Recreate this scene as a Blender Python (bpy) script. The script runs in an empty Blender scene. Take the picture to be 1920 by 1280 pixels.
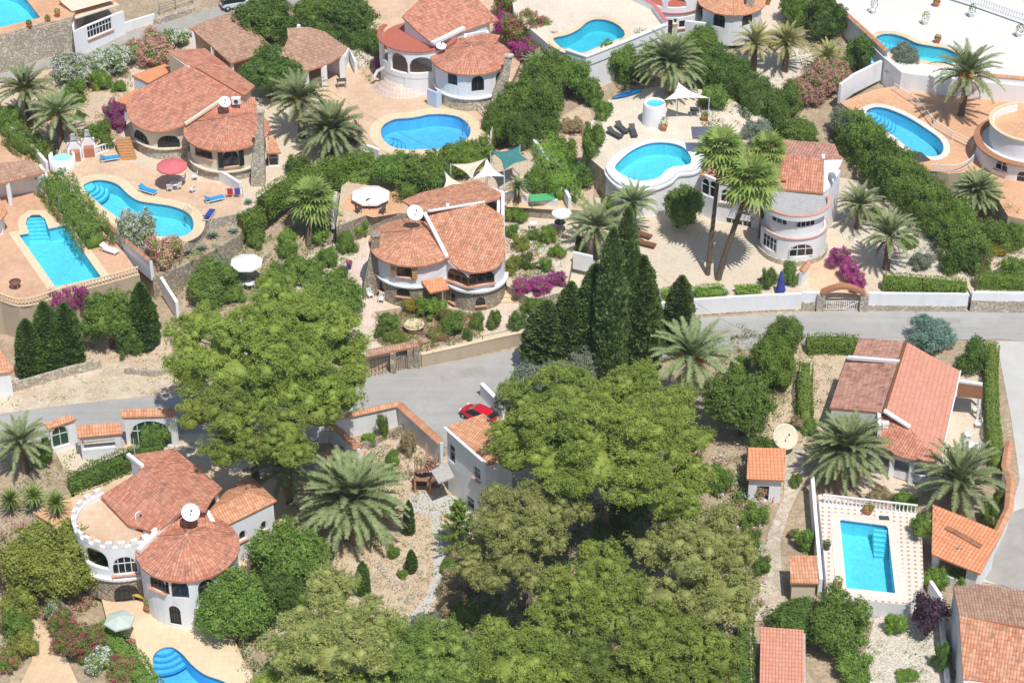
import bpy, bmesh, math, random
import numpy as np
from mathutils import Vector, Matrix
from mathutils.geometry import intersect_point_line

# ------------------------------------------------------------------ camera, sky, sun, exposure
FPX, PITCH, DIST = 4200.0, math.radians(35), 206.0
CAM = Vector((0, -DIST*math.cos(PITCH), DIST*math.sin(PITCH)))
SC = bpy.context.scene
COL = SC.collection
cam = bpy.data.objects.new('camera', bpy.data.cameras.new('camera'))
COL.objects.link(cam)
cam.location = CAM
cam.rotation_euler = (math.pi/2-PITCH, 0, 0)
cam.data.sensor_width = 36; cam.data.lens = FPX/1920*36
cam.data.clip_start = 1; cam.data.clip_end = 3000
SC.camera = cam
SUN_EL, SUN_AZ = math.radians(63), math.radians(155)      # azimuth clockwise from +Y (sun stands behind the camera, a little to the right)
w = bpy.data.worlds.new('World'); SC.world = w; w.use_nodes = True
nt = w.node_tree
sky = nt.nodes.new('ShaderNodeTexSky'); sky.sky_type = 'NISHITA'; sky.sun_disc = False
sky.sun_elevation = SUN_EL; sky.sun_rotation = SUN_AZ
bg = nt.nodes['Background']; bg.inputs['Strength'].default_value = 0.12
nt.links.new(sky.outputs[0], bg.inputs[0])
sl = bpy.data.lights.new('sun', 'SUN'); sl.energy = 4.3; sl.angle = math.radians(0.5); sl.color = (1, .96, .9)
so = bpy.data.objects.new('sun', sl); COL.objects.link(so)
sd = Vector((math.sin(SUN_AZ)*math.cos(SUN_EL), math.cos(SUN_AZ)*math.cos(SUN_EL), math.sin(SUN_EL)))
so.rotation_euler = sd.to_track_quat('Z', 'Y').to_euler()
SC.view_settings.view_transform = 'Standard'; SC.view_settings.look = 'None'
SC.view_settings.exposure = 0.0; SC.view_settings.gamma = 1
SC.render.engine = 'CYCLES'
SC.cycles.max_bounces = 6; SC.cycles.transparent_max_bounces = 8

# ------------------------------------------------------------------ pixel of the 1920 wide photo -> world
cP, sP = math.cos(PITCH), math.sin(PITCH)
def ray(px, py):
    a, b = px-960.0, 640.0-py
    return Vector((a, FPX*cP+b*sP, -FPX*sP+b*cP)).normalized()
def at(px, py, z=0.0):
    d = ray(px, py); t = (z-CAM.z)/d.z
    return CAM+d*t
def mpp(p):                       # metres per photo pixel at a world point
    return (Vector(p)-CAM).dot(Vector((0, cP, -sP)))/FPX
def proj(p):
    v = Vector(p)-CAM; dz = v.dot(Vector((0, cP, -sP)))
    return 960+FPX*v.x/dz, 640-FPX*v.dot(Vector((0, sP, cP)))/dz
ROADEDGE = [(-400, 735), (0, 735), (310, 735), (700, 703), (1000, 642), (1220, 590), (1920, 580), (2300, 578)]
_re = [at(*p) for p in ROADEDGE]
_rx = [p.x for p in _re]; _ry = [p.y for p in _re]
def G(x, y):                      # height of the hillside
    d = y-np.interp(x, _rx, _ry)-6
    return float(0.1*(d+math.sqrt(d*d+16))/2) - .1*.6
def Gv(x, y):
    d = y-np.interp(x, _rx, _ry)-6
    return 0.1*(d+np.sqrt(d*d+16))/2 - .1*.6
def inside(x, y, poly):
    c = False; n = len(poly); j = n-1
    for i in range(n):
        xi, yi = poly[i][0], poly[i][1]; xj, yj = poly[j][0], poly[j][1]
        if (yi > y) != (yj > y) and x < (xj-xi)*(y-yi)/(yj-yi)+xi: c = not c
        j = i
    return c
PLAT = []                         # (world polygon, z)
def surf(x, y):
    best = None
    for poly, z in PLAT:
        if inside(x, y, poly) and (best is None or z > best): best = z
    return best if best is not None else G(x, y)
def put(px, py, h=0.0):           # foot of a thing whose point h metres above its foot shows at this pixel
    zs = [None]+sorted({z for _, z in PLAT}, reverse=True)
    for z in zs[1:]:
        p = at(px, py, z+h)
        if abs(surf(p.x, p.y)-z) < 1e-6: return Vector((p.x, p.y, z))
    z = 1.0
    for i in range(12):
        p = at(px, py, z+h); z = G(p.x, p.y)
    p = at(px, py, z+h)
    return Vector((p.x, p.y, z))

# ------------------------------------------------------------------ object helpers
SEEN = {}
def tag(o, label, cat, group=None, kind=None):
    if label: o['label'] = label
    if cat: o['category'] = cat
    if group: o['group'] = group
    if kind: o['kind'] = kind
    return o
def empty(name, loc, label=None, cat=None, group=None, rz=0.0):
    o = bpy.data.objects.new(name, None); COL.objects.link(o)
    o.location = loc; o.rotation_euler = (0, 0, rz); o.empty_display_size = .3
    return tag(o, label, cat, group)
def link(name, me, parent=None, loc=None):
    o = bpy.data.objects.new(name, me); COL.objects.link(o)
    if loc is not None: o.location = loc
    if parent is not None: o.parent = parent
    return o
def worldpart(o, parent):         # a mesh written in world coordinates hung under an unrotated parent
    if parent is not None:
        o.parent = parent
        m = o.data
        v = parent_world(parent)
        m.transform(Matrix.Translation(-v))
    return o
def parent_world(p):
    v = Vector((0, 0, 0))
    while p is not None:
        v = v+Vector(p.location); p = p.parent
    return v
def copy_tree(o, parent=None):
    c = o.copy(); COL.objects.link(c); c.parent = parent
    for ch in o.children: copy_tree(ch, c)
    return c
def bm_obj(name, bm, mat, parent=None, world=True, smooth=False):
    me = bpy.data.meshes.new(name)
    bm.normal_update()
    if smooth:
        for f in bm.faces: f.smooth = True
    bm.to_mesh(me); bm.free()
    for m in (mat if isinstance(mat, (list, tuple)) else [mat]): me.materials.append(m)
    o = bpy.data.objects.new(name, me); COL.objects.link(o)
    if parent is not None:
        if world: worldpart(o, parent)
        else: o.parent = parent
    return o
def own_origin(o, loc=None):      # move a top-level mesh's origin to its foot
    me = o.data; n = len(me.vertices)
    a = np.empty(n*3, 'f'); me.vertices.foreach_get('co', a); a = a.reshape(-1, 3)
    c = Vector(loc) if loc is not None else Vector((float(a[:, 0].mean()), float(a[:, 1].mean()), float(a[:, 2].min())))
    me.transform(Matrix.Translation(-c)); o.location = c
    return o
def box(bm, c, s, rz=0.0, mi=0, tilt=None):
    m = Matrix.Translation(Vector(c)) @ Matrix.Rotation(rz, 4, 'Z')
    if tilt: m = m @ Matrix.Rotation(tilt[0], 4, tilt[1])
    m = m @ Matrix.Diagonal((s[0], s[1], s[2], 1))
    r = bmesh.ops.create_cube(bm, size=1, matrix=m)
    for f in {f for v in r['verts'] for f in v.link_faces}: f.material_index = mi
def tube(bm, pts, rad, n=6, mi=0, cap=True):
    pts = [Vector(p) for p in pts]
    if not isinstance(rad, (list, tuple)): rad = [rad]*len(pts)
    rings = []
    up = Vector((0, 0, 1))
    for i, p in enumerate(pts):
        t = (pts[min(i+1, len(pts)-1)]-pts[max(i-1, 0)])
        t = t.normalized() if t.length > 1e-6 else up
        a = t.cross(Vector((0, 0, 1)) if abs(t.z) < .95 else Vector((1, 0, 0))).normalized(); b = t.cross(a)
        rings.append([bm.verts.new(p+(a*math.cos(2*math.pi*k/n)+b*math.sin(2*math.pi*k/n))*rad[i]) for k in range(n)])
    for i in range(len(rings)-1):
        for k in range(n):
            f = bm.faces.new((rings[i][k], rings[i][(k+1) % n], rings[i+1][(k+1) % n], rings[i+1][k])); f.material_index = mi; f.smooth = True
    if cap:
        for r in (rings[0], rings[-1]):
            try: bm.faces.new(r).material_index = mi
            except ValueError: pass
def lathe(bm, prof, c=(0, 0, 0), n=16, a0=0.0, a1=2*math.pi, mi=0, sx=1.0, sy=1.0):
    full = abs(a1-a0-2*math.pi) < 1e-6
    m = n if full else n+1
    rings = []
    for r, z in prof:
        rings.append([bm.verts.new((c[0]+r*sx*math.cos(a0+(a1-a0)*k/n), c[1]+r*sy*math.sin(a0+(a1-a0)*k/n), c[2]+z)) for k in range(m)])
    for i in range(len(rings)-1):
        for k in range(n):
            q = (rings[i][k], rings[i][(k+1) % m], rings[i+1][(k+1) % m], rings[i+1][k])
            try: f = bm.faces.new(q); f.material_index = mi; f.smooth = True
            except ValueError: pass
def fill_poly(bm, loops, z=0.0, mi=0):
    es = []
    for lp in loops:
        vs = [bm.verts.new((p[0], p[1], z)) for p in lp]
        es += [bm.edges.new((vs[i], vs[(i+1) % len(vs)])) for i in range(len(vs))]
    r = bmesh.ops.triangle_fill(bm, use_beauty=True, use_dissolve=False, edges=es)
    fs = [g for g in r['geom'] if isinstance(g, bmesh.types.BMFace)]
    for f in fs:
        f.material_index = mi
        f.normal_update()
        if f.normal.z < 0: f.normal_flip()
    return fs
def smooth_loop(pts, k=5, closed=True):
    out = []; n = len(pts); P = [Vector(p) for p in pts]
    rng_ = range(n) if closed else range(n-1)
    for i in rng_:
        if closed: a, b, c, d = P[(i-1) % n], P[i], P[(i+1) % n], P[(i+2) % n]
        else: a, b, c, d = P[max(i-1, 0)], P[i], P[i+1], P[min(i+2, n-1)]
        for j in range(k):
            t = j/k
            out.append(.5*((2*b)+(c-a)*t+(2*a-5*b+4*c-d)*t*t+(3*b-a-3*c+d)*t*t*t))
    if not closed: out.append(P[-1])
    return out
def offset_loop(P, d):            # positive d grows the loop
    n = len(P)
    area = sum(P[i].x*P[(i+1) % n].y-P[(i+1) % n].x*P[i].y for i in range(n))
    s = 1 if area > 0 else -1
    out = []
    for i in range(n):
        a, b, c = P[(i-1) % n], P[i], P[(i+1) % n]
        t1 = (b-a); t2 = (c-b); t1.z = t2.z = 0
        if t1.length < 1e-6 or t2.length < 1e-6: out.append(b.copy()); continue
        t1.normalize(); t2.normalize()
        n1 = Vector((t1.y, -t1.x, 0)); n2 = Vector((t2.y, -t2.x, 0))
        m = n1+n2
        m = m/max(.6, m.length_squared/2) if m.length > 1e-3 else n1
        out.append(b+m*d*s)
    return out
# ------------------------------------------------------------------ procedural materials
MATS = {}
class NB:
    def __init__(s, name):
        s.m = bpy.data.materials.new(name); s.m.use_nodes = True; s.t = s.m.node_tree
        s.b = s.t.nodes['Principled BSDF']; s.out = s.t.nodes['Material Output']
    def n(s, typ, **k):
        x = s.t.nodes.new(typ)
        for a, v in k.items():
            if a.startswith('i_'):
                key = a[2:].replace('_', ' ')
                x.inputs[key].default_value = v
            else: setattr(x, a, v)
        return x
    def l(s, a, b): s.t.links.new(a, b)
    def coord(s, kind='Object'):
        tc = s.n('ShaderNodeTexCoord'); return tc.outputs[kind]
    def pos(s):
        return s.n('ShaderNodeNewGeometry').outputs['Position']
    def noise(s, vec, scale, detail=4, rough=.55):
        x = s.n('ShaderNodeTexNoise'); x.inputs['Scale'].default_value = scale; x.inputs['Detail'].default_value = detail
        x.inputs['Roughness'].default_value = rough; s.l(vec, x.inputs['Vector']); return x.outputs['Fac']
    def ramp(s, fac, stops, interp='LINEAR'):
        x = s.n('ShaderNodeValToRGB'); x.color_ramp.interpolation = interp
        while len(x.color_ramp.elements) < len(stops): x.color_ramp.elements.new(.5)
        for e, (p, c) in zip(x.color_ramp.elements, stops): e.position = p; e.color = (*c, 1) if len(c) == 3 else c
        s.l(fac, x.inputs[0]); return x.outputs[0]
    def mix(s, fac, a, b, mode='MIX'):
        x = s.n('ShaderNodeMix'); x.data_type = 'RGBA'; x.blend_type = mode
        for i, v in ((0, fac), (6, a), (7, b)):
            if hasattr(v, 'is_linked') or hasattr(v, 'links'): s.l(v, x.inputs[i])
            elif isinstance(v, (int, float)): x.inputs[i].default_value = v
            else: x.inputs[i].default_value = (*v, 1)
        return x.outputs[2]
    def math(s, op, a, b=None):
        x = s.n('ShaderNodeMath'); x.operation = op
        for i, v in ((0, a), (1, b)):
            if v is None: continue
            if isinstance(v, (int, float)): x.inputs[i].default_value = v
            else: s.l(v, x.inputs[i])
        return x.outputs[0]
    def bump(s, h, dist=.02, st=1.0):
        x = s.n('ShaderNodeBump'); x.inputs['Distance'].default_value = dist; x.inputs['Strength'].default_value = st
        s.l(h, x.inputs['Height']); s.l(x.outputs[0], s.b.inputs['Normal'])
    def fin(s, col=None, rough=.8, spec=.3):
        if col is not None:
            if isinstance(col, tuple): s.b.inputs['Base Color'].default_value = (*col, 1)
            else: s.l(col, s.b.inputs['Base Color'])
        s.b.inputs['Roughness'].default_value = rough
        s.b.inputs['Specular IOR Level'].default_value = spec
        MATS[s.m.name] = s.m; return s.m
def plain(name, col, rough=.6, var=.12, scale=3.0, metal=0.0, spec=.4, bump=0.0):
    s = NB(name); v = s.pos()
    f = s.noise(v, scale)
    c = s.mix(s.ramp(f, [(.3, (0, 0, 0)), (.7, (1, 1, 1))]), tuple(x*(1-var) for x in col), tuple(min(1, x*(1+var)) for x in col))
    if bump: s.bump(s.noise(v, scale*6), bump)
    s.b.inputs['Metallic'].default_value = metal
    return s.fin(c, rough, spec)
def wallmat(name, col, dirt=(.45, .42, .36), amount=.35):
    s = NB(name); v = s.pos()
    mp = s.n('ShaderNodeMapping'); mp.inputs['Scale'].default_value = (1, 1, .25); s.l(v, mp.inputs[0])
    f = s.noise(mp.outputs[0], 1.1, 7, .65)
    m = s.ramp(f, [(.5, (0, 0, 0)), (.82, (amount,)*3)])
    f2 = s.noise(v, .35, 3)
    base = s.mix(f2, tuple(x*.93 for x in col), col)
    s.bump(s.noise(v, 14), .01)
    return s.fin(s.mix(m, base, dirt), .85, .2)
def stonemat(name, c1, c2, mortar, sc=2.6, bmp=.04):
    s = NB(name); v = s.pos()
    w_ = s.n('ShaderNodeVectorMath'); w_.operation = 'ADD'
    nz = s.n('ShaderNodeTexNoise'); nz.inputs['Scale'].default_value = 2; s.l(v, nz.inputs['Vector'])
    s.l(v, w_.inputs[0]); s.l(nz.outputs['Color'], w_.inputs[1])
    vo = s.n('ShaderNodeTexVoronoi'); vo.inputs['Scale'].default_value = sc; s.l(w_.outputs[0], vo.inputs['Vector'])
    ve = s.n('ShaderNodeTexVoronoi'); ve.feature = 'DISTANCE_TO_EDGE'; ve.inputs['Scale'].default_value = sc; s.l(w_.outputs[0], ve.inputs['Vector'])
    sep = s.n('ShaderNodeSeparateColor'); s.l(vo.outputs['Color'], sep.inputs[0])
    c = s.mix(sep.outputs[0], c1, c2)
    e = s.ramp(ve.outputs['Distance'], [(0.02, (1, 1, 1)), (.1, (0, 0, 0))])
    c = s.mix(e, c, mortar)
    g = s.noise(v, .5, 6)
    c = s.mix(s.ramp(g, [(.4, (0, 0, 0)), (.75, (.5,)*3)]), c, tuple(x*.6 for x in c1))
    s.bump(s.ramp(ve.outputs['Distance'], [(0, (0, 0, 0)), (.12, (1, 1, 1))]), bmp)
    return s.fin(c, .9, .15)
def roofmat(name, base, light, dark, moss=.45, tu=.24, tv=.42):
    s = NB(name); uv = s.coord('UV')
    br = s.n('ShaderNodeTexBrick'); br.offset = 0.0; br.squash = 1
    br.inputs['Scale'].default_value = 1; br.inputs['Brick Width'].default_value = tu; br.inputs['Row Height'].default_value = tv
    br.inputs['Mortar Size'].default_value = .0; br.inputs['Bias'].default_value = 0
    br.inputs['Color1'].default_value = (0, 0, 0, 1); br.inputs['Color2'].default_value = (1, 1, 1, 1)
    s.l(uv, br.inputs['Vector'])
    c = s.mix(s.ramp(br.outputs['Color'], [(0, (0, 0, 0)), (1, (1, 1, 1))]), base, light)
    p = s.pos()
    big = s.noise(p, .55, 6, .65)
    c = s.mix(s.ramp(big, [(.42, (0, 0, 0)), (.68, (.45,)*3)]), c, light)
    # weathered dark streaks and patches
    n1 = s.noise(p, 1.3, 7, .72)
    c = s.mix(s.ramp(n1, [(.5, (0, 0, 0)), (.7, (moss,)*3)]), c, dark)
    sep = s.n('ShaderNodeSeparateXYZ'); s.l(uv, sep.inputs[0])
    wv = s.math('ABSOLUTE', s.math('SINE', s.math('MULTIPLY', sep.outputs[0], math.pi/tu)))
    row = s.math('FRACT', s.math('DIVIDE', sep.outputs[1], tv))
    groove = s.ramp(wv, [(0.0, (.62,)*3), (.5, (1,)*3)])       # colour darkens towards the channels between barrels
    lip = s.ramp(row, [(0.0, (1,)*3), (.84, (1,)*3), (.93, (.72,)*3)])
    c = s.mix(1.0, c, groove, 'MULTIPLY'); c = s.mix(1.0, c, lip, 'MULTIPLY')
    h = s.math('ADD', s.math('MULTIPLY', wv, 1.0), s.math('MULTIPLY', row, -.35))
    s.bump(h, .035)
    return s.fin(c, .85, .2)
def leafmat(name, dark, light, trans=.22, sc=.9, rnd=.16, spec=.25, k=1.2):
    dark = tuple(min(.9, x*k) for x in dark); light = tuple(min(.9, x*k) for x in light)
    s = NB(name); p = s.pos()
    oi = s.n('ShaderNodeObjectInfo')
    f = s.noise(p, sc, 5, .7)
    f2 = s.noise(p, 7.0, 2, .6)
    ff = s.math('ADD', s.math('MULTIPLY', f, .6), s.math('MULTIPLY', f2, .4))
    c = s.mix(s.ramp(ff, [(.36, (0, 0, 0)), (.62, (1, 1, 1))]), dark, light)
    hsv = s.n('ShaderNodeHueSaturation'); s.l(c, hsv.inputs['Color'])
    s.l(s.math('ADD', s.math('MULTIPLY', oi.outputs['Random'], rnd*2), 1-rnd), hsv.inputs['Value'])
    s.l(s.math('ADD', s.math('MULTIPLY', oi.outputs['Random'], .014), .493), hsv.inputs['Hue'])
    col = hsv.outputs[0]
    s.l(col, s.b.inputs['Base Color'])
    tr = s.n('ShaderNodeBsdfTranslucent'); s.l(col, tr.inputs[0])
    mx = s.n('ShaderNodeMixShader'); mx.inputs[0].default_value = trans
    s.l(s.b.outputs[0], mx.inputs[1]); s.l(tr.outputs[0], mx.inputs[2]); s.l(mx.outputs[0], s.out.inputs[0])
    s.b.inputs['Roughness'].default_value = .55; s.b.inputs['Specular IOR Level'].default_value = spec
    MATS[name] = s.m; return s.m
def groundmat(name, stops, sc=.35, fine=6.0, bmp=.03, peb=None, pebc=None):
    s = NB(name); p = s.pos()
    f = s.noise(p, sc, 8, .68)
    c = s.ramp(f, stops)
    g = s.noise(p, fine, 5, .7)
    c = s.mix(s.ramp(g, [(.35, (0, 0, 0)), (.7, (.5,)*3)]), c, tuple(min(1, x*1.35) for x in stops[-1][1]))
    if peb:
        vo = s.n('ShaderNodeTexVoronoi'); vo.inputs['Scale'].default_value = peb; s.l(p, vo.inputs['Vector'])
        sep = s.n('ShaderNodeSeparateColor'); s.l(vo.outputs['Color'], sep.inputs[0])
        c = s.mix(s.ramp(sep.outputs[0], [(.35, (0, 0, 0)), (.8, (.8,)*3)]), c, pebc)
    s.bump(g, bmp)
    return s.fin(c, .95, .1)
def tilemat(name, c1, c2, grout, size=.5, stain=.25, rot=.0, squash=1.0):
    s = NB(name); p = s.pos()
    mp = s.n('ShaderNodeMapping'); mp.inputs['Rotation'].default_value = (0, 0, rot); s.l(p, mp.inputs[0])
    br = s.n('ShaderNodeTexBrick'); br.offset = .5 if squash != 1.0 else 0.0
    br.inputs['Scale'].default_value = 1; br.inputs['Brick Width'].default_value = size*squash; br.inputs['Row Height'].default_value = size
    br.inputs['Mortar Size'].default_value = .02; br.inputs['Mortar Smooth'].default_value = .2
    br.inputs['Color1'].default_value = (*c1, 1); br.inputs['Color2'].default_value = (*c2, 1); br.inputs['Mortar'].default_value = (*grout, 1)
    s.l(mp.outputs[0], br.inputs['Vector'])
    f = s.noise(p, .6, 7, .7)
    c = s.mix(s.ramp(f, [(.45, (0, 0, 0)), (.75, (stain,)*3)]), br.outputs['Color'], tuple(x*.55 for x in c1))
    f3 = s.noise(p, .25, 4, .6)
    c = s.mix(s.ramp(f3, [(.35, (.35,)*3), (.65, (0, 0, 0))]), c, tuple(min(1, x*1.3) for x in c2))
    s.bump(br.outputs['Fac'], .01, -1.0)
    return s.fin(c, .8, .2)
# --- walls, stone, roofs
wallmat('white_render', (.83, .84, .865), amount=.38); wallmat('cream_render', (.74, .65, .5)); wallmat('beige_render', (.52, .42, .31), (.3, .25, .2), .5)
wallmat('blue_render', (.5, .62, .8))
stonemat('rubble_stone', (.35, .29, .22), (.56, .48, .37), (.28, .24, .19)); stonemat('pale_stone', (.48, .42, .33), (.68, .61, .5), (.38, .34, .28), 2.2)
stonemat('crazy_paving', (.54, .46, .36), (.68, .6, .48), (.42, .35, .27), 1.7, .01)
roofmat('roof_red', (.5, .18, .11), (.68, .33, .22), (.2, .125, .095), .75)
roofmat('roof_orange', (.58, .25, .13), (.74, .4, .24), (.28, .16, .1), .3)
roofmat('roof_clay', (.53, .21, .115), (.72, .38, .24), (.22, .145, .1), .75)
roofmat('roof_brown', (.38, .205, .135), (.53, .34, .24), (.19, .13, .1), .6)
roofmat('roof_clean', (.66, .28, .19), (.72, .35, .25), (.45, .24, .17), .2)
roofmat('roof_mottled', (.5, .23, .165), (.64, .36, .27), (.17, .115, .09), .9, .3, .4)
roofmat('roof_flat_orange', (.74, .28, .13), (.8, .35, .19), (.4, .18, .1), .2, .3, .4)
# --- ground
groundmat('dry_soil', [(.3, (.24, .165, .105)), (.5, (.4, .3, .2)), (.7, (.5, .4, .28))], peb=5, pebc=(.3, .25, .18))
groundmat('bare_earth', [(.3, (.38, .26, .17)), (.55, (.5, .37, .25)), (.7, (.58, .46, .33))], peb=6, pebc=(.62, .52, .4))
groundmat('gravel_pale', [(.3, (.48, .39, .28)), (.7, (.62, .52, .4))], peb=9, pebc=(.68, .6, .48))
groundmat('gravel_white', [(.3, (.54, .48, .4)), (.7, (.68, .62, .53))], peb=8, pebc=(.42, .37, .3))
s = NB('asphalt_grey'); p = s.pos()
c = s.ramp(s.noise(p, .16, 8, .7), [(.35, (.31, .3, .285)), (.5, (.355, .345, .325)), (.68, (.41, .4, .375))])
ml = s.n('ShaderNodeMapping'); ml.inputs['Scale'].default_value = (.05, .9, 1); ml.inputs['Rotation'].default_value = (0, 0, -.12); s.l(p, ml.inputs[0])
c = s.mix(s.ramp(s.noise(ml.outputs[0], 1.6, 5, .6), [(.45, (0, 0, 0)), (.7, (.5,)*3)]), c, (.46, .45, .43))
vc = s.n('ShaderNodeTexVoronoi'); vc.feature = 'DISTANCE_TO_EDGE'; vc.inputs['Scale'].default_value = .35
nw = s.n('ShaderNodeTexNoise'); nw.inputs['Scale'].default_value = 1.2; nw.inputs['Detail'].default_value = 6; s.l(p, nw.inputs['Vector']); va = s.n('ShaderNodeVectorMath'); va.operation = 'ADD'; s.l(p, va.inputs[0]); s.l(nw.outputs['Color'], va.inputs[1]); s.l(va.outputs[0], vc.inputs['Vector'])
c = s.mix(s.ramp(vc.outputs['Distance'], [(.003, (.22,)*3), (.012, (0, 0, 0))]), c, (.2, .19, .18))
g = s.noise(p, 14, 5, .7); c = s.mix(s.ramp(g, [(.35, (0, 0, 0)), (.7, (.35,)*3)]), c, (.5, .49, .46)); s.bump(g, .004); s.fin(c, .9, .1)
groundmat('asphalt_side', [(.35, (.27, .255, .235)), (.68, (.38, .36, .33))], .5, 9, .006)
groundmat('concrete_pale', [(.3, (.42, .4, .37)), (.7, (.55, .53, .49))], .3, 12, .004)
groundmat('dirt_verge', [(.3, (.36, .26, .17)), (.5, (.5, .4, .29)), (.7, (.62, .54, .42))], .45, 4)
groundmat('white_terrace', [(.3, (.6, .575, .53)), (.7, (.68, .66, .62))], .3, 10, .003)
tilemat('paving_terracotta', (.56, .32, .2), (.63, .4, .26), (.48, .33, .23), .45)
tilemat('paving_peach', (.57, .38, .25), (.64, .47, .33), (.5, .37, .26), .5)
tilemat('paving_sand', (.62, .44, .27), (.68, .51, .34), (.52, .4, .28), .5, .2, .3)
tilemat('paving_orange', (.6, .33, .18), (.67, .4, .24), (.5, .31, .2), .4, .2, .5)
tilemat('paving_cream', (.64, .55, .43), (.7, .62, .5), (.56, .49, .4), .45, .2)
tilemat('paving_pinkish', (.66, .5, .42), (.72, .6, .52), (.5, .38, .35), .38, .12)
tilemat('coping_cream', (.66, .52, .34), (.7, .58, .4), (.58, .46, .3), .5, .12)
tilemat('coping_white', (.7, .63, .54), (.75, .69, .6), (.6, .54, .46), .5, .12)
tilemat('pool_tile', (.32, .66, .78), (.38, .72, .84), (.42, .7, .8), .25, .0)
tilemat('pool_tile_blue', (.26, .58, .82), (.32, .63, .86), (.34, .62, .84), .25, .0)
plain('step_edge', (.1, .38, .62), .5); plain('tile_band', (.06, .26, .46), .4)
# patterned star tiling round the lower right pool
s = NB('paving_dotted'); p = s.pos()
mp = s.n('ShaderNodeMapping'); mp.inputs['Rotation'].default_value = (0, 0, .12); mp.inputs['Scale'].default_value = (1.9, 1.9, 0); s.l(p, mp.inputs[0])
vo = s.n('ShaderNodeTexVoronoi'); vo.inputs['Scale'].default_value = 1; vo.inputs['Randomness'].default_value = 0; s.l(mp.outputs[0], vo.inputs['Vector'])
c = s.mix(s.ramp(vo.outputs['Distance'], [(.2, (1, 1, 1)), (.26, (0, 0, 0))]), (.76, .66, .56), (.5, .3, .26))
s.fin(c, .8, .2)
# --- water: clear tinted sheet over a tiled basin
def watermat(name, tint):
    s = NB(name)
    tr = s.n('ShaderNodeBsdfTransparent'); tr.inputs[0].default_value = (*tint, 1)
    gl = s.n('ShaderNodeBsdfGlossy'); gl.inputs['Roughness'].default_value = .03
    fr = s.n('ShaderNodeFresnel'); fr.inputs['IOR'].default_value = 1.33
    nz = s.noise(s.pos(), 3.0, 3, .6)
    bp = s.n('ShaderNodeBump'); bp.inputs['Distance'].default_value = .02; s.l(nz, bp.inputs['Height'])
    s.l(bp.outputs[0], fr.inputs['Normal']); s.l(bp.outputs[0], gl.inputs['Normal'])
    n2 = s.noise(s.pos(), 2.6, 6, .7)
    cc = s.mix(s.ramp(n2, [(.35, (0, 0, 0)), (.65, (1, 1, 1))]), tuple(x*.88 for x in tint), tuple(min(1, x*1.06) for x in tint))
    s.l(cc, tr.inputs[0])
    mx = s.n('ShaderNodeMixShader'); s.l(fr.outputs[0], mx.inputs[0]); s.l(tr.outputs[0], mx.inputs[1]); s.l(gl.outputs[0], mx.inputs[2])
    s.l(mx.outputs[0], s.out.inputs[0]); MATS[name] = s.m
watermat('water_turquoise', (.5, .92, .97)); watermat('water_blue', (.5, .85, .98)); watermat('water_green', (.36, .82, .88))
# --- things
s = NB('window_glass'); s.fin((.02, .025, .03), .08, .6)
s = NB('dark_green_paint'); s.fin((.02, .07, .045), .5, .4)
plain('wood_brown', (.2, .085, .04), .6, .3, 8); plain('wood_light', (.5, .27, .12), .6, .25, 8)
plain('white_paint', (.78, .79, .8), .5, .05); plain('black_iron', (.02, .02, .02), .5); plain('dark_grey', (.07, .07, .075), .6)
plain('grey_floor', (.42, .42, .42), .8, .12); plain('metal_grey', (.4, .42, .45), .4, .1, 3, .6)
plain('rust_iron', (.3, .17, .11), .7, .3, 6); plain('clay_pot', (.5, .2, .1), .8); plain('red_floor', (.45, .14, .09), .7, .12)
plain('fabric_white', (.8, .8, .77), .8, .04); plain('fabric_cream', (.66, .6, .46), .8, .06); plain('fabric_pink', (.66, .16, .17), .8, .1)
plain('fabric_blue', (.03, .3, .62), .7, .1); plain('fabric_teal', (.05, .2, .19), .8, .15); plain('fabric_navy', (.04, .06, .3), .8, .1)
plain('fabric_grey', (.13, .13, .17), .8, .12); plain('fabric_pale_green', (.5, .56, .5), .8, .05); plain('fabric_red', (.5, .03, .05), .8)
plain('kayak_blue', (.0, .12, .35), .3); plain('table_green', (.1, .42, .18), .5); plain('car_red', (.55, .008, .02), .22, .02, 1, 0, .6)
plain('car_white', (.6, .63, .68), .25, .02); plain('tyre_black', (.02, .02, .02), .8); plain('bark_palm', (.17, .125, .095), .95, .4, 9, 0, .1, .05)
plain('bark_grey', (.16, .125, .095), .95, .35, 6, 0, .1, .04); plain('bark_brown', (.11, .075, .05), .95, .35, 6, 0, .1, .04)
plain('frond_dead', (.36, .24, .12), .9, .3, 5); plain('date_orange', (.62, .26, .03), .8, .3, 9); plain('pink_band', (.62, .36, .29), .8); plain('hip_clay', (.58, .3, .2), .85, .2, 6); plain('concrete', (.45, .43, .4), .9, .15)
plain('brick', (.42, .18, .1), .9, .2, 9); plain('purple_blue', (.08, .08, .35), .8); plain('yellow_wood', (.55, .36, .08), .7)
plain('lawn', (.09, .17, .03), .9, .35, 6, 0, .1, .05)
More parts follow.
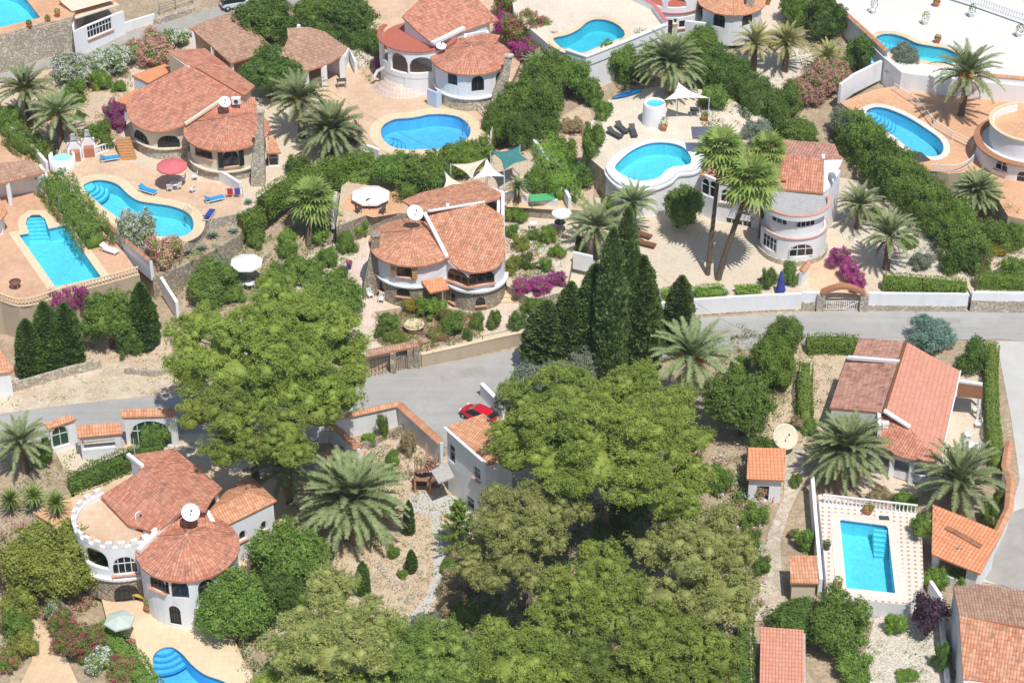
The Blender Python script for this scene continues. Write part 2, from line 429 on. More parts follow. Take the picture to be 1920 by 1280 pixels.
# --- foliage
leafmat('needles_pine', (.11, .17, .028), (.33, .4, .078), .3, .35)
leafmat('needles_pine_deep', (.1, .16, .03), (.28, .36, .08), .3, .35)
leafmat('needles_pine_dry', (.14, .185, .05), (.38, .385, .125), .3, .8)
leafmat('needles_cypress', (.065, .105, .028), (.16, .225, .07), .2, .8, .15)
leafmat('needles_cypress_bright', (.06, .115, .022), (.13, .21, .05), .2, .8, .15)
leafmat('leaf_dark', (.05, .1, .02), (.15, .24, .05), .25, 1.2)
leafmat('leaf_mid', (.075, .14, .025), (.22, .325, .065), .28, 1.0)
leafmat('leaf_bright', (.1, .19, .025), (.26, .38, .07), .3, 1.0)
leafmat('leaf_yellow', (.13, .17, .03), (.33, .35, .075), .3, 1.0)
leafmat('leaf_grey', (.13, .16, .11), (.3, .34, .25), .25, 1.3)
leafmat('leaf_blue', (.09, .17, .13), (.22, .34, .27), .2, 1.3)
leafmat('leaf_hedge', (.075, .13, .02), (.19, .26, .045), .2, 1.6, .12)
leafmat('leaf_plum', (.03, .018, .03), (.09, .05, .075), .15, 1.5)
leafmat('leaf_palm', (.13, .165, .07), (.31, .36, .17), .3, 1.6, .15)
leafmat('leaf_palm_yellow', (.2, .21, .07), (.42, .41, .16), .3, 1.6, .15)
leafmat('leaf_fan', (.14, .21, .05), (.36, .46, .13), .35, 1.6, .15)
leafmat('leaf_agave', (.16, .22, .17), (.33, .4, .3), .1, 1.6)
leafmat('leaf_dry', (.22, .17, .09), (.42, .34, .2), .2, 1.6)
leafmat('petal_white', (.72, .72, .66), (.88, .88, .84), .35, 2); leafmat('petal_pink', (.58, .24, .24), (.78, .44, .42), .35, 2)
leafmat('petal_rose', (.34, .05, .1), (.55, .12, .18), .3, 2)
leafmat('petal_magenta', (.32, .015, .22), (.6, .05, .42), .35, 2); leafmat('petal_orange', (.5, .15, .02), (.7, .35, .05), .3, 2)
leafmat('petal_red', (.4, .02, .02), (.6, .06, .04), .3, 2)
hm = bpy.data.materials.new('haze_air'); hm.use_nodes = True; ht = hm.node_tree; ht.nodes.remove(ht.nodes['Principled BSDF'])
pv = ht.nodes.new('ShaderNodeVolumePrincipled'); pv.inputs['Color'].default_value = (.82, .9, 1, 1); pv.inputs['Density'].default_value = .00013; pv.inputs['Anisotropy'].default_value = .1
ht.links.new(pv.outputs[0], ht.nodes['Material Output'].inputs['Volume']); MATS['haze_air'] = hm
M = MATS
# ------------------------------------------------------------------ platforms (levelled gardens cut into the hillside)
def pxw(pts, z): return [at(x, y, z) for x, y in pts]
ZPL, ZPA, ZBANK, ZPB, ZPE, ZPD, ZYARD, ZGC, ZPAT, ZGR, ZPO, ZPW, ZPT, ZPR, ZPG = 4.0, 4.5, 3.3, 4.5, 7.2, 4.4, 1.3, 1.3, 3.7, 2.5, 4.3, 6.3, 8.6, 1.5, .45
P_PX = {
 'left': (ZPL, [(-90, 560), (0, 564), (34, 575), (69, 571), (103, 559), (155, 545), (206, 531), (262, 515), (236, 478), (205, 440), (150, 385), (105, 335), (78, 300), (40, 275), (-90, 160)]),
 'house_a': (ZPA, [(205, 436), (240, 452), (300, 464), (345, 458), (378, 432), (388, 412), (452, 400), (470, 392), (520, 344), (600, 310), (700, 282), (655, 245), (600, 180), (560, 130), (350, 60), (240, 100), (205, 200), (100, 300), (112, 340), (160, 392)]),
 'bank': (ZBANK, [(286, 520), (340, 500), (400, 470), (450, 440), (470, 392), (388, 405), (345, 450), (300, 456), (240, 446), (215, 430), (240, 470)]),
 'house_b': (ZPB, [(655, 245), (712, 291), (780, 298), (860, 289), (920, 268), (936, 200), (975, 120), (965, 20), (930, -60), (700, -60), (640, 100), (530, 88), (520, 130), (590, 180)]),
 'house_e': (ZPE, [(965, 30), (1030, 85), (1064, 101), (1098, 114), (1170, 86), (1248, 54), (1225, 20), (1165, -8), (1165, -90), (930, -90), (960, 0)]),
 'round_pool': (ZPD, [(1098, 290), (1108, 230), (1135, 190), (1175, 172), (1240, 162), (1340, 170), (1440, 225), (1425, 262), (1330, 278), (1312, 300), (1270, 322), (1240, 338), (1190, 345), (1145, 330)]),
 'yard': (ZYARD, [(1040, 620), (1100, 596), (1226, 568), (1300, 564), (1430, 559), (1530, 557), (1625, 557), (1815, 558), (2000, 562), (2000, 470), (1830, 450), (1720, 400), (1640, 345), (1560, 330), (1300, 395), (1200, 375), (1110, 370), (1075, 480), (1060, 560)]),
 'garden_c': (ZGC, [(600, 590), (640, 640), (690, 670), (775, 668), (790, 665), (880, 645), (1000, 617), (1045, 600), (1060, 540), (945, 430), (700, 430), (640, 450), (570, 480), (540, 540)]),
 'patio_c': (ZPAT, [(630, 425), (690, 402), (740, 400), (800, 400), (950, 385), (1095, 395), (1060, 330), (985, 268), (850, 308), (705, 298), (640, 350)]),
 'right_c': (ZGR, [(950, 535), (1000, 562), (1062, 545), (1085, 420), (1090, 385), (940, 380), (938, 440)]),
 'oval_pool': (ZPO, [(1575, 192), (1640, 168), (1700, 158), (1790, 178), (2010, 180), (2010, 430), (1890, 405), (1845, 330), (1812, 323), (1780, 326), (1737, 319), (1700, 290), (1640, 243)]),
 'white_top': (ZPW, [(1540, -60), (1578, 28), (1650, 102), (1690, 136), (1710, 140), (1800, 150), (1920, 162), (2010, 168), (2010, -90), (1540, -90)]),
 'top_left': (ZPT, [(-90, 92), (0, 72), (60, 54), (134, 38), (150, 0), (170, -90), (-90, -90)]),
 'lower_right': (ZPR, [(1534, 927), (1552, 1118), (1704, 1134), (1732, 1090), (1728, 985), (1718, 966), (1540, 926)]),
 'lower_left': (ZPG, [(60, 960), (130, 990), (190, 1120), (205, 1180), (260, 1200), (262, 1260), (300, 1400), (520, 1400), (480, 1290), (440, 1200), (470, 1120), (470, 1060), (560, 960), (520, 900), (430, 880), (240, 830), (140, 930)]),
}
for k, (z, pts) in P_PX.items(): PLAT.append((pxw(pts, z), z))
# ------------------------------------------------------------------ pool outlines
POOLS = {}
def pool_px(name, z, pts, sm=True):
    w_ = pxw(pts, z); POOLS[name] = (smooth_loop(w_) if sm else w_, z)
pool_px('a', ZPA, [(155, 352), (168, 340), (192, 337), (220, 345), (241, 364), (261, 376), (292, 381), (326, 387), (354, 400), (364, 418), (360, 434), (342, 444), (318, 446), (290, 442), (262, 432), (235, 418), (205, 398), (180, 378)])
_a = [(34, 440.5), (53, 437)] + [(47, 420), (50, 409), (60, 402), (74, 402), (85, 410), (92, 428)] + [(122, 422), (191, 520), (103, 539)]
pool_px('l', ZPL, _a, False)
pool_px('b', ZPB, [(713, 247), (720, 233), (740, 223), (765, 221), (785, 218), (805, 214), (835, 214), (862, 220), (880, 235), (883, 250), (873, 265), (850, 276), (820, 281), (790, 281), (760, 281), (735, 276), (718, 263)])
pool_px('e', ZPE, [(1037, 72), (1063, 65), (1084, 55), (1101, 41), (1118, 36), (1139, 38), (1159, 47), (1171, 60), (1170, 70), (1152, 77), (1125, 88), (1108, 95), (1091, 100), (1067, 97), (1046, 86)])
pool_px('d', ZPD+.35, [(1152, 316), (1163, 299), (1187, 280), (1218, 268), (1252, 267), (1280, 275), (1295, 292), (1296, 306), (1283, 311), (1262, 314), (1249, 321), (1238, 332), (1221, 338), (1197, 340), (1173, 332)])
pool_px('o', ZPO, [(1623, 210), (1637, 201), (1658, 202), (1682, 210), (1709, 223), (1737, 241), (1761, 259), (1770, 275), (1766, 289), (1750, 295), (1725, 290), (1702, 278), (1675, 256), (1654, 241), (1635, 228)])
pool_px('w', ZPW, [(1641, 72), (1654, 64), (1675, 64), (1696, 70), (1720, 81), (1747, 86), (1775, 91), (1799, 103), (1803, 113), (1788, 119), (1761, 119), (1726, 113), (1696, 107), (1668, 100), (1647, 86)])
pool_px('t', ZPT, [(-60, 68), (77, 34), (52, 2), (30, -16), (0, -26), (-60, -20)], False)
pool_px('r', ZPR, [(1573.5, 976), (1576, 973), (1660, 984), (1666, 989), (1680, 1113), (1585.6, 1103)], False)
pool_px('g', ZPG, [(285, 1239), (292, 1221), (309, 1212), (326, 1213), (344, 1226), (361, 1245), (385, 1263), (426, 1279), (460, 1310), (430, 1350), (340, 1340), (295, 1280)])
def loop_center(P): 
    return sum((Vector(p) for p in P), Vector())/len(P)
# ------------------------------------------------------------------ the hillside: one sheet to the horizon
def build_ground():
    xs = np.concatenate([[-1500, -700, -350, -200, -130], np.arange(-90, 91, 1.0), [130, 200, 350, 700, 1500]])
    ys = np.concatenate([[-1500, -700, -300, -150, -90], np.arange(-62, 106, 1.0), [130, 180, 300, 700, 1500]])
    X, Y = np.meshgrid(xs, ys)
    Yc = np.clip(Y, None, 130)
    Z = Gv(np.clip(X, -90, 90), Yc)
    r = np.random.RandomState(4)
    Z = Z + 0.05*np.sin(X*.7+np.cos(Y*.5))*np.cos(Y*.6)*(Z > .15)
    flat = Z.ravel(); fx = X.ravel(); fy = Y.ravel()
    for poly, z in PLAT:
        x0 = min(p.x for p in poly); x1 = max(p.x for p in poly); y0 = min(p.y for p in poly); y1 = max(p.y for p in poly)
        grow = offset_loop(poly, .8)
        for i in np.where((fx > x0-1) & (fx < x1+1) & (fy > y0-1) & (fy < y1+1))[0]:
            if inside(fx[i], fy[i], grow): flat[i] = min(flat[i], z-.35)
    for P, z in POOLS.values():
        grow = offset_loop(P, .9)
        for i in range(len(fx)):
            if abs(fx[i]-P[0].x) < 20 and abs(fy[i]-P[0].y) < 20 and inside(fx[i], fy[i], grow): flat[i] = min(flat[i], z-2.4)
    n0, n1 = X.shape
    co = np.stack([fx, fy, flat], 1)
    idx = np.arange(n0*n1).reshape(n0, n1)
    q = np.stack([idx[:-1, :-1], idx[:-1, 1:], idx[1:, 1:], idx[1:, :-1]], -1).reshape(-1, 4)
    me = bpy.data.meshes.new('hillside_ground'); me.from_pydata(co.tolist(), [], q.tolist()); me.materials.append(M['dry_soil'])
    for p in me.polygons: p.use_smooth = True
    o = link('hillside_ground', me); tag(o, 'dry sandy hillside between the walled gardens', None, None, 'structure')
build_ground()
def holes_for(poly, z, grow=.25):
    hs = []
    for P, pz in POOLS.values():
        c = loop_center(P)
        if abs(pz-z) < .6 and inside(c.x, c.y, poly): hs.append(offset_loop(P, grow))
    return hs
def sheet(name, poly, z, mat, label=None, kind='structure', th=0):
    bm = bmesh.new(); fill_poly(bm, [poly]+holes_for(poly, z), z)
    o = bm_obj(name, bm, mat); return tag(o, label, None, None, kind)
def drape(name, px, mat, off=.05, label=None, kind='structure', sm=False):
    pts = []
    for x, y in px:
        z = 1.0
        for i in range(10): p = at(x, y, z); z = G(p.x, p.y)
        pts.append(Vector((p.x, p.y, 0)))
    if sm: pts = smooth_loop(pts, 4)
    bm = bmesh.new(); fill_poly(bm, [pts], 0)
    x0, x1 = min(p.x for p in pts), max(p.x for p in pts); y0, y1 = min(p.y for p in pts), max(p.y for p in pts)
    for ax, a, b in (((1, 0, 0), x0, x1), ((0, 1, 0), y0, y1)):
        t = math.ceil(a/3)*3
        while t < b:
            bmesh.ops.bisect_plane(bm, geom=bm.verts[:]+bm.edges[:]+bm.faces[:], plane_co=Vector(ax)*t, plane_no=Vector(ax)); t += 3
    for v in bm.verts: v.co.z = G(v.co.x, v.co.y)+off
    o = bm_obj(name, bm, mat); return tag(o, label, None, None, kind)
def patch(name, px, z, mat, off=.012, label=None, sm=False):
    P = pxw(px, z)
    if sm: P = smooth_loop(P, 4)
    return sheet(name, P, z+off, mat, label)
TOPM = {'left': 'paving_terracotta', 'house_a': 'gravel_pale', 'bank': 'dry_soil', 'house_b': 'paving_peach', 'house_e': 'paving_cream', 'round_pool': 'paving_cream',
        'yard': 'gravel_pale', 'garden_c': 'gravel_pale', 'patio_c': 'bare_earth', 'right_c': 'gravel_pale', 'oval_pool': 'paving_orange', 'white_top': 'white_terrace',
        'top_left': 'paving_orange', 'lower_right': 'paving_dotted', 'lower_left': 'paving_sand'}
SIDEM = {'left': 'beige_render', 'house_a': 'pale_stone', 'bank': 'rubble_stone', 'house_b': 'pale_stone', 'house_e': 'white_render', 'round_pool': 'pale_stone',
         'yard': 'pale_stone', 'garden_c': 'beige_render', 'patio_c': 'rubble_stone', 'right_c': 'rubble_stone', 'oval_pool': 'beige_render', 'white_top': 'white_render',
         'top_left': 'pale_stone', 'lower_right': 'white_render', 'lower_left': 'beige_render'}
SIDEL = {'left': 'tall beige rendered retaining wall under the balustraded terrace', 'house_a': 'pale stone retaining wall below the kidney pool terrace at upper left',
         'bank': 'rubble stone wall holding the agave bank below the kidney pool', 'house_b': 'pale stone wall under the blue pool terrace at top centre',
         'house_e': 'long white retaining wall under the highest pool terrace at top centre', 'round_pool': 'low pale stone wall round the cream terrace of the drum shaped pool',
         'yard': 'stone retaining wall below the white wall of the twin palm yard', 'garden_c': 'low beige kerb wall of the central garden along the road',
         'patio_c': 'rubble stone wall under the patio behind the central villa', 'right_c': 'rubble stone wall under the well garden beside the central villa',
         'oval_pool': 'beige rendered retaining wall below the oval pool at right', 'white_top': 'white retaining wall under the large white terrace at top right',
         'top_left': 'high pale stone retaining wall under the top left pool terrace', 'lower_right': 'white retaining wall round the rectangular pool terrace at lower right',
         'lower_left': 'low rendered wall round the terrace of the crenellated villa'}
for k, (z, pts) in P_PX.items():
    poly = pxw(pts, z)
    t_ = sheet('terrace_paving' if TOPM[k].startswith('pav') else 'terrace_ground', poly, z, M[TOPM[k]])
    bm = bmesh.new(); n = len(poly)
    inn = offset_loop(poly, -.35)
    top = [bm.verts.new((p.x, p.y, z-.005)) for p in poly]; tin = [bm.verts.new((p.x, p.y, z-.005)) for p in inn]
    bot = [bm.verts.new((p.x, p.y, min(G(p.x, p.y), z)-1.2)) for p in poly]; bin_ = [bm.verts.new((p.x, p.y, min(G(p.x, p.y), z)-1.2)) for p in inn]
    for i in range(n):
        j = (i+1) % n
        for q in ((top[i], top[j], bot[j], bot[i]), (tin[i], tin[j], bin_[j], bin_[i])):
            bm.faces.new(q)
    bmesh.ops.recalc_face_normals(bm, faces=bm.faces[:])
    o = bm_obj('retaining_wall', bm, M[SIDEM[k]]); own_origin(o); tag(o, SIDEL[k], 'wall', 'retaining walls of the terraced gardens')
# ------------------------------------------------------------------ roads and verges
drape('road', [(-120, 780), (0, 772), (150, 752), (310, 736), (430, 735), (600, 722), (690, 706), (760, 692), (880, 672), (1000, 648), (1100, 618), (1226, 603), (1300, 598), (1420, 590), (1600, 582), (1920, 580), (2060, 580),
               (2060, 660), (1878, 636), (1700, 640), (1520, 640), (1420, 655), (1300, 660), (1150, 690), (1000, 710), (950, 730), (905, 800), (850, 812), (760, 800), (700, 780), (560, 806), (400, 812), (150, 830), (-120, 860)], M['asphalt_grey'], .05, 'grey asphalt road winding between the villas')
drape('side_road', [(1868, 640), (2100, 640), (2100, 1140), (1840, 1090), (1880, 1000), (1912, 900), (1895, 780)], M['concrete_pale'], .035, 'pale concrete side road at the right edge')
drape('road', [(-120, 148), (0, 128), (120, 92), (240, 62), (340, 35), (430, 8), (520, -30), (640, -30), (560, 14), (480, 30), (440, 35), (360, 62), (250, 92), (130, 118), (0, 158), (-120, 190)], M['asphalt_side'], .06, 'narrow grey lane at top left')
drape('parking_area', [(700, 780), (760, 800), (850, 812), (905, 800), (945, 800), (925, 845), (820, 838), (775, 800)], M['asphalt_side'], .065)
drape('dirt_verge', [(-100, 740), (0, 705), (60, 712), (130, 700), (190, 680), (300, 690), (330, 710), (330, 738), (310, 741), (150, 757), (0, 777), (-100, 790)], M['dirt_verge'], .07, 'pale dirt verge along the road at left')
drape('soil_bed', [(190, 640), (260, 620), (320, 640), (330, 700), (200, 690), (120, 700)], M['bare_earth'], .06)
drape('driveway', [(180, 830), (330, 815), (420, 812), (470, 820), (480, 870), (420, 900), (250, 836), (150, 885), (120, 880), (100, 840)], M['gravel_pale'], .08)
drape('soil_bed', [(560, 870), (640, 830), (740, 820), (850, 860), (880, 900), (1000, 960), (860, 1180), (720, 1180), (520, 1240), (500, 960)], M['bare_earth'], .05)
drape('gravel_yard', [(770, 925), (860, 930), (900, 985), (880, 1000), (830, 960), (790, 965), (760, 950)], M['concrete_pale'], .07)
drape('garden_path', [(805, 960), (826, 960), (832, 1040), (826, 1110), (800, 1150), (768, 1180), (755, 1172), (790, 1130), (812, 1090), (815, 1030)], M['concrete_pale'], .075, 'narrow paved path curving down from the spiral stair')
drape('garden_path', [(1470, 840), (1510, 842), (1508, 900), (1480, 960), (1462, 1020), (1468, 1090), (1475, 1160), (1415, 1165), (1428, 1080), (1440, 1000), (1470, 930)], M['crazy_paving'], .08, 'crazy paved path running down past the small sheds')
drape('gravel_yard', [(1430, 640), (1530, 650), (1600, 640), (1560, 780), (1520, 860), (1430, 860), (1400, 760)], M['bare_earth'], .06)
drape('gravel_yard', [(1760, 700), (1850, 700), (1850, 850), (1830, 900), (1700, 930), (1600, 925), (1600, 900)], M['gravel_pale'], .07)
drape('gravel_yard', [(1640, 1160), (1745, 1130), (1790, 1300), (1580, 1320), (1620, 1230)], M['gravel_white'], .07, 'pale pebble garden at bottom right')
drape('garden_path', [(30, 1130), (75, 1170), (110, 1200), (150, 1290), (20, 1320), (60, 1240), (60, 1180)], M['paving_sand'], .075)
drape('gravel_yard', [(1420, 0), (1475, 0), (1500, 60), (1380, 75), (1430, 50)], M['gravel_pale'], .06)
drape('gravel_yard', [(1350, 110), (1510, 90), (1560, 130), (1560, 180), (1400, 160)], M['gravel_white'], .06)
drape('gravel_yard', [(1480, 330), (1700, 420), (1700, 480), (1500, 480)], M['gravel_pale'], .065)
drape('stony_track', [(600, 50), (640, 60), (700, 110), (720, 140), (660, 150), (640, 110)], M['gravel_white'], .07)
drape('bare_slope', [(1040, 230), (1100, 190), (1120, 250), (1110, 400), (1060, 360), (1040, 300)], M['bare_earth'], .05)
drape('soil_bed', [(0, 150), (240, 100), (245, 200), (200, 260), (60, 280), (-60, 230)], M['bare_earth'], .05)
drape('service_area', [(1848, 1010), (1900, 960), (2050, 900), (2050, 1160), (1830, 1080)], M['asphalt_side'], .06)
# surfaces laid on the terraces
patch('terrace_paving', [(118, 330), (160, 300), (215, 268), (235, 300), (285, 318), (345, 338), (420, 345), (452, 360), (455, 400), (388, 410), (378, 430), (345, 456), (300, 462), (240, 450), (175, 405), (140, 350)], ZPA, M['paving_peach'])
patch('soil_bed', [(150, 180), (245, 150), (232, 200), (225, 255), (160, 290), (118, 320), (104, 300)], ZPA, M['bare_earth'], .02)
patch('terrace_paving', [(636, 390), (690, 330), (745, 330), (760, 398), (700, 408)], ZPAT, M['paving_orange'])
patch('terrace_paving', [(950, 388), (1060, 395), (1040, 330), (960, 330)], ZPAT, M['paving_sand'])
patch('garden_path', [(648, 570), (660, 500), (690, 450), (715, 470), (700, 520), (690, 560), (740, 590), (940, 590), (950, 560), (965, 570), (960, 605), (880, 625), (740, 622), (680, 610)], ZGC, M['paving_pinkish'], .014)
patch('soil_bed', [(700, 585), (800, 570), (900, 590), (900, 610), (800, 650), (760, 668), (715, 650), (730, 610)], ZGC, M['dry_soil'], .03)
patch('soil_bed', [(955, 430), (1010, 425), (1060, 460), (1040, 520), (985, 540), (955, 480), (980, 450)], ZGR, M['gravel_white'], .02)
patch('driveway', [(1490, 490), (1540, 480), (1600, 530), (1610, 558), (1535, 560)], ZYARD, M['paving_sand'], .014)
patch('soil_bed', [(1580, 350), (1700, 420), (1820, 500), (1660, 520), (1640, 480), (1570, 440)], ZYARD, M['gravel_white'], .02)
patch('terrace_paving', [(300, 1140), (420, 1190), (470, 1260), (520, 1400), (300, 1400), (262, 1250), (250, 1170)], ZPG, M['coping_cream'], .012)
patch('soil_bed', [(100, 985), (60, 960), (130, 930), (150, 990), (140, 1040)], ZPG, M['paving_orange'], .03)
patch('soil_bed', [(975, 35), (1000, 25), (1015, 45), (990, 55)], ZPE, M['paving_pinkish'], .02)
# ------------------------------------------------------------------ pools
def clip_in(P, pt): return inside(pt.x, pt.y, P)
def add_pool(key, label, water, tile, cop_mat, cop_w=.75, depth=1.5, steps=None, band=True, drum=None, low=.12):
    P, z = POOLS[key]; c = loop_center(P)
    root = empty('swimming_pool', (c.x, c.y, z), label, 'swimming pool', 'swimming pools of the villas')
    n = len(P)
    # basin
    bm = bmesh.new()
    t = [bm.verts.new((p.x, p.y, z+.02)) for p in P]; b = [bm.verts.new((p.x, p.y, z-depth)) for p in P]
    for i in range(n): bm.faces.new((t[i], t[(i+1) % n], b[(i+1) % n], b[i]))
    fill_poly(bm, [P], z-depth)
    bmesh.ops.recalc_face_normals(bm, faces=bm.faces[:])
    bm_obj('basin', bm, M[tile], root)
    if band:
        Q = offset_loop(P, -.02); bm = bmesh.new()
        t = [bm.verts.new((p.x, p.y, z+.015)) for p in Q]; b = [bm.verts.new((p.x, p.y, z-.3)) for p in Q]
        for i in range(n): bm.faces.new((t[i], t[(i+1) % n], b[(i+1) % n], b[i]))
        bm_obj('waterline_tiles', bm, M['tile_band'], root)
    bm = bmesh.new(); fill_poly(bm, [offset_loop(P, -.005)], z-low); bm_obj('water', bm, M[water], root)
    # coping slab
    O = offset_loop(P, cop_w); I = offset_loop(P, -.06)
    bm = bmesh.new(); zt = z+.045
    vi = [bm.verts.new((p.x, p.y, zt)) for p in I]; vo = [bm.verts.new((p.x, p.y, zt)) for p in O]
    wi = [bm.verts.new((p.x, p.y, zt-.09)) for p in I]; wo = [bm.verts.new((p.x, p.y, zt-.09)) for p in O]
    for i in range(n):
        j = (i+1) % n
        for q in ((vi[i], vi[j], vo[j], vo[i]), (wi[i], vi[i], vi[j], wi[j])[::-1], (vo[i], vo[j], wo[j], wo[i])):
            bm.faces.new(q)
    bmesh.ops.recalc_face_normals(bm, faces=bm.faces[:])
    bm_obj('coping', bm, M[cop_mat], root)
    if steps:
        sx, sy, cnt, r0, dr = steps[:5]
        s0 = at(sx, sy, z)
        for k in range(cnt):
            bm = bmesh.new(); r = r0+dr*k; zz = z-.22-.24*k
            lathe(bm, [(0, 0), (r-.09, 0)], (s0.x, s0.y, zz), 36)
            lathe(bm, [(r-.09, 0), (r, 0), (r, -.24)], (s0.x, s0.y, zz), 36, mi=1)
            bm_obj('step', bm, [M[tile], M['step_edge']], root)
    return root, P, z
def straight_steps(root, z, a, b, d, cnt, tile):      # a->b front line in world, d = direction they advance
    a, b = Vector(a), Vector(b)
    for k in range(cnt):
        bm = bmesh.new(); zz = z-.2-.22*k
        p = [a+d*(k*.36), b+d*(k*.36), b+d*((k+1)*.36), a+d*((k+1)*.36)]
        v = [bm.verts.new((q.x, q.y, zz)) for q in p]; u = [bm.verts.new((q.x, q.y, zz-1.2)) for q in p]
        bm.faces.new(v)
        for i in range(4): bm.faces.new((v[i], v[(i+1) % 4], u[(i+1) % 4], u[i]))
        e = d*.07
        q = [p[3]-e, p[2]-e, p[2], p[3]]
        f = bm.faces.new([bm.verts.new((x.x, x.y, zz+.01)) for x in q]); f.material_index = 1
        bmesh.ops.recalc_face_normals(bm, faces=bm.faces[:])
        bm_obj('step', bm, [M[tile], M['step_edge']], root)
# ------------------------------------------------------------------ houses
class House:
    def __init__(s, name, px, py, z, label, cat='villa', group='white villas with clay tile roofs'):
        p = at(px, py, z); s.z = z; s.root = empty(name, p, label, cat, group); s.planes = {}; s.w = {}
    def plane(s, key, three):
        P = [at(*t) for t in three]; n = (P[1]-P[0]).cross(P[2]-P[0]).normalized()
        if n.z < 0: n = -n
        s.planes[key] = (P[0], n)
    def onp(s, key, px, py):
        p0, n = s.planes[key]; d = ray(px, py); t = (p0-CAM).dot(n)/d.dot(n); return CAM+d*t
    def zp(s, key, x, y):
        p0, n = s.planes[key]; return p0.z-(n.x*(x-p0.x)+n.y*(y-p0.y))/n.z
    def roof(s, key, three, outline, mat, th=.16, name='roof'):
        s.plane(key, three)
        return s.roof_pts([s.onp(key, *q) for q in outline], s.planes[key][1], mat, th, name)
    def roof_pts(s, pts, n, mat, th=.16, name='roof', obj=True, bm=None):
        new = bm is None
        if new: bm = bmesh.new()
        uvl = bm.loops.layers.uv.verify()
        down = Vector((n.x, n.y, 0)); 
        if down.length < 1e-3: down = Vector((0, -1, 0))
        down.normalize(); dn = (down-n*down.dot(n)).normalized(); u = dn.cross(n).normalized()
        vs = [bm.verts.new(p) for p in pts]
        try: f = bm.faces.new(vs)
        except ValueError: return
        f.normal_update()
        if f.normal.z < 0: f.normal_flip()
        es = f.edges[:]
        lo = [bm.verts.new(p-Vector((0, 0, th))) for p in pts]
        allf = [f]
        for i in range(len(vs)):
            j = (i+1) % len(vs); allf.append(bm.faces.new((vs[j], vs[i], lo[i], lo[j])))
        allf.append(bm.faces.new(lo[::-1]))
        for g in allf:
            for l in g.loops: l[uvl].uv = (l.vert.co.dot(u), l.vert.co.dot(dn))
        for g in allf[1:]: g.material_index = 1
        if new:
            bmesh.ops.triangulate(bm, faces=[g for g in bm.faces if len(g.verts) > 4])
            return bm_obj(name, bm, [M[mat], M['clay_pot']], s.root)
    def cone(s, px, py, z, r, rise, mat, n=14, a0=0, a1=2*math.pi, name='roof', yscale=1.0, caps=True):
        c = at(px, py, z); bm = bmesh.new(); ap = c+Vector((0, 0, rise))
        for k in range(n):
            b0, b1 = a0+(a1-a0)*k/n, a0+(a1-a0)*(k+1)/n
            p1 = c+Vector((r*math.cos(b0), r*math.sin(b0)*yscale, 0)); p2 = c+Vector((r*math.cos(b1), r*math.sin(b1)*yscale, 0))
            bmid = (b0+b1)/2; pm = c+Vector((r*math.cos(bmid), r*math.sin(bmid)*yscale, 0))*1 
            nn = (p1-ap).cross(p2-ap).normalized()
            if nn.z < 0: nn = -nn
            s.roof_pts([ap, p1, p2], nn, mat, bm=bm)
        o = bm_obj(name, bm, [M[mat], M['clay_pot']], s.root)
        if caps:
            bm = bmesh.new()
            for k in range(0, n, 3):
                b0 = a0+(a1-a0)*k/n; p1 = c+Vector((r*math.cos(b0), r*math.sin(b0)*yscale, 0))
                tube(bm, [ap+Vector((0, 0, .01)), p1+Vector((0, 0, .01))], .045, 5)
            lathe(bm, [(.0, .1), (.12, .05), (.2, -.05)], ap, 8)
            bm_obj('hip_tiles', bm, M['hip_clay'], o)
        s.c = c; return c
    def circ(s, px, py, z, r, a0=0, a1=360, n=40):
        c = at(px, py, z) if px is not None else s.c
        return [Vector((c.x+r*math.cos(math.radians(a0+(a1-a0)*k/n)), c.y+r*math.sin(math.radians(a0+(a1-a0)*k/n)), 0)) for k in range(n+1)]
    def wall(s, path, z0, top, mat, ops=(), th=.3, name='wall', frame='white_paint', parent=None):
        """path: world points; top: number, plane key or function; ops: (kind, px, py, w, h)"""
        P = [Vector((p.x, p.y, 0)) for p in path]
        cum = [0.0]
        for i in range(1, len(P)): cum.append(cum[-1]+(P[i]-P[i-1]).length)
        # outward side = the side facing away from the path's centroid
        cen = loop_center(P)
        def hit(px, py):
            d = ray(px, py); best = None
            for i in range(len(P)-1):
                e = P[i+1]-P[i]
                if e.length < 1e-6: continue
                nn = Vector((e.y, -e.x, 0)).normalized()
                if abs(d.dot(nn)) < 1e-6: continue
                t = (P[i]-CAM).dot(nn)/d.dot(nn); q = CAM+d*t
                k = (Vector((q.x, q.y, 0))-P[i]).dot(e)/e.length_squared
                if -.001 <= k <= 1.001 and z0-1 <= q.z <= z0+14:
                    if best is None or t < best[0]: best = (t, cum[i]+k*e.length, q.z)
            return best
        def pt(u):
            u = max(0, min(cum[-1], u))
            for i in range(len(P)-1):
                if u <= cum[i+1]+1e-9:
                    L = cum[i+1]-cum[i]; k = (u-cum[i])/L if L > 0 else 0
                    return P[i].lerp(P[i+1], k), (P[i+1]-P[i]).normalized()
            return P[-1], (P[-1]-P[-2]).normalized()
        def topz(p):
            if isinstance(top, (int, float)): return top
            if callable(top): return top(p.x, p.y)
            return s.zp(top, p.x, p.y)-.13
        wins = []
        for o in ops:
            kind, px, py, ww, hh = o[:5]
            h_ = hit(px, py)
            if h_ is None: print('NOHIT', s.root.name, o); continue
            _, u, z = h_
            zb = z-hh/2; 
            if kind in ('door', 'grille', 'porch_low'): zb = max(zb, z0+.02)
            tz = topz(pt(u)[0])-.1
            zt = min(zb+hh, tz)
            if zt-zb < .3: print('LOWTOP', s.root.name, o); continue
            wins.append((kind, u-ww/2, u+ww/2, zb, zt, o))
        brk = set(cum)
        for k, ua, ub, zb, zt, o in wins:
            for i in range(11): brk.add(ua+(ub-ua)*i/10)
        brk = sorted(b for b in brk if -1e-6 <= b <= cum[-1]+1e-6)
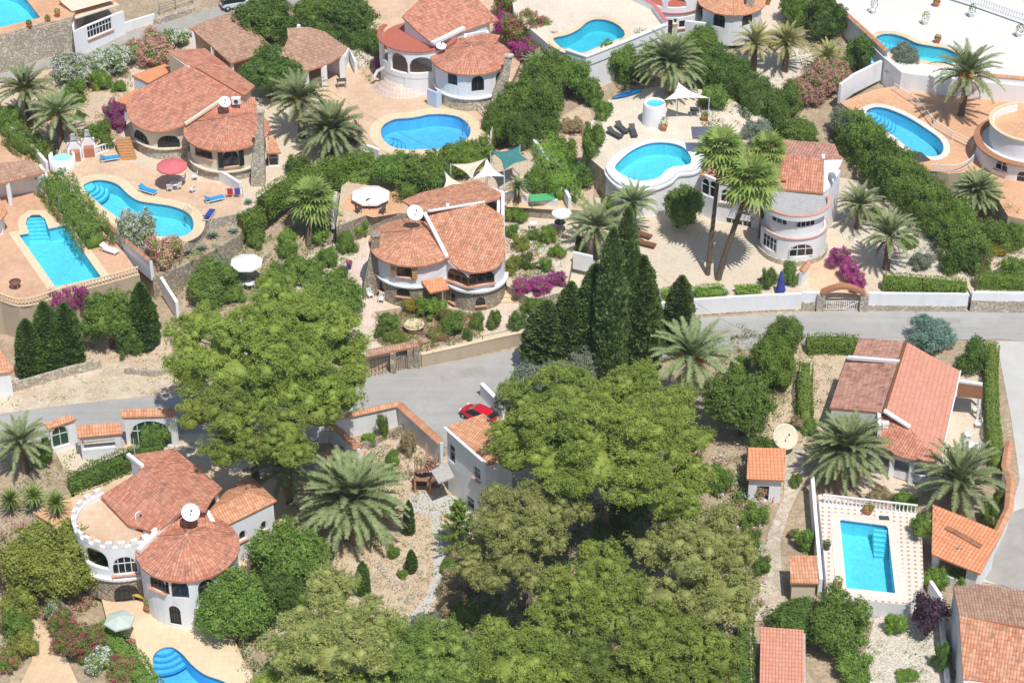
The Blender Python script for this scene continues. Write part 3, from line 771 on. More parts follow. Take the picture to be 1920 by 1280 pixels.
        br = [brk[0]]
        for b in brk[1:]:
            if b-br[-1] > 1e-4: br.append(b)
        def oph(w_, u):
            k, ua, ub, zb, zt, o = w_
            f = (u-(ua+ub)/2)/((ub-ua)/2); f = max(-1, min(1, f))
            if k in ('win', 'door', 'gap', 'shut'): return zt
            ar = min((ub-ua)/2, (zt-zb)*.55)
            return zt-ar+ar*math.sqrt(max(0, 1-f*f))
        bm = bmesh.new()
        for i in range(len(br)-1):
            ua, ub = br[i], br[i+1]; um = (ua+ub)/2
            pa, _ = pt(ua+1e-5); pb, _ = pt(ub-1e-5); za, zb_ = topz(pa), topz(pb)
            segs = []; cur = (z0, z0)
            for w_ in sorted((w_ for w_ in wins if w_[1] < um < w_[2]), key=lambda q: q[3]):
                segs.append((cur, (w_[3], w_[3]))); cur = (min(oph(w_, ua), za), min(oph(w_, ub), zb_))
            segs.append((cur, (za, zb_)))
            for (a0, b0), (a1, b1) in segs:
                if a1-a0 < .002 and b1-b0 < .002: continue
                vv = [bm.verts.new((pa.x, pa.y, a0)), bm.verts.new((pb.x, pb.y, b0)), bm.verts.new((pb.x, pb.y, b1)), bm.verts.new((pa.x, pa.y, a1))]
                bm.faces.new(vv)
        bmesh.ops.remove_doubles(bm, verts=bm.verts[:], dist=.001)
        # sign of outward normal
        mid, tdir = pt(cum[-1]/2); nrm = Vector((tdir.y, -tdir.x, 0))
        sgn = 1 if (mid-cen).dot(nrm) >= 0 or len(P) == 2 else -1
        if len(P) == 2: sgn = 1 if nrm.dot(CAM-mid) > 0 else -1
        for f in bm.faces:
            f.normal_update(); c_ = f.calc_center_median()
        # faces were wound so that normal = (dy,-dx): flip when inward
        if sgn < 0:
            for f in bm.faces: f.normal_flip()
        o_ = bm_obj(name, bm, M[mat], parent or s.root)
        md = o_.modifiers.new('thick', 'SOLIDIFY'); md.thickness = th; md.offset = -1; md.use_even_offset = False
        for w_ in wins: s.window(w_, pt, sgn, oph, frame)
        return o_
    def window(s, w_, pt, sgn, oph, frame):
        k, ua, ub, zb, zt, o = w_
        if k in ('gap', 'open'): return
        extra = o[5] if len(o) > 5 else {}
        fm = extra.get('frame', frame)
        c, t = pt((ua+ub)/2); n = Vector((t.y, -t.x, 0))*sgn
        W = ub-ua; ins = c-n*.12
        # outline in (u,z)
        N = 8 if k not in ('win', 'door', 'shut') else 1
        out = [(-W/2, zb), (W/2, zb)]
        if N == 1: out += [(W/2, zt), (-W/2, zt)]
        else: out += [(W/2-W*i/N, oph(w_, ub-W*i/N)) for i in range(N+1)]
        cz = (zb+zt)/2
        def P3(u, z, d): q = ins+t*u+n*d; return Vector((q.x, q.y, z))
        nm = 'door' if k in ('door', 'grille') else 'window'
        b = .07
        inn = []
        for u, z in out:
            inn.append((u*(1-2*b/W), cz+(z-cz)*(1-2*b/(zt-zb))))
        bm = bmesh.new(); m_ = len(out)
        for (d0, d1) in ((.04, -.04),):
            A = [bm.verts.new(P3(u, z, d0)) for u, z in out]; B = [bm.verts.new(P3(u, z, d0)) for u, z in inn]
            C_ = [bm.verts.new(P3(u, z, d1)) for u, z in inn]
            for i in range(m_):
                j = (i+1) % m_
                bm.faces.new((A[i], A[j], B[j], B[i])); bm.faces.new((B[i], B[j], C_[j], C_[i]))
        nm_ = extra.get('bars', max(1, round(W/.7)) if k != 'grille' else 4)
        for i in range(1, nm_):
            u = -W/2+W*i/nm_; zz = oph(w_, (ua+ub)/2+u) if N > 1 else zt
            q = P3(u, (zb+zz)/2, .0); box(bm, q, (.06, .06, zz-zb), math.atan2(t.y, t.x))
        if zt-zb > 1.1:
            q = P3(0, zb+(zt-zb)*.6, 0); box(bm, q, (W, .05, .05), math.atan2(t.y, t.x))
        bmesh.ops.recalc_face_normals(bm, faces=bm.faces[:])
        base = Vector(((ins.x), (ins.y), zb))
        e = bm_obj(nm, bm, M[fm], s.root)
        bm = bmesh.new(); bm.faces.new([bm.verts.new(P3(u, z, -.03)) for u, z in out])
        bm_obj('pane', bm, M['dark_green_paint'] if extra.get('green') else (M['window_glass'] if k != 'grille' or True else M['black_iron']), e)
        if extra.get('sill', k in ('arch', 'win')):
            bm = bmesh.new(); q = c+n*.06; box(bm, (q.x, q.y, zb-.05), (W+.2, .28, .07), math.atan2(t.y, t.x))
            bm_obj('sill', bm, M[extra.get('sillm', 'hip_clay')], e)
        if extra.get('shutters'):
            for sg in (-1, 1):
                bm = bmesh.new(); q = c+n*.16+t*sg*(W/2+.28); box(bm, (q.x, q.y, cz), (.5, .05, (zt-zb)*.95), math.atan2(t.y, t.x)+sg*.35)
                for h in range(5): box(bm, (q.x+n.x*.04, q.y+n.y*.04, zb+(zt-zb)*(.12+.19*h)), (.4, .03, .05), math.atan2(t.y, t.x)+sg*.35)
                bm_obj('shutter', bm, M[extra['shutters']], s.root)
    def beam(s, pts, wd, ht, mat, name='ridge_trim'):
        bm = bmesh.new(); W = [Vector(p) if isinstance(p, Vector) else at(*p) for p in pts]
        for a, b in zip(W, W[1:]):
            d = (b-a); L = math.hypot(d.x, d.y); n = Vector((-d.y, d.x, 0)).normalized()*wd/2; h = Vector((0, 0, ht))
            v = [bm.verts.new(q) for q in (a-n, a+n, b+n, b-n, a-n+h, a+n+h, b+n+h, b-n+h)]
            for f in ((0, 1, 2, 3), (4, 7, 6, 5), (0, 4, 5, 1), (1, 5, 6, 2), (2, 6, 7, 3), (3, 7, 4, 0)): bm.faces.new([v[i] for i in f])
        bmesh.ops.recalc_face_normals(bm, faces=bm.faces[:])
        return bm_obj(name, bm, M[mat], s.root)
    def slab(s, poly, z, th, mat, name='floor', hole=None):
        bm = bmesh.new(); P = [Vector((p.x, p.y, 0)) for p in poly]
        fill_poly(bm, [P], z); n = len(P)
        t = [bm.verts.new((p.x, p.y, z)) for p in P]; b = [bm.verts.new((p.x, p.y, z-th)) for p in P]
        for i in range(n): bm.faces.new((t[i], t[(i+1) % n], b[(i+1) % n], b[i]))
        bmesh.ops.remove_doubles(bm, verts=bm.verts[:], dist=.0005); bmesh.ops.recalc_face_normals(bm, faces=bm.faces[:])
        return bm_obj(name, bm, M[mat], s.root)
    def ring(s, path, z, wd, ht, mat, name='parapet', closed=False):
        P = [Vector((p.x, p.y, z)) for p in path]
        return s.beam(P, wd, ht, mat, name)
    def chimney(s, px, py, z0, h, w0, w1, mat, name='chimney', lean=0.0):   # px,py = centre of the foot
        t = at(px, py, z0); bm = bmesh.new(); k = 6; rows = []
        for r, z, dx in ((w0*.72, -.4, 0), (w0*.68, h*.3, lean*.25), (w1*.72, h*.8, lean*.85), (w1*.7, h, lean), (w1*.9, h+.02, lean), (w1*.9, h+.18, lean)):
            rows.append([bm.verts.new((t.x+dx+r*math.cos(a), t.y+r*.8*math.sin(a), t.z+z)) for a in [math.pi/4+math.pi/2*q for q in range(4)]])
        for a_, b_ in zip(rows, rows[1:]):
            for q in range(4): bm.faces.new((a_[q], a_[(q+1) % 4], b_[(q+1) % 4], b_[q]))
        bm.faces.new(rows[-1]); bmesh.ops.recalc_face_normals(bm, faces=bm.faces[:])
        return bm_obj(name, bm, M[mat], s.root)
def W(px, py, z): p = at(px, py, z); return Vector((p.x, p.y, 0))
# ------------------------------------------------------------------ walls, rails, balustrades, fences
def wall_run(path, z0, h, mat, label, cap=None, th=.3, name='garden_wall', group='garden walls', capw=.5, caph=.12, foot=None, tops=None):
    P = [Vector((p.x, p.y, 0)) for p in path]
    zs = z0 if isinstance(z0, (list, tuple)) else [z0]*len(P)
    c = P[0]
    root = empty(name, (c.x, c.y, zs[0]), label, 'wall', group)
    def run(bm, lo, hi, wd):
        n = len(P); L = []; R = []
        for i in range(n):
            t = (P[min(i+1, n-1)]-P[max(i-1, 0)]).normalized(); q = Vector((-t.y, t.x, 0))*wd/2
            L.append(P[i]+q); R.append(P[i]-q)
        rows = [[bm.verts.new((a.x, a.y, zs[i]+(lo if not callable(lo) else 0))) for i, a in enumerate(L)], [bm.verts.new((a.x, a.y, zs[i]+hi)) for i, a in enumerate(L)],
                [bm.verts.new((a.x, a.y, zs[i]+hi)) for i, a in enumerate(R)], [bm.verts.new((a.x, a.y, zs[i]+lo)) for i, a in enumerate(R)]]
        for i in range(n-1):
            for k in range(4): bm.faces.new((rows[k][i], rows[k][i+1], rows[(k+1) % 4][i+1], rows[(k+1) % 4][i]))
        bm.faces.new([r[0] for r in rows]); bm.faces.new([r[-1] for r in rows][::-1])
        bmesh.ops.recalc_face_normals(bm, faces=bm.faces[:])
    bm = bmesh.new(); run(bm, -.6, h, th); bm_obj('wall', bm, M[mat], root)
    if foot:
        bm = bmesh.new(); run(bm, -.6, foot[0], th+.12); bm_obj('stone_footing', bm, M[foot[1]], root)
    if cap:
        bm = bmesh.new()
        if cap.startswith('roof'):
            uvl = bm.loops.layers.uv.verify(); n = len(P)
            top = [bm.verts.new((p.x, p.y, zs[i]+h+caph+.12)) for i, p in enumerate(P)]
            for sg in (-1, 1):
                e = []
                for i in range(n):
                    t = (P[min(i+1, n-1)]-P[max(i-1, 0)]).normalized(); q = Vector((-t.y, t.x, 0))*capw/2*sg
                    e.append(bm.verts.new((P[i].x+q.x, P[i].y+q.y, zs[i]+h)))
                u = 0
                for i in range(n-1):
                    L = (P[i+1]-P[i]).length
                    f = bm.faces.new((top[i], top[i+1], e[i+1], e[i]))
                    for l, (a, b) in zip(f.loops, ((u, 0), (u+L, 0), (u+L, .4), (u, .4))): l[uvl].uv = (a, b)
                    u += L
            bmesh.ops.recalc_face_normals(bm, faces=bm.faces[:])
            bm_obj('tile_cap', bm, M[cap], root)
        else:
            run(bm, h, h+caph, capw); bm_obj('cap', bm, M[cap], root)
    return root
_bal = {}
def balustrade(path, z0, label, h=.85, step=.32, mat='white_paint', rail=.16, name='balustrade', slim=False):
    P = [Vector((p.x, p.y, z0)) for p in path]
    root = empty(name, P[0], label, 'balustrade' if not slim else 'railing', 'balustrades and railings of the terraces')
    def sweep(z, hh, wd, nm):
        bm = bmesh.new()
        for a, b in zip(P, P[1:]):
            d = b-a; m = (a+b)/2; box(bm, (m.x, m.y, z0+z+hh/2), (d.length+.02, wd, hh), math.atan2(d.y, d.x))
        bm_obj(nm, bm, M[mat], root)
    sweep(h-.1, .1, rail, 'top_rail')
    if not slim: sweep(0, .1, rail+.04, 'base_rail')
    else: sweep(.15, .05, rail*.7, 'base_rail')
    key = (h, mat, slim)
    if key not in _bal:
        bm = bmesh.new()
        if slim: box(bm, (0, 0, h/2), (.035, .035, h-.1))
        else: lathe(bm, [(.05, .1), (.085, .22), (.085, .32), (.04, .5), (.05, h-.1)], n=7)
        me = bpy.data.meshes.new('baluster'); bm.to_mesh(me); bm.free(); me.materials.append(M[mat]); _bal[key] = me
    tot = sum((b-a).length for a, b in zip(P, P[1:])); n = int(tot/step)
    if n > 98: step = tot/98
    u = step/2; i = 0; acc = 0
    while u < tot:
        while u > acc+(P[i+1]-P[i]).length: acc += (P[i+1]-P[i]).length; i += 1
        L = (P[i+1]-P[i]).length; q = P[i].lerp(P[i+1], (u-acc)/L)
        o = link('baluster' if not slim else 'post', _bal[key], root, (q-P[0]))
        u += step
    return root
def rail_panel(path, z0, label, h=1.0, n=6, mat='white_paint', name='fence', bars=3, cat='fence'):
    P = [Vector((p.x, p.y, z0)) for p in path]; root = empty(name, P[0], label, cat, None)
    bm = bmesh.new()
    for k in range(bars):
        for a, b in zip(P, P[1:]): tube(bm, [a+Vector((0, 0, h*(k+1)/bars-.02)), b+Vector((0, 0, h*(k+1)/bars-.02))], .03, 4)
    bm_obj('rail', bm, M[mat], root)
    for p in P:
        bm = bmesh.new(); box(bm, (p.x, p.y, z0+h/2), (.09, .09, h)); bm_obj('post', bm, M[mat], root)
    return root
# ------------------------------------------------------------------ the pools
PI = math.pi
add_pool('a', 'kidney shaped turquoise pool with cream coping beside the pink parasol', 'water_turquoise', 'pool_tile', 'coping_cream', 1.0, steps=(160, 347, 4, 1.0, .42))
r_, P_, z_ = add_pool('l', 'rectangular turquoise pool with a rounded step bay on the balustraded left terrace', 'water_turquoise', 'pool_tile', 'coping_cream', .7)
straight_steps(r_, z_, W(44, 406, ZPL), W(88, 404, ZPL), (W(50, 437, ZPL)-W(44, 406, ZPL)).normalized(), 7, 'pool_tile')
add_pool('b', 'blue bean shaped pool with wide cream coping at top centre', 'water_blue', 'pool_tile_blue', 'coping_cream', 1.1, steps=(722, 262, 4, .9, .4))
add_pool('e', 'blue green kidney pool on the highest pink terrace at top centre', 'water_green', 'pool_tile', 'coping_cream', .6)
add_pool('o', 'long oval pool with round steps on the orange terrace at right', 'water_blue', 'pool_tile', 'coping_white', .6, steps=(1634, 212, 6, .7, .4))
add_pool('w', 'long curved pool on the big white terrace at top right', 'water_turquoise', 'pool_tile', 'coping_cream', .6, steps=(1645, 74, 6, .6, .45))
add_pool('t', 'pale turquoise pool cut by the top left corner of the photo', 'water_turquoise', 'pool_tile', 'paving_orange', .5)
r_, P_, z_ = add_pool('r', 'rectangular turquoise pool in a patterned tile terrace at lower right', 'water_turquoise', 'pool_tile', 'coping_white', .75)
straight_steps(r_, z_, W(1638, 987, ZPR), W(1665, 990, ZPR), (W(1643, 1035, ZPR)-W(1638, 987, ZPR)).normalized(), 7, 'pool_tile')
add_pool('g', 'blue pool with curved steps below the crenellated villa at bottom left', 'water_blue', 'pool_tile_blue', 'coping_cream', .7, steps=(304, 1206, 4, 1.1, .42))
r_, P_, z_ = add_pool('d', 'raised drum shaped pool with white curved walls on the hillside terrace', 'water_turquoise', 'pool_tile', 'white_paint', .28)
bm = bmesh.new(); O = offset_loop(P_, 1.0); n = len(O)
E_ = [at(*q, ZPD+.3) for q in [(1137, 318), (1145, 300), (1170, 279), (1212, 264), (1255, 262), (1290, 269), (1318, 286), (1318, 306), (1300, 318), (1272, 322), (1256, 336), (1226, 348), (1190, 350), (1158, 342)]]
D_ = smooth_loop(E_); n = len(D_)
rim = ZPD+.32
fill_poly(bm, [D_, offset_loop(P_, .2)], rim)
t = [bm.verts.new((p.x, p.y, rim)) for p in D_]; m_ = [bm.verts.new((p.x, p.y, rim-.35)) for p in D_]
D2 = offset_loop(D_, .18); a_ = [bm.verts.new((p.x, p.y, rim-.35)) for p in D2]; b_ = [bm.verts.new((p.x, p.y, rim-.55)) for p in D2]; c_ = [bm.verts.new((p.x, p.y, rim-.6)) for p in D_]; d_ = [bm.verts.new((p.x, p.y, G(p.x, p.y)-1.5)) for p in offset_loop(D_, .1)]
for i in range(n):
    j = (i+1) % n
    for x, y in ((t, m_), (m_, a_), (a_, b_), (b_, c_), (c_, d_)): bm.faces.new((x[i], x[j], y[j], y[i]))
bmesh.ops.recalc_face_normals(bm, faces=bm.faces[:])
bm_obj('drum_wall', bm, M['white_render'], r_)

# ------------------------------------------------------------------ central villa
H = House('villa', 830, 560, ZGC, 'central villa with stone lower storey, round left tower and weathered clay roofs')
c = W(776, 453, 6.2); H.c = Vector((c.x, c.y, 6.2))
pc = H.circ(None, None, 6.2, 3.75, 0, 360)
H.wall(pc, ZGC, 3.6, 'rubble_stone', [('arch', 756, 548, 1.3, .9, {'frame': 'black_iron', 'bars': 5}), ('arch', 716, 537, .8, 1.1, {'frame': 'black_iron'})], name='stone_wall')
H.wall(H.circ(None, None, 0, 3.66), 3.6, 6.2, 'white_render', [('arch', 758, 507, 1.5, 1.45, {'frame': 'wood_brown', 'shutters': 'wood_light'})])
H.ring(H.circ(None, None, 0, 3.8), 3.55, .3, .14, 'white_paint', 'ledge')
H.cone(776, 453, 6.2, 4.25, 1.25, 'roof_clay', 20)
c2 = W(890, 474, 5.9); H.c = Vector((c2.x, c2.y, 5.9))
arc = H.circ(None, None, 0, 2.75, 180, 360)
sun = [arc[0]+Vector((0, 6, 0))]+arc+[arc[-1]+Vector((0, 7, 0))]
H.roof('m', [(838, 484, 6.0), (930, 500, 6.0), (906, 380, 7.9)], [(796, 402), (850, 391), (906, 380), (945, 405), (945, 440), (947, 470), (944, 488), (930, 503), (908, 509), (885, 511), (861, 504), (845, 492), (834, 476), (815, 438)], 'roof_clay')
H.roof('k', [(803, 397, 7.6), (909, 379, 7.6), (897, 337, 6.6)], [(753, 376), (789, 361), (897, 337), (951, 368), (909, 380), (803, 397), (796, 402)], 'roof_clay')
arcs = H.circ(None, None, 0, 2.83, 180, 360); sst = [arcs[0]+Vector((0, 6, 0))]+arcs+[arcs[-1]+Vector((0, 7, 0))]
H.wall(sst, ZGC, 3.5, 'rubble_stone', [('arch', 848, 557, .8, 1.1), ('arch', 901, 565, .9, .9, {'frame': 'black_iron'})], name='stone_wall')
H.wall(sun, 3.5, 'm', 'white_render', [('arch', 857, 518, 2.3, 1.45, {'frame': 'wood_brown', 'bars': 3}), ('arch', 903, 521, 2.5, 1.45, {'frame': 'wood_brown', 'bars': 3})])
H.ring(H.circ(None, None, 0, 2.95, 175, 365), 3.42, .35, .2, 'white_paint', 'ledge')
a, b = H.circ(776, 453, 6.2, 3.7, -40, -30)[0], arcs[4]
wl = [W(800, 498, 5.6), W(846, 486, 5.6)]
H.wall([wl[0], wl[1]], ZGC, 5.95, 'white_render', [('porch_low', 816, 545, 1.6, 2.1)], name='entrance_wall')
H.roof('c', [(790, 524, 4.3), (838, 521, 4.3), (803, 548, 3.8)], [(790, 526), (832, 519), (842, 541), (806, 549)], 'roof_flat_orange', name='porch_roof')
H.beam([(796, 402, 8.0), (815, 438, 7.4), (838, 484, 6.15)], .35, .25, 'white_paint')
H.beam([(803, 397, 7.75), (909, 380, 7.75)], .25, .14, 'white_paint')
bk = [W(803, 455, 3.7), W(768, 410, 3.7), W(772, 395, 3.7), W(900, 372, 3.7), W(940, 400, 3.7), W(941, 470, 3.7)]
bk = [W(800, 470, 6.2), W(765, 385, 6.2), W(793, 366, 6.2), W(893, 344, 6.2), W(942, 372, 6.2), W(938, 400, 6.2), W(936, 470, 6.2)]
H.wall(bk, ZGC, lambda x, y: min(H.zp('m', x, y), H.zp('k', x, y))-.15, 'white_render', [('win', 925, 395, .8, .8)])
H.chimney(697, 548, ZGC, 6.3, 1.5, .75, 'rubble_stone', lean=.6)
# outside stair beside it
st = empty('garden_steps', at(945, 545, ZGC), 'terracotta garden steps climbing the right side of the central villa', 'steps', None)
for k in range(7):
    bm = bmesh.new(); p0 = W(950+(-1)*k*1.2, 566-k*9.5, ZGC+.18*k); box(bm, (p0.x+.3, p0.y+.1, ZGC+.09+.17*k-.4), (1.7, .75, 1.0), -.05); bm_obj('step', bm, M['coping_cream'], st)

# ------------------------------------------------------------------ villa A, upper left
H = House('villa', 370, 320, ZPA, 'cream villa with large half round red roof behind the pink parasol terrace')
H.roof('m', [(302, 246, 8.1), (240, 205, 8.3), (400, 150, 9.9)], [(350, 121), (368, 127), (410, 152), (458, 180), (412, 192), (378, 212), (346, 234), (330, 240), (316, 245), (302, 247), (286, 247), (270, 243), (255, 236), (245, 227), (239, 214), (236, 200), (238, 188), (254, 172)], 'roof_red')
zr = H.onp('m', 368, 127).z; zr2 = H.onp('m', 456, 179).z
H.roof('b', [(368, 127, zr), (458, 180, zr2), (385, 91, zr-1.0)], [(311, 94), (385, 91), (435, 130), (478, 161), (458, 180), (410, 152), (368, 127), (350, 121)], 'roof_red')
cc = W(304, 196, 8.1); H.c = cc
p1 = H.onp('m', 244, 190); p2 = H.onp('m', 345, 226)
body = [H.onp('m', *q) for q in [(350, 130), (258, 178), (243, 193), (243, 205), (247, 218), (256, 229), (270, 237), (286, 241), (302, 241), (316, 239), (330, 235), (344, 228), (378, 206), (412, 187), (445, 178)]]
body = [p+Vector((0, .25, 0)) for p in body]
H.wall(body, ZPA, 'm', 'cream_render', [('arch', 264, 258, 2.3, 1.5, {'frame': 'black_iron', 'bars': 4}), ('arch', 316, 266, 2.2, 1.4, {'frame': 'black_iron', 'bars': 6})])
low = [p+Vector((0, -.12, 0)) for p in body[2:13]]
H.wall(low, ZPA, ZPA+1.25, 'pale_stone', name='stone_base'); H.ring(low, ZPA+1.22, .45, .1, 'cream_render', 'ledge')
bb = [H.onp('b', *q) for q in [(352, 124), (316, 98), (383, 95), (432, 133), (470, 162), (452, 178)]]
H.wall(bb, ZPA, 'b', 'cream_render', [])
H.cone(425, 242, 8.2, 4.3, 1.25, 'roof_red', 20)
H.roof('j', [(412, 200, 9.3), (470, 206, 8.6), (347, 236, 8.3)], [(347, 236), (412, 193), (450, 186), (481, 206), (495, 240), (428, 228)], 'roof_red')
H.wall(H.circ(None, None, 0, 3.75), ZPA, 8.25, 'cream_render', [('arch', 380, 278, 2.1, 2.0, {'frame': 'wood_brown', 'bars': 3}), ('arch', 433, 297, 1.5, 1.8, {'frame': 'black_iron', 'shutters': 'black_iron'})])
H.wall(H.circ(None, None, 0, 3.85, 180, 360), ZPA, ZPA+1.1, 'pale_stone', name='stone_base'); H.ring(H.circ(None, None, 0, 3.9, 180, 360), ZPA+1.05, .4, .12, 'cream_render', 'ledge')
H.beam([(347, 235, 8.5), (412, 192, 9.6)], .35, .25, 'cream_render')
H.beam([(368, 126, zr+.05), (458, 179, zr2+.05)], .3, .1, 'clay_pot', 'ridge_tiles')
H.chimney(484, 345, ZPA, 8.0, 1.35, .6, 'pale_stone', lean=.75)
H.roof('o1', [(247, 141, 7.6), (309, 120, 7.6), (278, 156, 7.5)], [(247, 141), (309, 120), (328, 129), (278, 156)], 'roof_flat_orange', name='flat_roof')
H.wall([W(250, 143, 7.5), W(275, 154, 7.5), W(322, 130, 7.5)], ZPA, 7.4, 'white_render', [])
H.roof('o2', [(216, 190, 6.8), (262, 166, 7.0), (240, 200, 6.8)], [(216, 190), (258, 165), (262, 175), (238, 196)], 'roof_flat_orange', name='flat_roof')
H.wall([W(219, 190, 6.7), W(237, 194, 6.7), W(256, 176, 6.7)], ZPA, 6.6, 'white_render', [])
H.roof('o3', [(450, 183, 8.3), (480, 190, 8.2), (478, 207, 8.0)], [(455, 182), (478, 182), (482, 205), (470, 203)], 'roof_red', name='side_roof')
H.roof('o4', [(500, 258, 6.8), (522, 262, 6.6), (527, 287, 6.3)], [(502, 256), (515, 258), (527, 286), (501, 287)], 'roof_orange', name='side_roof')
H.wall([W(503, 285, 6.2), W(522, 284, 6.2), W(516, 262, 6.2)], ZPA, 6.2, 'white_render', [('porch_low', 513, 303, 1.0, 1.6)])
st = empty('garden_steps', at(240, 290, ZPA), 'orange brick steps climbing beside the magenta bougainvillea', 'steps')
for k in range(8):
    p0 = W(242-k*1.6, 298-k*5.0, ZPA+.16*k); bm = bmesh.new(); box(bm, (p0.x, p0.y, ZPA+.17*k-.3), (1.5, .5, .9), .1); bm_obj('step', bm, M['wood_light'], st)

# carport A2 and pavilion B2
H = House('carport', 400, 120, ZPA, 'brown tiled open carport roof behind the cream villa', 'carport', 'outbuildings')
H.roof('m', [(433, 118, 6.6), (515, 92, 6.6), (443, 20, 8.4)], [(354, 51), (443, 20), (457, 41), (485, 62), (515, 93), (433, 119), (395, 85)], 'roof_brown')
for q in [(362, 56), (434, 112), (508, 92), (398, 84)]:
    bm = bmesh.new(); p = H.onp('m', *q); box(bm, (p.x, p.y, (2.5+p.z-.2)/2), (.35, .35, p.z-.2-2.5)); bm_obj('pillar', bm, M['white_render'], H.root)
H.wall([H.onp('m', 362, 50), H.onp('m', 445, 24), H.onp('m', 508, 90)], 2.5, 'm', 'cream_render', [])
H = House('pavilion', 600, 130, ZPB, 'open garden pavilion with brown curved roof above the bean shaped pool', 'pavilion', 'outbuildings')
H.roof('m', [(603, 124, 7.2), (569, 134, 7.2), (580, 51, 8.9)], [(538, 53), (560, 51), (580, 51), (610, 60), (650, 89), (645, 98), (638, 106), (622, 116), (603, 124), (585, 130), (569, 134), (548, 118), (531, 93), (540, 72)], 'roof_brown')
for q in [(572, 128), (607, 120), (641, 100)]:
    bm = bmesh.new(); p = H.onp('m', *q); box(bm, (p.x, p.y, (ZPB+p.z-.2)/2), (.6, .5, p.z-.2-ZPB)); bm_obj('pillar', bm, M['white_render'], H.root)
H.wall([H.onp('m', 574, 126), H.onp('m', 540, 92), H.onp('m', 544, 60), H.onp('m', 582, 56), H.onp('m', 640, 88)], ZPB, 'm', 'white_render', [])
bm = bmesh.new(); p = at(560, 48, 9.2); box(bm, (p.x, p.y, 8.9), (.35, .35, .7)); bm_obj('chimney', bm, M['white_paint'], H.root)
wall_run([W(642, 140, ZPB), W(655, 112, ZPB), W(668, 138, ZPB)], ZPB, 1.4, 'white_render', 'short white garden wall right of the brown roofed pavilion')

# ------------------------------------------------------------------ villa B, top centre
H = House('villa', 840, 190, ZPB, 'white villa with curved arcade balcony and round tower at top centre')
cB = W(784, 64, 9.5); H.c = Vector((cB.x, cB.y, 9.5)); R = 4.15
H.wall(H.circ(None, None, 0, R, 170, 345), 6.4, 9.55, 'white_render', [('open', 747, 118, 2.1, 2.2), ('open', 790, 123, 2.5, 1.9), ('open', 721, 98, 1.2, 2.0)])
H.wall(H.circ(None, None, 0, R-.05, 170, 345), ZPB, 6.38, 'white_render', [], name='plinth')
H.slab(H.circ(None, None, 0, R-.25), 9.0, .25, 'red_floor', 'balcony_floor')
H.slab(H.circ(None, None, 0, R-.25), 6.45, .3, 'coping_cream', 'porch_floor')
H.ring(H.circ(None, None, 0, R-.08, 150, 345), 9.5, .5, .12, 'red_floor', 'parapet_cap')
H.roof('m', [(753, 31, 10.9), (810, 82, 9.6), (915, 43, 9.6)], [(753, 31), (786, 0), (830, -25), (892, 0), (925, 30), (915, 43), (882, 55), (845, 68), (810, 82), (780, 56)], 'roof_red')
H.roof('b', [(892, 0, 10.0), (935, 38, 9.2), (915, 43, 9.6)], [(860, -22), (892, -5), (935, 38), (915, 43)], 'roof_red', name='back_roof')
H.wall([H.onp('m', *q) for q in [(758, 31), (783, 56), (812, 78), (845, 66), (882, 52), (912, 41)]], ZPB, 'm', 'white_render', [])
H.wall([H.onp('m', *q) for q in [(912, 41), (918, 30), (880, -5), (830, -20), (788, 2), (758, 31)]], ZPB, 'm', 'white_render', [])
H.beam([(810, 84, 9.6), (845, 68, 9.65), (870, 55, 9.7)], .5, .3, 'white_paint')
H.cone(883, 105, 8.9, 4.2, 1.1, 'roof_red', 20)
H.wall(H.circ(None, None, 0, 3.75), ZPB+1.45, 8.95, 'white_render', [('arch', 848, 143, 1.15, 2.0, {'sill': False, 'frame': 'dark_grey'}), ('arch', 896, 157, 1.35, 1.75, {'sill': False, 'frame': 'dark_grey'}), ('arch', 935, 150, .9, 1.7, {'sill': False, 'frame': 'dark_grey'})])
H.wall(H.circ(None, None, 0, 3.85, 170, 370), ZPB, ZPB+1.45, 'pale_stone', name='stone_base'); H.ring(H.circ(None, None, 0, 3.9, 170, 370), ZPB+1.4, .3, .12, 'white_paint', 'ledge')
H.wall([W(868, 82, 9.4), W(870, 62, 9.4), W(915, 55, 9.4), W(917, 68, 9.4)], ZPB, 9.3, 'white_render', [])
H.roof('t', [(868, 80, 9.4), (917, 70, 9.4), (905, 95, 9.3)], [(866, 72), (912, 62), (938, 66), (930, 80), (900, 92), (862, 86)], 'roof_red', name='side_roof')
H.wall([W(800, 147, 7.6), W(818, 176, 6.2), W(828, 172, 6.2)], ZPB, 6.3, 'blue_render', [], name='stair_wall')
# curved stair
cs = W(752, 128, 6.3)
for k in range(6):
    bm = bmesh.new(); lathe(bm, [(0, 0), (1.2+.42*k, 0), (1.2+.42*k, -.6)], (cs.x+.2, cs.y-.2, 6.42-.31*(k+1)), 20, math.radians(190), math.radians(325)); bm_obj('step', bm, M['paving_pinkish'], H.root)
H.beam([(722, 128, 6.6), (708, 136, 5.9), (700, 150, 5.2)], .2, .35, 'white_paint', 'stair_wall')
H.beam([(762, 150, 6.2), (762, 174, 4.6)], .25, .5, 'white_paint', 'stair_wall')
H.chimney(931, 203, ZPB, 6.0, 1.6, .7, 'pale_stone', lean=1.3)
balustrade([W(766, 165, ZPB), W(784, 169, ZPB), W(797, 163, ZPB)], ZPB, 'low cream balustrade in front of the arcade balcony villa', .8)

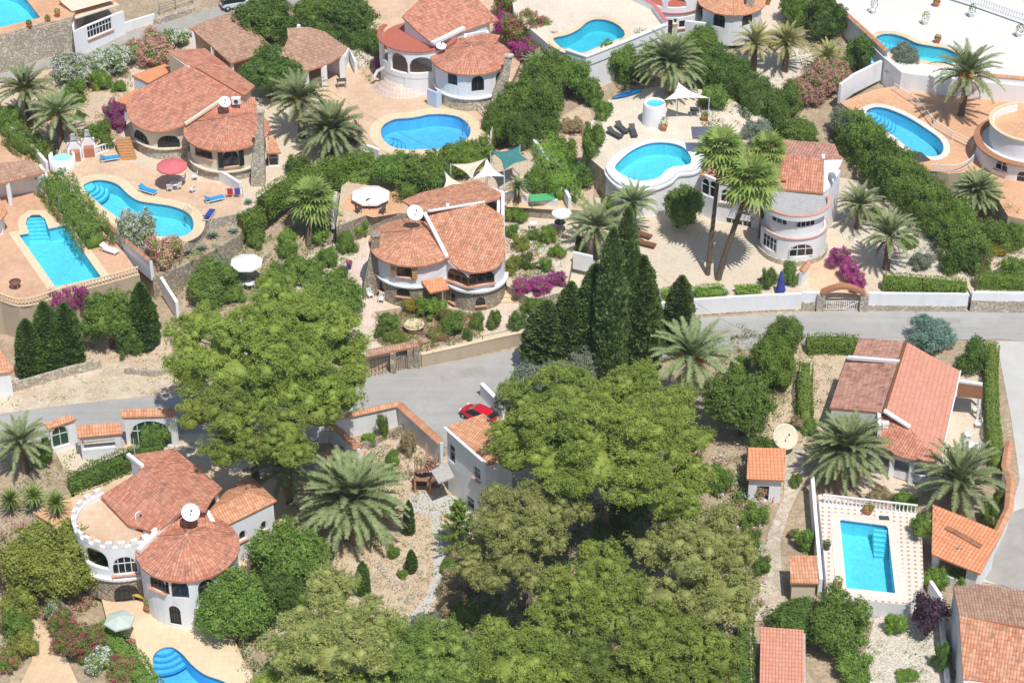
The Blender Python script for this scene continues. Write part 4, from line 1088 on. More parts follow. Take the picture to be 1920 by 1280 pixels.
# ------------------------------------------------------------------ villa E, top
H = House('villa', 1330, 60, 5.3, 'white villa with orange tower roof cut by the top edge of the photo')
ZE = 4.9
H.cone(1372, 0, 8.3, 3.75, 1.1, 'roof_orange', 20)
H.wall(H.circ(None, None, 0, 3.3), ZE-.5, 8.3, 'white_render', [('arch', 1315, 20, 1.2, 1.9, {'sill': False, 'frame': 'dark_grey'}), ('arch', 1348, 38, 1.4, 1.7, {'sill': False, 'frame': 'dark_grey'}), ('arch', 1402, 35, 1.3, 1.6, {'sill': False, 'frame': 'dark_grey'})])
H.chimney(1388, 68, ZE, 4.7, 1.3, .8, 'pale_stone', lean=.9)
cE = W(1262, -18, 8.2); H.c = cE
H.wall(H.circ(None, None, 0, 3.6, 180, 345), 6.7, 9.0, 'white_render', [('open', 1228, 0, 1.9, 1.4), ('open', 1270, 5, 2.1, 1.4)])
H.wall(H.circ(None, None, 0, 3.75, 180, 345), ZE-.5, 6.7, 'white_render', [('door', 1253, 52, .9, 1.9, {'frame': 'wood_brown'}), ('win', 1279, 46, .8, .9), ('win', 1266, 40, .4, .6)])
H.slab(H.circ(None, None, 0, 3.5), 6.75, .2, 'red_floor', 'balcony_floor')
H.ring(H.circ(None, None, 0, 3.65, 180, 345), 7.1, .3, .12, 'red_floor', 'band')
H.wall([W(1285, 40, 7), W(1322, 60, 6)], ZE-.5, 7.0, 'white_render', [])
H.roof('m', [(1200, -60, 9.6), (1330, -30, 9.6), (1260, -90, 11)], [(1180, -60), (1250, -35), (1330, -20), (1380, -60), (1260, -100)], 'roof_orange')
wall_run([W(1165, -10, ZPE), W(1225, 20, ZPE), W(1250, 54, ZPE)], ZPE, .8, 'white_render', 'pink topped white wall beside the highest pool', cap='fabric_pink', capw=.35, caph=.06)
wall_run([W(1062, 101, ZPE), W(1098, 114, ZPE), W(1170, 86, ZPE), W(1248, 54, ZPE)], ZPE, .45, 'white_render', 'white parapet along the front of the highest pool terrace', cap='white_paint')

# ------------------------------------------------------------------ villa D behind the twin palms
H = House('villa', 1450, 480, ZYARD, 'white villa with half round grey balcony behind the two tall fan palms')
H.roof('m', [(1440, 352, 6.75), (1545, 362, 6.75), (1465, 290, 8.3)], [(1420, 283), (1465, 289), (1545, 299), (1544, 362), (1440, 352), (1428, 345), (1408, 320)], 'roof_red')
zq = H.onp('m', 1465, 289).z; zq2 = H.onp('m', 1545, 299).z
H.roof('b', [(1465, 289, zq), (1545, 299, zq2), (1565, 270, zq-.8)], [(1420, 283), (1430, 258), (1565, 270), (1577, 299), (1545, 299), (1465, 289)], 'roof_mottled')
H.wall([W(1440, 352, 6.7), W(1541, 360, 6.7), W(1555, 352, 6.7), W(1578, 303, 7.6)], ZYARD, 6.6, 'white_render', [])
H.wall([W(1541, 359, 6.7), W(1544, 330, 7.3), W(1546, 303, 7.6)], ZYARD, 'm', 'white_render', [])
gp = [H.onp('m', 1543, 360), H.onp('m', 1547, 301)]
bm = bmesh.new(); P4 = [at(1544, 362, 6.7), at(1556, 352, 6.7), at(1580, 300, 8.1), at(1546, 299, 8.2)]
bm.faces.new([bm.verts.new(q) for q in P4]); bm_obj('sloping_parapet', bm, M['white_render'], H.root)
lathe_m = bmesh.new(); q = at(1560, 331, 7.5); lathe(lathe_m, [(0, .1), (.5, .1), (.55, -.05)], q, 20, sy=1.5, sx=.7); bm_obj('oval_window', lathe_m, M['metal_grey'], H.root)
cD = W(1493, 374, 6.7); H.c = cD; R = 3.15
H.wall(H.circ(None, None, 0, R-.35, 170, 370), 4.2, 6.4, 'white_render', [('arch', 1461, 408, 1.7, 1.35, {'sill': False, 'bars': 3}), ('arch', 1512, 415, 1.9, 1.35, {'sill': False, 'bars': 4})])
H.wall(H.circ(None, None, 0, R, 170, 370), ZYARD, 4.2, 'white_render', [('win', 1442, 455, 1.9, 1.5, {'sill': False, 'bars': 4}), ('porch_low', 1503, 470, 2.4, 1.4, {'sill': False})], name='lower_wall')
H.ring(H.circ(None, None, 0, R, 170, 370), 4.15, .22, .12, 'pink_band', 'band')
H.ring(H.circ(None, None, 0, R, 170, 370), 6.25, .3, .5, 'white_render', 'parapet')
H.ring(H.circ(None, None, 0, R, 170, 370), 6.75, .36, .1, 'pink_band', 'parapet_cap')
H.slab(H.circ(None, None, 0, R), 6.42, .2, 'grey_floor', 'balcony_floor')
H.wall(H.circ(None, None, 0, R+.25, 180, 360), ZYARD-.2, ZYARD+.5, 'pale_stone', [], name='stone_base')
H.roof('l', [(1318, 322, 6.0), (1425, 340, 6.2), (1330, 295, 6.8)], [(1312, 328), (1330, 290), (1425, 283), (1445, 345), (1436, 352), (1380, 345)], 'roof_red', name='wing_roof')
H.wall([W(1330, 300, 5.6), W(1318, 332, 5.6), W(1345, 344, 5.6), W(1380, 350, 5.6), W(1440, 362, 5.6)], ZYARD, 5.9, 'white_render', [('arch', 1322, 350, 1.0, 1.9, {'sill': False}), ('arch', 1337, 356, 1.0, 1.9, {'sill': False}), ('win', 1377, 418, 1.8, .9), ('arch', 1362, 368, 1.2, 1.5), ('win', 1400, 421, 1.0, .8)])
H.roof('v', [(1478, 325, 7.7), (1487, 325, 7.7), (1478, 333, 7.55)], [(1467, 332), (1475, 332), (1475, 337), (1467, 336)], 'roof_clean', name='roof_vent')
st = empty('garden_steps', at(1540, 440, ZYARD), 'cream stone steps up the right flank of the half round balcony', 'steps')
for k in range(11):
    p0 = W(1527+k*1.9, 478-k*9.0, ZYARD+.17*k); bm = bmesh.new(); box(bm, (p0.x, p0.y, ZYARD+.17*k-.25), (1.3, .6, .9), -.1); bm_obj('step', bm, M['coping_cream'], st)

# ------------------------------------------------------------------ round house at the right edge
H = House('villa', 1890, 330, ZPO, 'round white house with orange topped walls at the right edge')
cR = W(1932, 232, 8.2); H.c = cR; R = 3.9
H.wall(H.circ(None, None, 0, R, 100, 300), ZPO, 8.3, 'white_render', [])
H.slab(H.circ(None, None, 0, R-.2), 7.6, .2, 'paving_orange', 'roof_terrace')
H.ring(H.circ(None, None, 0, R, 100, 300), 8.3, .4, .15, 'coping_cream', 'parapet_cap')
R = 4.9
H.wall(H.circ(None, None, 0, R, 120, 290), ZPO-2.6, 6.2, 'white_render', [('arch', 1878, 308, 1.4, 1.5), ('arch', 1915, 334, 1.0, 1.5)], name='lower_wall')
H.ring(H.circ(None, None, 0, R+.05, 120, 290), 6.2, .8, .12, 'roof_orange', 'tile_band')
H.wall(H.circ(None, None, 0, R+.5, 140, 290), ZPO-2.6, ZPO-1.6, 'pale_stone', [], name='stone_base')
H.slab(H.circ(None, None, 0, R-.1), 6.15, .2, 'white_terrace', 'ledge')
st = empty('garden_steps', at(1840, 260, ZPO), 'brick steps with white rail curving round the round house', 'steps')
for k in range(7):
    p0 = W(1836+k*4.5, 262-k*5.0, ZPO+.15*k); bm = bmesh.new(); box(bm, (p0.x, p0.y, ZPO+.15*k-.3), (1.3, .5, .8), .9); bm_obj('step', bm, M['brick'], st)

# ------------------------------------------------------------------ long villa at right
ZF = .12
H = House('villa', 1680, 860, ZF, 'long low villa with salmon right roof and mottled left roof slopes')
H.roof('p', [(1800, 697, 3.0), (1768, 840, 3.0), (1699, 640, 4.5)], [(1699, 640), (1748, 668), (1800, 695), (1786, 765), (1768, 840), (1757, 864), (1725, 825), (1706, 802), (1658, 771), (1678, 705)], 'roof_clean')
zz = [H.onp('p', *q).z for q in ((1699, 640), (1658, 771), (1706, 802), (1757, 864))]
H.roof('l', [(1683, 684, zz[0]*.5+zz[1]*.5), (1658, 771, zz[1]-.15), (1555, 764, 3.0)], [(1586, 675), (1684, 682), (1670, 727), (1656, 773), (1555, 764), (1572, 716)], 'roof_mottled')
H.roof('l2', [(1699, 640, zz[0]-.05), (1686, 676, zz[0]-.05), (1599, 668, 3.4)], [(1611, 633), (1699, 640), (1686, 676), (1599, 668)], 'roof_mottled')
H.roof('f', [(1637, 828, 3.0), (1706, 802, zz[2]-.05), (1700, 858, 2.9)], [(1658, 771), (1706, 802), (1728, 827), (1757, 864), (1735, 864), (1712, 861), (1692, 857), (1674, 850), (1658, 842), (1637, 828), (1645, 806)], 'roof_red')
H.beam([(1590, 672, 3.6), (1686, 680, zz[0]*.6+zz[1]*.4)], .35, .25, 'white_paint')
H.beam([(1658, 771, zz[1]), (1706, 802, zz[2]), ], .4, .18, 'white_paint')
H.beam([(1699, 640, zz[0]+.02), (1658, 771, zz[1]+.02)], .25, .1, 'wood_brown', 'ridge_tiles')
H.beam([(1801, 696, 2.95), (1769, 841, 2.95)], .12, .12, 'white_paint', 'gutter')
H.wall([H.onp('l', 1562, 760), H.onp('l', 1652, 768), H.onp('l', 1652, 768)+Vector((-.3, -2.6, 0))], ZF, 'l', 'white_render', [('win', 1602, 797, 2.0, 1.1, {'bars': 2}), ('door', 1640, 812, .9, 2.0)])
H.wall([H.onp('l', 1562, 760), H.onp('l', 1576, 716), H.onp('l', 1590, 682), H.onp('l2', 1605, 664), H.onp('l2', 1614, 638), H.onp('p', 1700, 646), H.onp('p', 1794, 699), H.onp('p', 1783, 765), H.onp('p', 1764, 835)], ZF, lambda x, y: 2.75, 'white_render', [])
H.wall([H.onp('l', 1586, 680)+Vector((.2, 0, 0)), H.onp('l2', 1684, 674)+Vector((0, -.1, 0))], 2.7, lambda x, y: min(H.zp('l2', x, y)-.15, 4.4), 'white_render', [], name='gable_wall')
fr = [H.onp('f', *q)+Vector((0, .35, 0)) for q in [(1643, 826), (1660, 838), (1676, 846), (1694, 852), (1714, 856), (1738, 859), (1754, 860)]]
H.wall(fr, 2.0, lambda x, y: H.zp('f', x, y)-.18, 'white_render', [], name='porch_beam')
H.wall(fr, ZF, ZF+.75, 'white_render', [], name='porch_parapet')
for i in (0, 2, 4, 6):
    bm = bmesh.new(); box(bm, (fr[i].x, fr[i].y, 1.2), (.42, .42, 2.3)); bm_obj('column', bm, M['white_render'], H.root)
H.wall([H.onp('f', 1650, 800), H.onp('f', 1700, 815), H.onp('f', 1750, 835)], ZF, 2.8, 'white_render', [('win', 1690, 838, 1.6, 1.2), ('door', 1722, 850, 1.0, 2.0)], name='inner_wall')
H.chimney(1658, 812, 2.9, 1.0, .5, .45, 'white_render')

# ------------------------------------------------------------------ crenellated villa, bottom left
ZG_ = ZPG
H = House('villa', 330, 1150, ZG_, 'villa with crenellated round balcony and round red tower at bottom left')
H.roof('m', [(189, 929, 5.9), (240, 984, 5.7), (320, 950, 7.3)], [(189, 929), (227, 905), (265, 881), (305, 915), (346, 953), (318, 977), (292, 999), (266, 990), (240, 984), (214, 956)], 'roof_red')
zm, zm2 = H.onp('m', 265, 881).z, H.onp('m', 346, 953).z
H.roof('b', [(265, 881, zm), (346, 953, zm2), (417, 914, zm-1.2)], [(240, 854), (283, 847), (326, 840), (370, 876), (417, 914), (398, 934), (385, 958), (346, 956), (305, 915), (265, 881)], 'roof_red')
H.wall([H.onp('m', *q) for q in [(196, 930), (242, 980), (290, 996)]], ZG_, 'm', 'white_render', [('door', 262, 1003, .9, 1.6)])
H.wall([H.onp('m', *q) for q in [(196, 930), (230, 908), (262, 886)]]+[H.onp('b', *q) for q in [(264, 880), (245, 860), (285, 851), (324, 845), (366, 880), (408, 916)]], ZG_, lambda x, y: min(H.zp('m', x, y), H.zp('b', x, y))-.15, 'white_render', [])
H.beam([(240, 855, H.onp('b', 240, 854).z), (268, 877, zm)], .3, .3, 'white_paint')
cG = W(226, 972, 5.7); H.c = cG; R = 3.75
H.wall(H.circ(None, None, 0, R, 120, 335), 2.75, 5.85, 'white_render', [('arch', 234, 1060, 2.0, 1.75, {'bars': 4}), ('open', 178, 1045, 2.2, 1.9)])
H.wall(H.circ(None, None, 0, R+.12, 120, 335), ZG_, 2.75, 'rubble_stone', [('grille', 237, 1112, 1.9, 1.7, {'frame': 'black_iron', 'bars': 5})], name='stone_wall')
H.ring(H.circ(None, None, 0, R+.1, 120, 335), 2.65, .4, .2, 'white_paint', 'ledge')
H.slab(H.circ(None, None, 0, R-.2), 5.35, .25, 'paving_peach', 'balcony_floor')
for k in range(14):
    a = math.radians(128+k*15.2); p = cG+Vector((math.cos(a), math.sin(a), 0))*(R-.12); bm = bmesh.new()
    box(bm, (p.x, p.y, 6.08), (.52, .3, .48), a+PI/2); bm_obj('merlon', bm, M['white_paint'], H.root)
H.cone(352, 1026, 5.4, 4.05, 1.35, 'roof_red', 20)
H.wall(H.circ(None, None, 0, 3.78), ZG_, 5.45, 'white_render', [('arch', 337, 1104, 1.35, 1.75, {'sill': False, 'frame': 'dark_grey'}), ('arch', 387, 1103, 1.3, 1.75, {'sill': False, 'frame': 'dark_grey'}), ('arch', 294, 1088, 1.5, 2.0, {'frame': 'wood_brown', 'bars': 2}), ('arch', 309, 1098, .7, 1.7, {'sill': False, 'frame': 'dark_grey'}), ('grille', 328, 1153, .95, 1.9, {'frame': 'black_iron', 'bars': 4})])
H.roof('jn', [(262, 1034, 5.35), (430, 1012, 5.35), (346, 960, 6.7)], [(262, 1034), (292, 999), (320, 978), (346, 960), (384, 962), (412, 996), (430, 1012), (352, 1012)], 'roof_red')
H.beam([(260, 1036, 5.6), (295, 1000, 5.9), (345, 956, 7.0)], .4, .35, 'white_paint')
zf = 5.6
H.plane('w', [(407, 993, 4.9), (519, 938, 4.9), (388, 960, 5.9)]); H.plane('w2', [(388, 960, 5.9), (465, 922, 5.9), (470, 891, 4.9)])
A_, B_, C_, D_, E_, F_ = at(388, 960, 5.9), at(465, 922, 5.9), at(519, 938, 4.9), at(407, 993, 4.9), at(470, 891, 4.9), at(423, 921, 4.9)
for tri in ((D_, C_, B_, A_), (B_, C_, E_), (A_, B_, E_, F_)):
    nn = (tri[1]-tri[0]).cross(tri[2]-tri[0]).normalized(); H.roof_pts(list(tri), nn if nn.z > 0 else -nn, 'roof_orange', .14, 'wing_roof')
H.beam([(388, 961, 6.0), (407, 993, 5.0)], .35, .25, 'white_paint')
H.wall([H.onp('w', 410, 988), H.onp('w', 462, 962), H.onp('w', 512, 937), H.onp('w2', 470, 897)], ZG_, lambda x, y: 4.75, 'white_render', [('arch', 455, 1003, .7, .9), ('arch', 495, 985, .6, .9)])
H.wall([W(425, 1010, 4.9), W(440, 1015, 4.6), W(440, 1000, 4.8)], ZG_, 4.6, 'cream_render', [], name='corner_wall')

# ------------------------------------------------------------------ houses at the lower right and small buildings
H = House('villa', 1850, 1250, 0, 'terraced house with two tone tiled roof in the bottom right corner')
H.roof('b', [(1787, 1099, 4.2), (1915, 1106, 4.2), (1799, 1154, 4.9)], [(1787, 1099), (1833, 1094), (1915, 1106), (2020, 1112), (2020, 1188), (1920, 1175), (1799, 1154)], 'roof_brown')
H.roof('m', [(1799, 1154, 4.9), (1920, 1175, 4.9), (1806, 1272, 3.7)], [(1799, 1154), (1920, 1175), (2020, 1190), (2020, 1310), (1900, 1285), (1806, 1272)], 'roof_clay')
H.wall([H.onp('b', 1796, 1102), H.onp('m', 1808, 1156), H.onp('m', 1815, 1270), H.onp('m', 1818, 1330)], -.2, lambda x, y: (min(H.zp('b', x, y), H.zp('m', x, y)))-.17, 'white_render', [('win', 1782, 1178, 1.0, 1.4), ('win', 1790, 1223, 1.2, 1.4), ('win', 1797, 1262, 1.2, 1.4)])
H.wall([H.onp('m', 1815, 1268), H.onp('m', 1900, 1280), H.onp('m', 2000, 1300)], -.2, 3.6, 'white_render', [])
H = House('garage', 1800, 1050, 0, 'small garage with bright orange roof beside the date palm', 'garage', 'outbuildings')
H.roof('m', [(1747, 1038, 2.8), (1838, 1075, 2.8), (1879, 998, 3.6)], [(1749, 945), (1812, 970), (1879, 998), (1838, 1075), (1790, 1056), (1747, 1038)], 'roof_flat_orange')
H.beam([(1774, 988, H.onp('m', 1774, 988).z), (1840, 1025, H.onp('m', 1840, 1025).z)], .5, .08, 'roof_clay', 'ridge_tiles')
H.wall([H.onp('m', *q) for q in [(1755, 952), (1753, 1034), (1834, 1068), (1870, 1000)]], -.1, 'm', 'white_render', [('gap', 1785, 1068, 2.4, 1.6)])
H = House('shed', 1440, 900, 0, 'orange roofed white shed on the crazy paved path, the higher of two', 'shed', 'outbuildings')
H.roof('m', [(1403, 838, 3.0), (1474, 840, 3.0), (1470, 900, 2.6)], [(1403, 838), (1474, 840), (1470, 900), (1400, 897)], 'roof_flat_orange')
H.wall([H.onp('m', *q) for q in [(1408, 842), (1405, 892), (1466, 894), (1470, 844)]], -.1, 'm', 'white_render', [('gap', 1430, 925, 1.0, 1.6)])
H = House('shed', 1505, 1110, 0, 'little cream shed with orange tile roof leaning on the pool terrace wall', 'shed', 'outbuildings')
H.roof('m', [(1482, 1042, 2.6), (1533, 1042, 2.6), (1535, 1092, 2.2)], [(1481, 1041), (1533, 1041), (1535, 1093), (1482, 1092)], 'roof_orange')
H.wall([H.onp('m', *q) for q in [(1486, 1046), (1486, 1088), (1530, 1089), (1529, 1046)]], -.1, 'm', 'cream_render', [])
H = House('carport', 1465, 1240, 0, 'pink red tiled carport roof at the bottom edge right of the pines', 'carport', 'outbuildings')
H.roof('m', [(1425, 1174, 2.8), (1507, 1180, 2.8), (1507, 1290, 2.5)], [(1426, 1174), (1507, 1180), (1508, 1320), (1424, 1320)], 'roof_clean')
for q in [(1430, 1180), (1502, 1184), (1503, 1300), (1429, 1300)]:
    bm = bmesh.new(); p = H.onp('m', *q); box(bm, (p.x, p.y, p.z/2-.1), (.25, .25, p.z)); bm_obj('post', bm, M['wood_brown'], H.root)
H.wall([H.onp('m', 1503, 1184), H.onp('m', 1503, 1300)], -.1, 'm', 'concrete', [])
# house behind the big pine with the spiral stair
H = House('villa', 880, 950, 0, 'tall white house with orange roof half hidden by the big pine')
H.roof('m', [(834, 802, 6.6), (912, 870, 6.2), (906, 775, 7.4)], [(834, 801), (868, 788), (906, 775), (940, 799), (990, 840), (960, 862), (912, 870), (872, 835)], 'roof_orange')
H.wall([H.onp('m', *q) for q in [(940, 800), (906, 779), (838, 801), (872, 832), (910, 864), (960, 858)]], -.2, 'm', 'white_render', [('win', 894, 887, .9, 1.2), ('win', 882, 943, 1.0, 1.2), ('win', 847, 850, .9, 1.8, {'sill': False}), ('win', 905, 935, .8, 1.0)])
H.beam([(833, 802, 6.6), (872, 836, 6.4), (912, 871, 6.2)], .25, .12, 'white_paint', 'gutter')
H.slab([W(808, 882, 3.0), W(838, 865, 3.0), W(852, 893, 3.0), W(822, 905, 3.0)], 3.0, .15, 'concrete', 'landing')
# spiral stair
S = empty('spiral_stair', at(800, 912, 0), 'rusty spiral staircase with thin railings against the tall white house', 'staircase')
bm = bmesh.new(); b0 = at(802, 912, 0); tube(bm, [b0, b0+Vector((0, 0, 4.6))], .07, 6); bm_obj('pole', bm, M['rust_iron'], S)
hl = []
for k in range(15):
    a = k*.42; bm = bmesh.new(); m = b0+Vector((math.cos(a)*.55, math.sin(a)*.55, .2*k+.15)); box(bm, m, (1.0, .38, .04), a); bm_obj('tread', bm, M['rust_iron'], S)
    hl.append(b0+Vector((math.cos(a)*1.05, math.sin(a)*1.05, .2*k+1.1)))
bm = bmesh.new(); tube(bm, hl, .03, 5)
for q in hl: tube(bm, [q, q-Vector((0, 0, .95))], .02, 4)
bm_obj('handrail', bm, M['rust_iron'], S)
H2 = House('fuel_store', 795, 905, 0, 'little open store with rusty roof and orange posts under the spiral staircase', 'store', 'outbuildings')
H2.slab([W(776, 884, 1.5), W(780, 900, 1.5), (W(808, 902, 1.5)), W(803, 884, 1.5)], 1.5, .08, 'rust_iron', 'roof')
for q in ((778, 898), (806, 900), (779, 886), (801, 886)):
    bm = bmesh.new(); p = W(q[0], q[1], 1.45); box(bm, (p.x, p.y, .72), (.14, .14, 1.44)); bm_obj('post', bm, M['wood_light'], H2.root)
H2.wall([W(778, 886, 1.4), W(802, 886, 1.4)], 0, 1.4, 'wood_brown', [])
# pergola house on the left terrace
H = House('pool_house', 30, 370, ZPL, 'open pool house with brown tiled roof at the left edge', 'pool house', 'outbuildings')
H.roof('m', [(0, 343, 6.7), (85, 322, 6.7), (58, 299, 7.3)], [(-70, 328), (-20, 308), (58, 299), (85, 323), (40, 335), (0, 344), (-60, 352)], 'roof_brown')
for q in [(14, 337), (-50, 345), (78, 322)]:
    bm = bmesh.new(); p = H.onp('m', *q); box(bm, (p.x, p.y, (ZPL+p.z)/2-.1), (.38, .38, p.z-.2-ZPL)); bm_obj('pillar', bm, M['white_render'], H.root)
H.beam([(0, 346, 6.4), (82, 326, 6.4)], .3, .22, 'white_paint', 'beam')
H.wall([H.onp('m', -60, 330), H.onp('m', -15, 312), H.onp('m', 56, 304), H.onp('m', 78, 322)], ZPL, 'm', 'white_render', [])
H = House('pool_house', 0, 440, ZPL, 'corner of an orange roofed white hut at the left edge', 'hut', 'outbuildings')
H.roof('m', [(-20, 380, 6.6), (12, 392, 6.4), (-20, 420, 6.2)], [(-60, 370), (0, 372), (14, 397), (2, 412), (-60, 420)], 'roof_orange')
H.wall([W(-50, 412, 6.0), W(2, 406, 6.0), W(5, 392, 6.0)], ZPL, 6.1, 'white_render', [])
H = House('shed', 0, 740, .1, 'corner of a white shed with clay roof beside the road at the left edge', 'shed', 'outbuildings')
H.roof('m', [(-20, 700, 2.9), (25, 692, 2.9), (0, 655, 3.8)], [(-70, 650), (0, 655), (26, 691), (20, 697), (-70, 708)], 'roof_orange')
H.wall([H.onp('m', *q) for q in [(-60, 704), (18, 694), (2, 660)]], -.1, 'm', 'white_render', [])
# roadside gate buildings of the lower left property
H = House('gatehouse', 180, 850, 0, 'small gatehouse with orange tile canopy beside the road at left', 'gatehouse', 'outbuildings')
H.roof('m', [(146, 820, 2.7), (229, 812, 2.7), (143, 797, 3.3)], [(143, 798), (227, 791), (230, 812), (146, 820)], 'roof_orange')
H.wall([H.onp('m', *q) for q in [(146, 800), (149, 816), (226, 809), (225, 793)]], 0, 'm', 'white_render', [('gap', 185, 832, 2.8, 1.0), ])
H.roof('g', [(85, 803, 2.9), (143, 789, 2.9), (84, 793, 3.2)], [(82, 793), (128, 777), (144, 785), (90, 804)], 'roof_orange', name='gate_roof')
H.wall([W(92, 803, 2.7), W(140, 790, 2.7)], 0, 2.75, 'white_render', [('arch', 113, 818, 1.5, 2.1, {'green': True, 'sill': False})])
H = House('gate_arch', 280, 830, 0, 'wide white gate arch with dark green doors under the big pine', 'gate', 'outbuildings')
H.roof('m', [(226, 783, 3.3), (330, 780, 3.3), (226, 768, 3.7)], [(225, 767), (330, 764), (330, 779), (227, 782)], 'roof_orange')
H.wall([W(232, 783, 3.2), W(330, 780, 3.2)], 0, 3.25, 'white_render', [('arch', 282, 813, 3.6, 2.7, {'green': True, 'sill': False})])
# pool wall building at top left
H = House('garage', 200, 60, 7.0, 'white garage front with striped awning beside the top left pool', 'garage', 'outbuildings')
H.wall([W(133, 35, 8.0), W(137, 60, 8.0), W(215, 28, 8.0), W(232, 22, 8.0)], 4.0, 8.0, 'white_render', [('win', 187, 52, 3.3, 1.6, {'bars': 8})])
H.roof('aw', [(137, 35, 8.0), (218, 8, 8.0), (112, 8, 9.0)], [(110, 0), (150, -20), (205, -20), (220, 6), (138, 36)], 'roof_orange', name='roof')
H.beam([(138, 34, 8.0), (220, 8, 8.0)], .9, .1, 'fabric_cream', 'awning')
bm = bmesh.new(); P4 = [at(*q) for q in [(112, 2, 9.2), (135, 22, 8.8), (215, 0, 8.8), (195, -15, 9.2)]]; bm.faces.new([bm.verts.new(q) for q in P4])
bm_obj('canopy', bm, M['fabric_cream'], H.root)
# ------------------------------------------------------------------ foliage meshes (numpy)
def unit(a): return a/np.maximum(np.linalg.norm(a, axis=-1, keepdims=True), 1e-9)
def quads_mesh(name, V, mats, midx=None, extra=None):
    """V: (n,4,3) quads; extra: (verts, faces, mat) appended"""
    n = len(V); co = V.reshape(-1, 3); q = np.arange(n*4).reshape(n, 4)
    mi = np.zeros(n, 'i') if midx is None else midx.astype('i')
    if extra is not None:
        ev, ef, em = extra; q = np.vstack([q, np.asarray(ef)+len(co)]); co = np.vstack([co, ev]); mi = np.concatenate([mi, np.full(len(ef), em, 'i')])
    me = bpy.data.meshes.new(name)
    me.vertices.add(len(co)); me.vertices.foreach_set('co', co.astype('f').ravel())
    me.loops.add(len(q)*4); me.loops.foreach_set('vertex_index', q.astype('i').ravel())
    me.polygons.add(len(q)); me.polygons.foreach_set('loop_start', np.arange(len(q), dtype='i')*4)
    me.polygons.foreach_set('material_index', mi)
    me.update(calc_edges=True)
    for m in mats: me.materials.append(M[m])
    return me
def leaf_quads(P, N, size, r, jit=.8, asp=.55):
    N = unit(N+r.normal(0, jit, N.shape)); t = unit(np.cross(N, r.normal(0, 1, N.shape))); b = np.cross(N, t)
    s = (size*r.uniform(.6, 1.4, len(P)))[:, None]
    a = t*s*.5; c = b*s*.5*asp
    return np.stack([P-a, P+c*1.0-a*.1, P+a, P-c-a*.1], 1)
def ellip(r, c, rad, n, lo=-.35, jit=.14):
    d = unit(r.normal(0, 1, (int(n*1.6)+8, 3))); d = d[d[:, 2] > lo][:n]
    k = (1-np.abs(r.normal(0, jit, len(d))))[:, None]
    return np.array(c)+d*np.array(rad)*k, unit(d/np.array(rad))
def core_blob(blobs, k=.78, seg=8, rings=5):
    ev = []; ef = []
    for c, rad in blobs:
        b = len(ev)
        for i in range(rings+1):
            ph = math.pi*i/rings
            for j in range(seg):
                a = 2*math.pi*j/seg; ev.append((c[0]+rad[0]*k*math.sin(ph)*math.cos(a), c[1]+rad[1]*k*math.sin(ph)*math.sin(a), c[2]+rad[2]*k*math.cos(ph)))
        for i in range(rings):
            for j in range(seg): ef.append((b+i*seg+j, b+i*seg+(j+1) % seg, b+(i+1)*seg+(j+1) % seg, b+(i+1)*seg+j))
    return np.array(ev), ef, 0
def billow(P, sd, w=1.0):
    x, y, z = (P*w).T
    return (np.sin(2.1*x+sd+1.3*np.sin(1.7*y+sd))*np.sin(2.3*y+2*sd+np.sin(1.9*z))*np.sin(2.6*z+sd*.7+.8*np.sin(1.3*x))
            +.5*np.sin(5.1*x+3*sd)*np.sin(4.7*y+sd)*np.sin(5.3*z+2*sd))
def bush_mesh(name, seed, mats, blobs, dens=70, size=.17, flower=0.0, lo=-.5, core=.66, up=.3, amp=.22, tuft=7):
    r = np.random.RandomState(seed); Vs = []; Ms = []
    Ps = []; Ns = []
    for c, rad in blobs:
        area = 4*math.pi*((rad[0]*rad[1])**1.6+(rad[0]*rad[2])**1.6+(rad[1]*rad[2])**1.6)**(1/1.6)/3**(1/1.6)
        p, nn = ellip(r, c, rad, int(area*dens/tuft), lo, .08); Ps.append(p); Ns.append(nn)
    P = np.vstack(Ps); N = np.vstack(Ns)
    keep = np.ones(len(P), bool)
    for c, rad in blobs: keep &= ~((((P-np.array(c))/np.array(rad))**2).sum(1) < .55)
    P = P[keep]; N = N[keep]
    P = P+N*(billow(P, seed, 1.5)*amp*1.25-.08)[:, None]
    g = billow(P, seed*2+1, .9)+r.normal(0, .55, len(P)) if flower > 0 else None
    T = np.repeat(P, tuft, 0)+r.normal(0, size*.62, (len(P)*tuft, 3)); NT = np.repeat(N, tuft, 0)+np.array([0, 0, up])
    V = leaf_quads(T, NT, size, r, .9, .6)
    mi = None
    if flower > 0: mi = np.repeat((g > np.quantile(g, 1-flower)).astype('i'), tuft); mi = np.where(r.uniform(0, 1, len(mi)) < .12, 1-mi, mi)
    return quads_mesh(name, V, mats, mi, core_blob(blobs, core) if core else None)
def rnd_blobs(seed, n, R, H, small=.5):
    r = np.random.RandomState(seed); B = [((0, 0, H*.46), (R*.66, R*.66, H*.42))]
    for i in range(n):
        a = r.uniform(0, 6.28); d = R*r.uniform(.35, .78); s = r.uniform(.2, .46)
        z = H*r.uniform(.22, .84)*(1.08-.25*d/R); B.append(((d*math.cos(a), d*math.sin(a), z), (R*s, R*s, H*s*.85)))
    return B
PROTO = {}
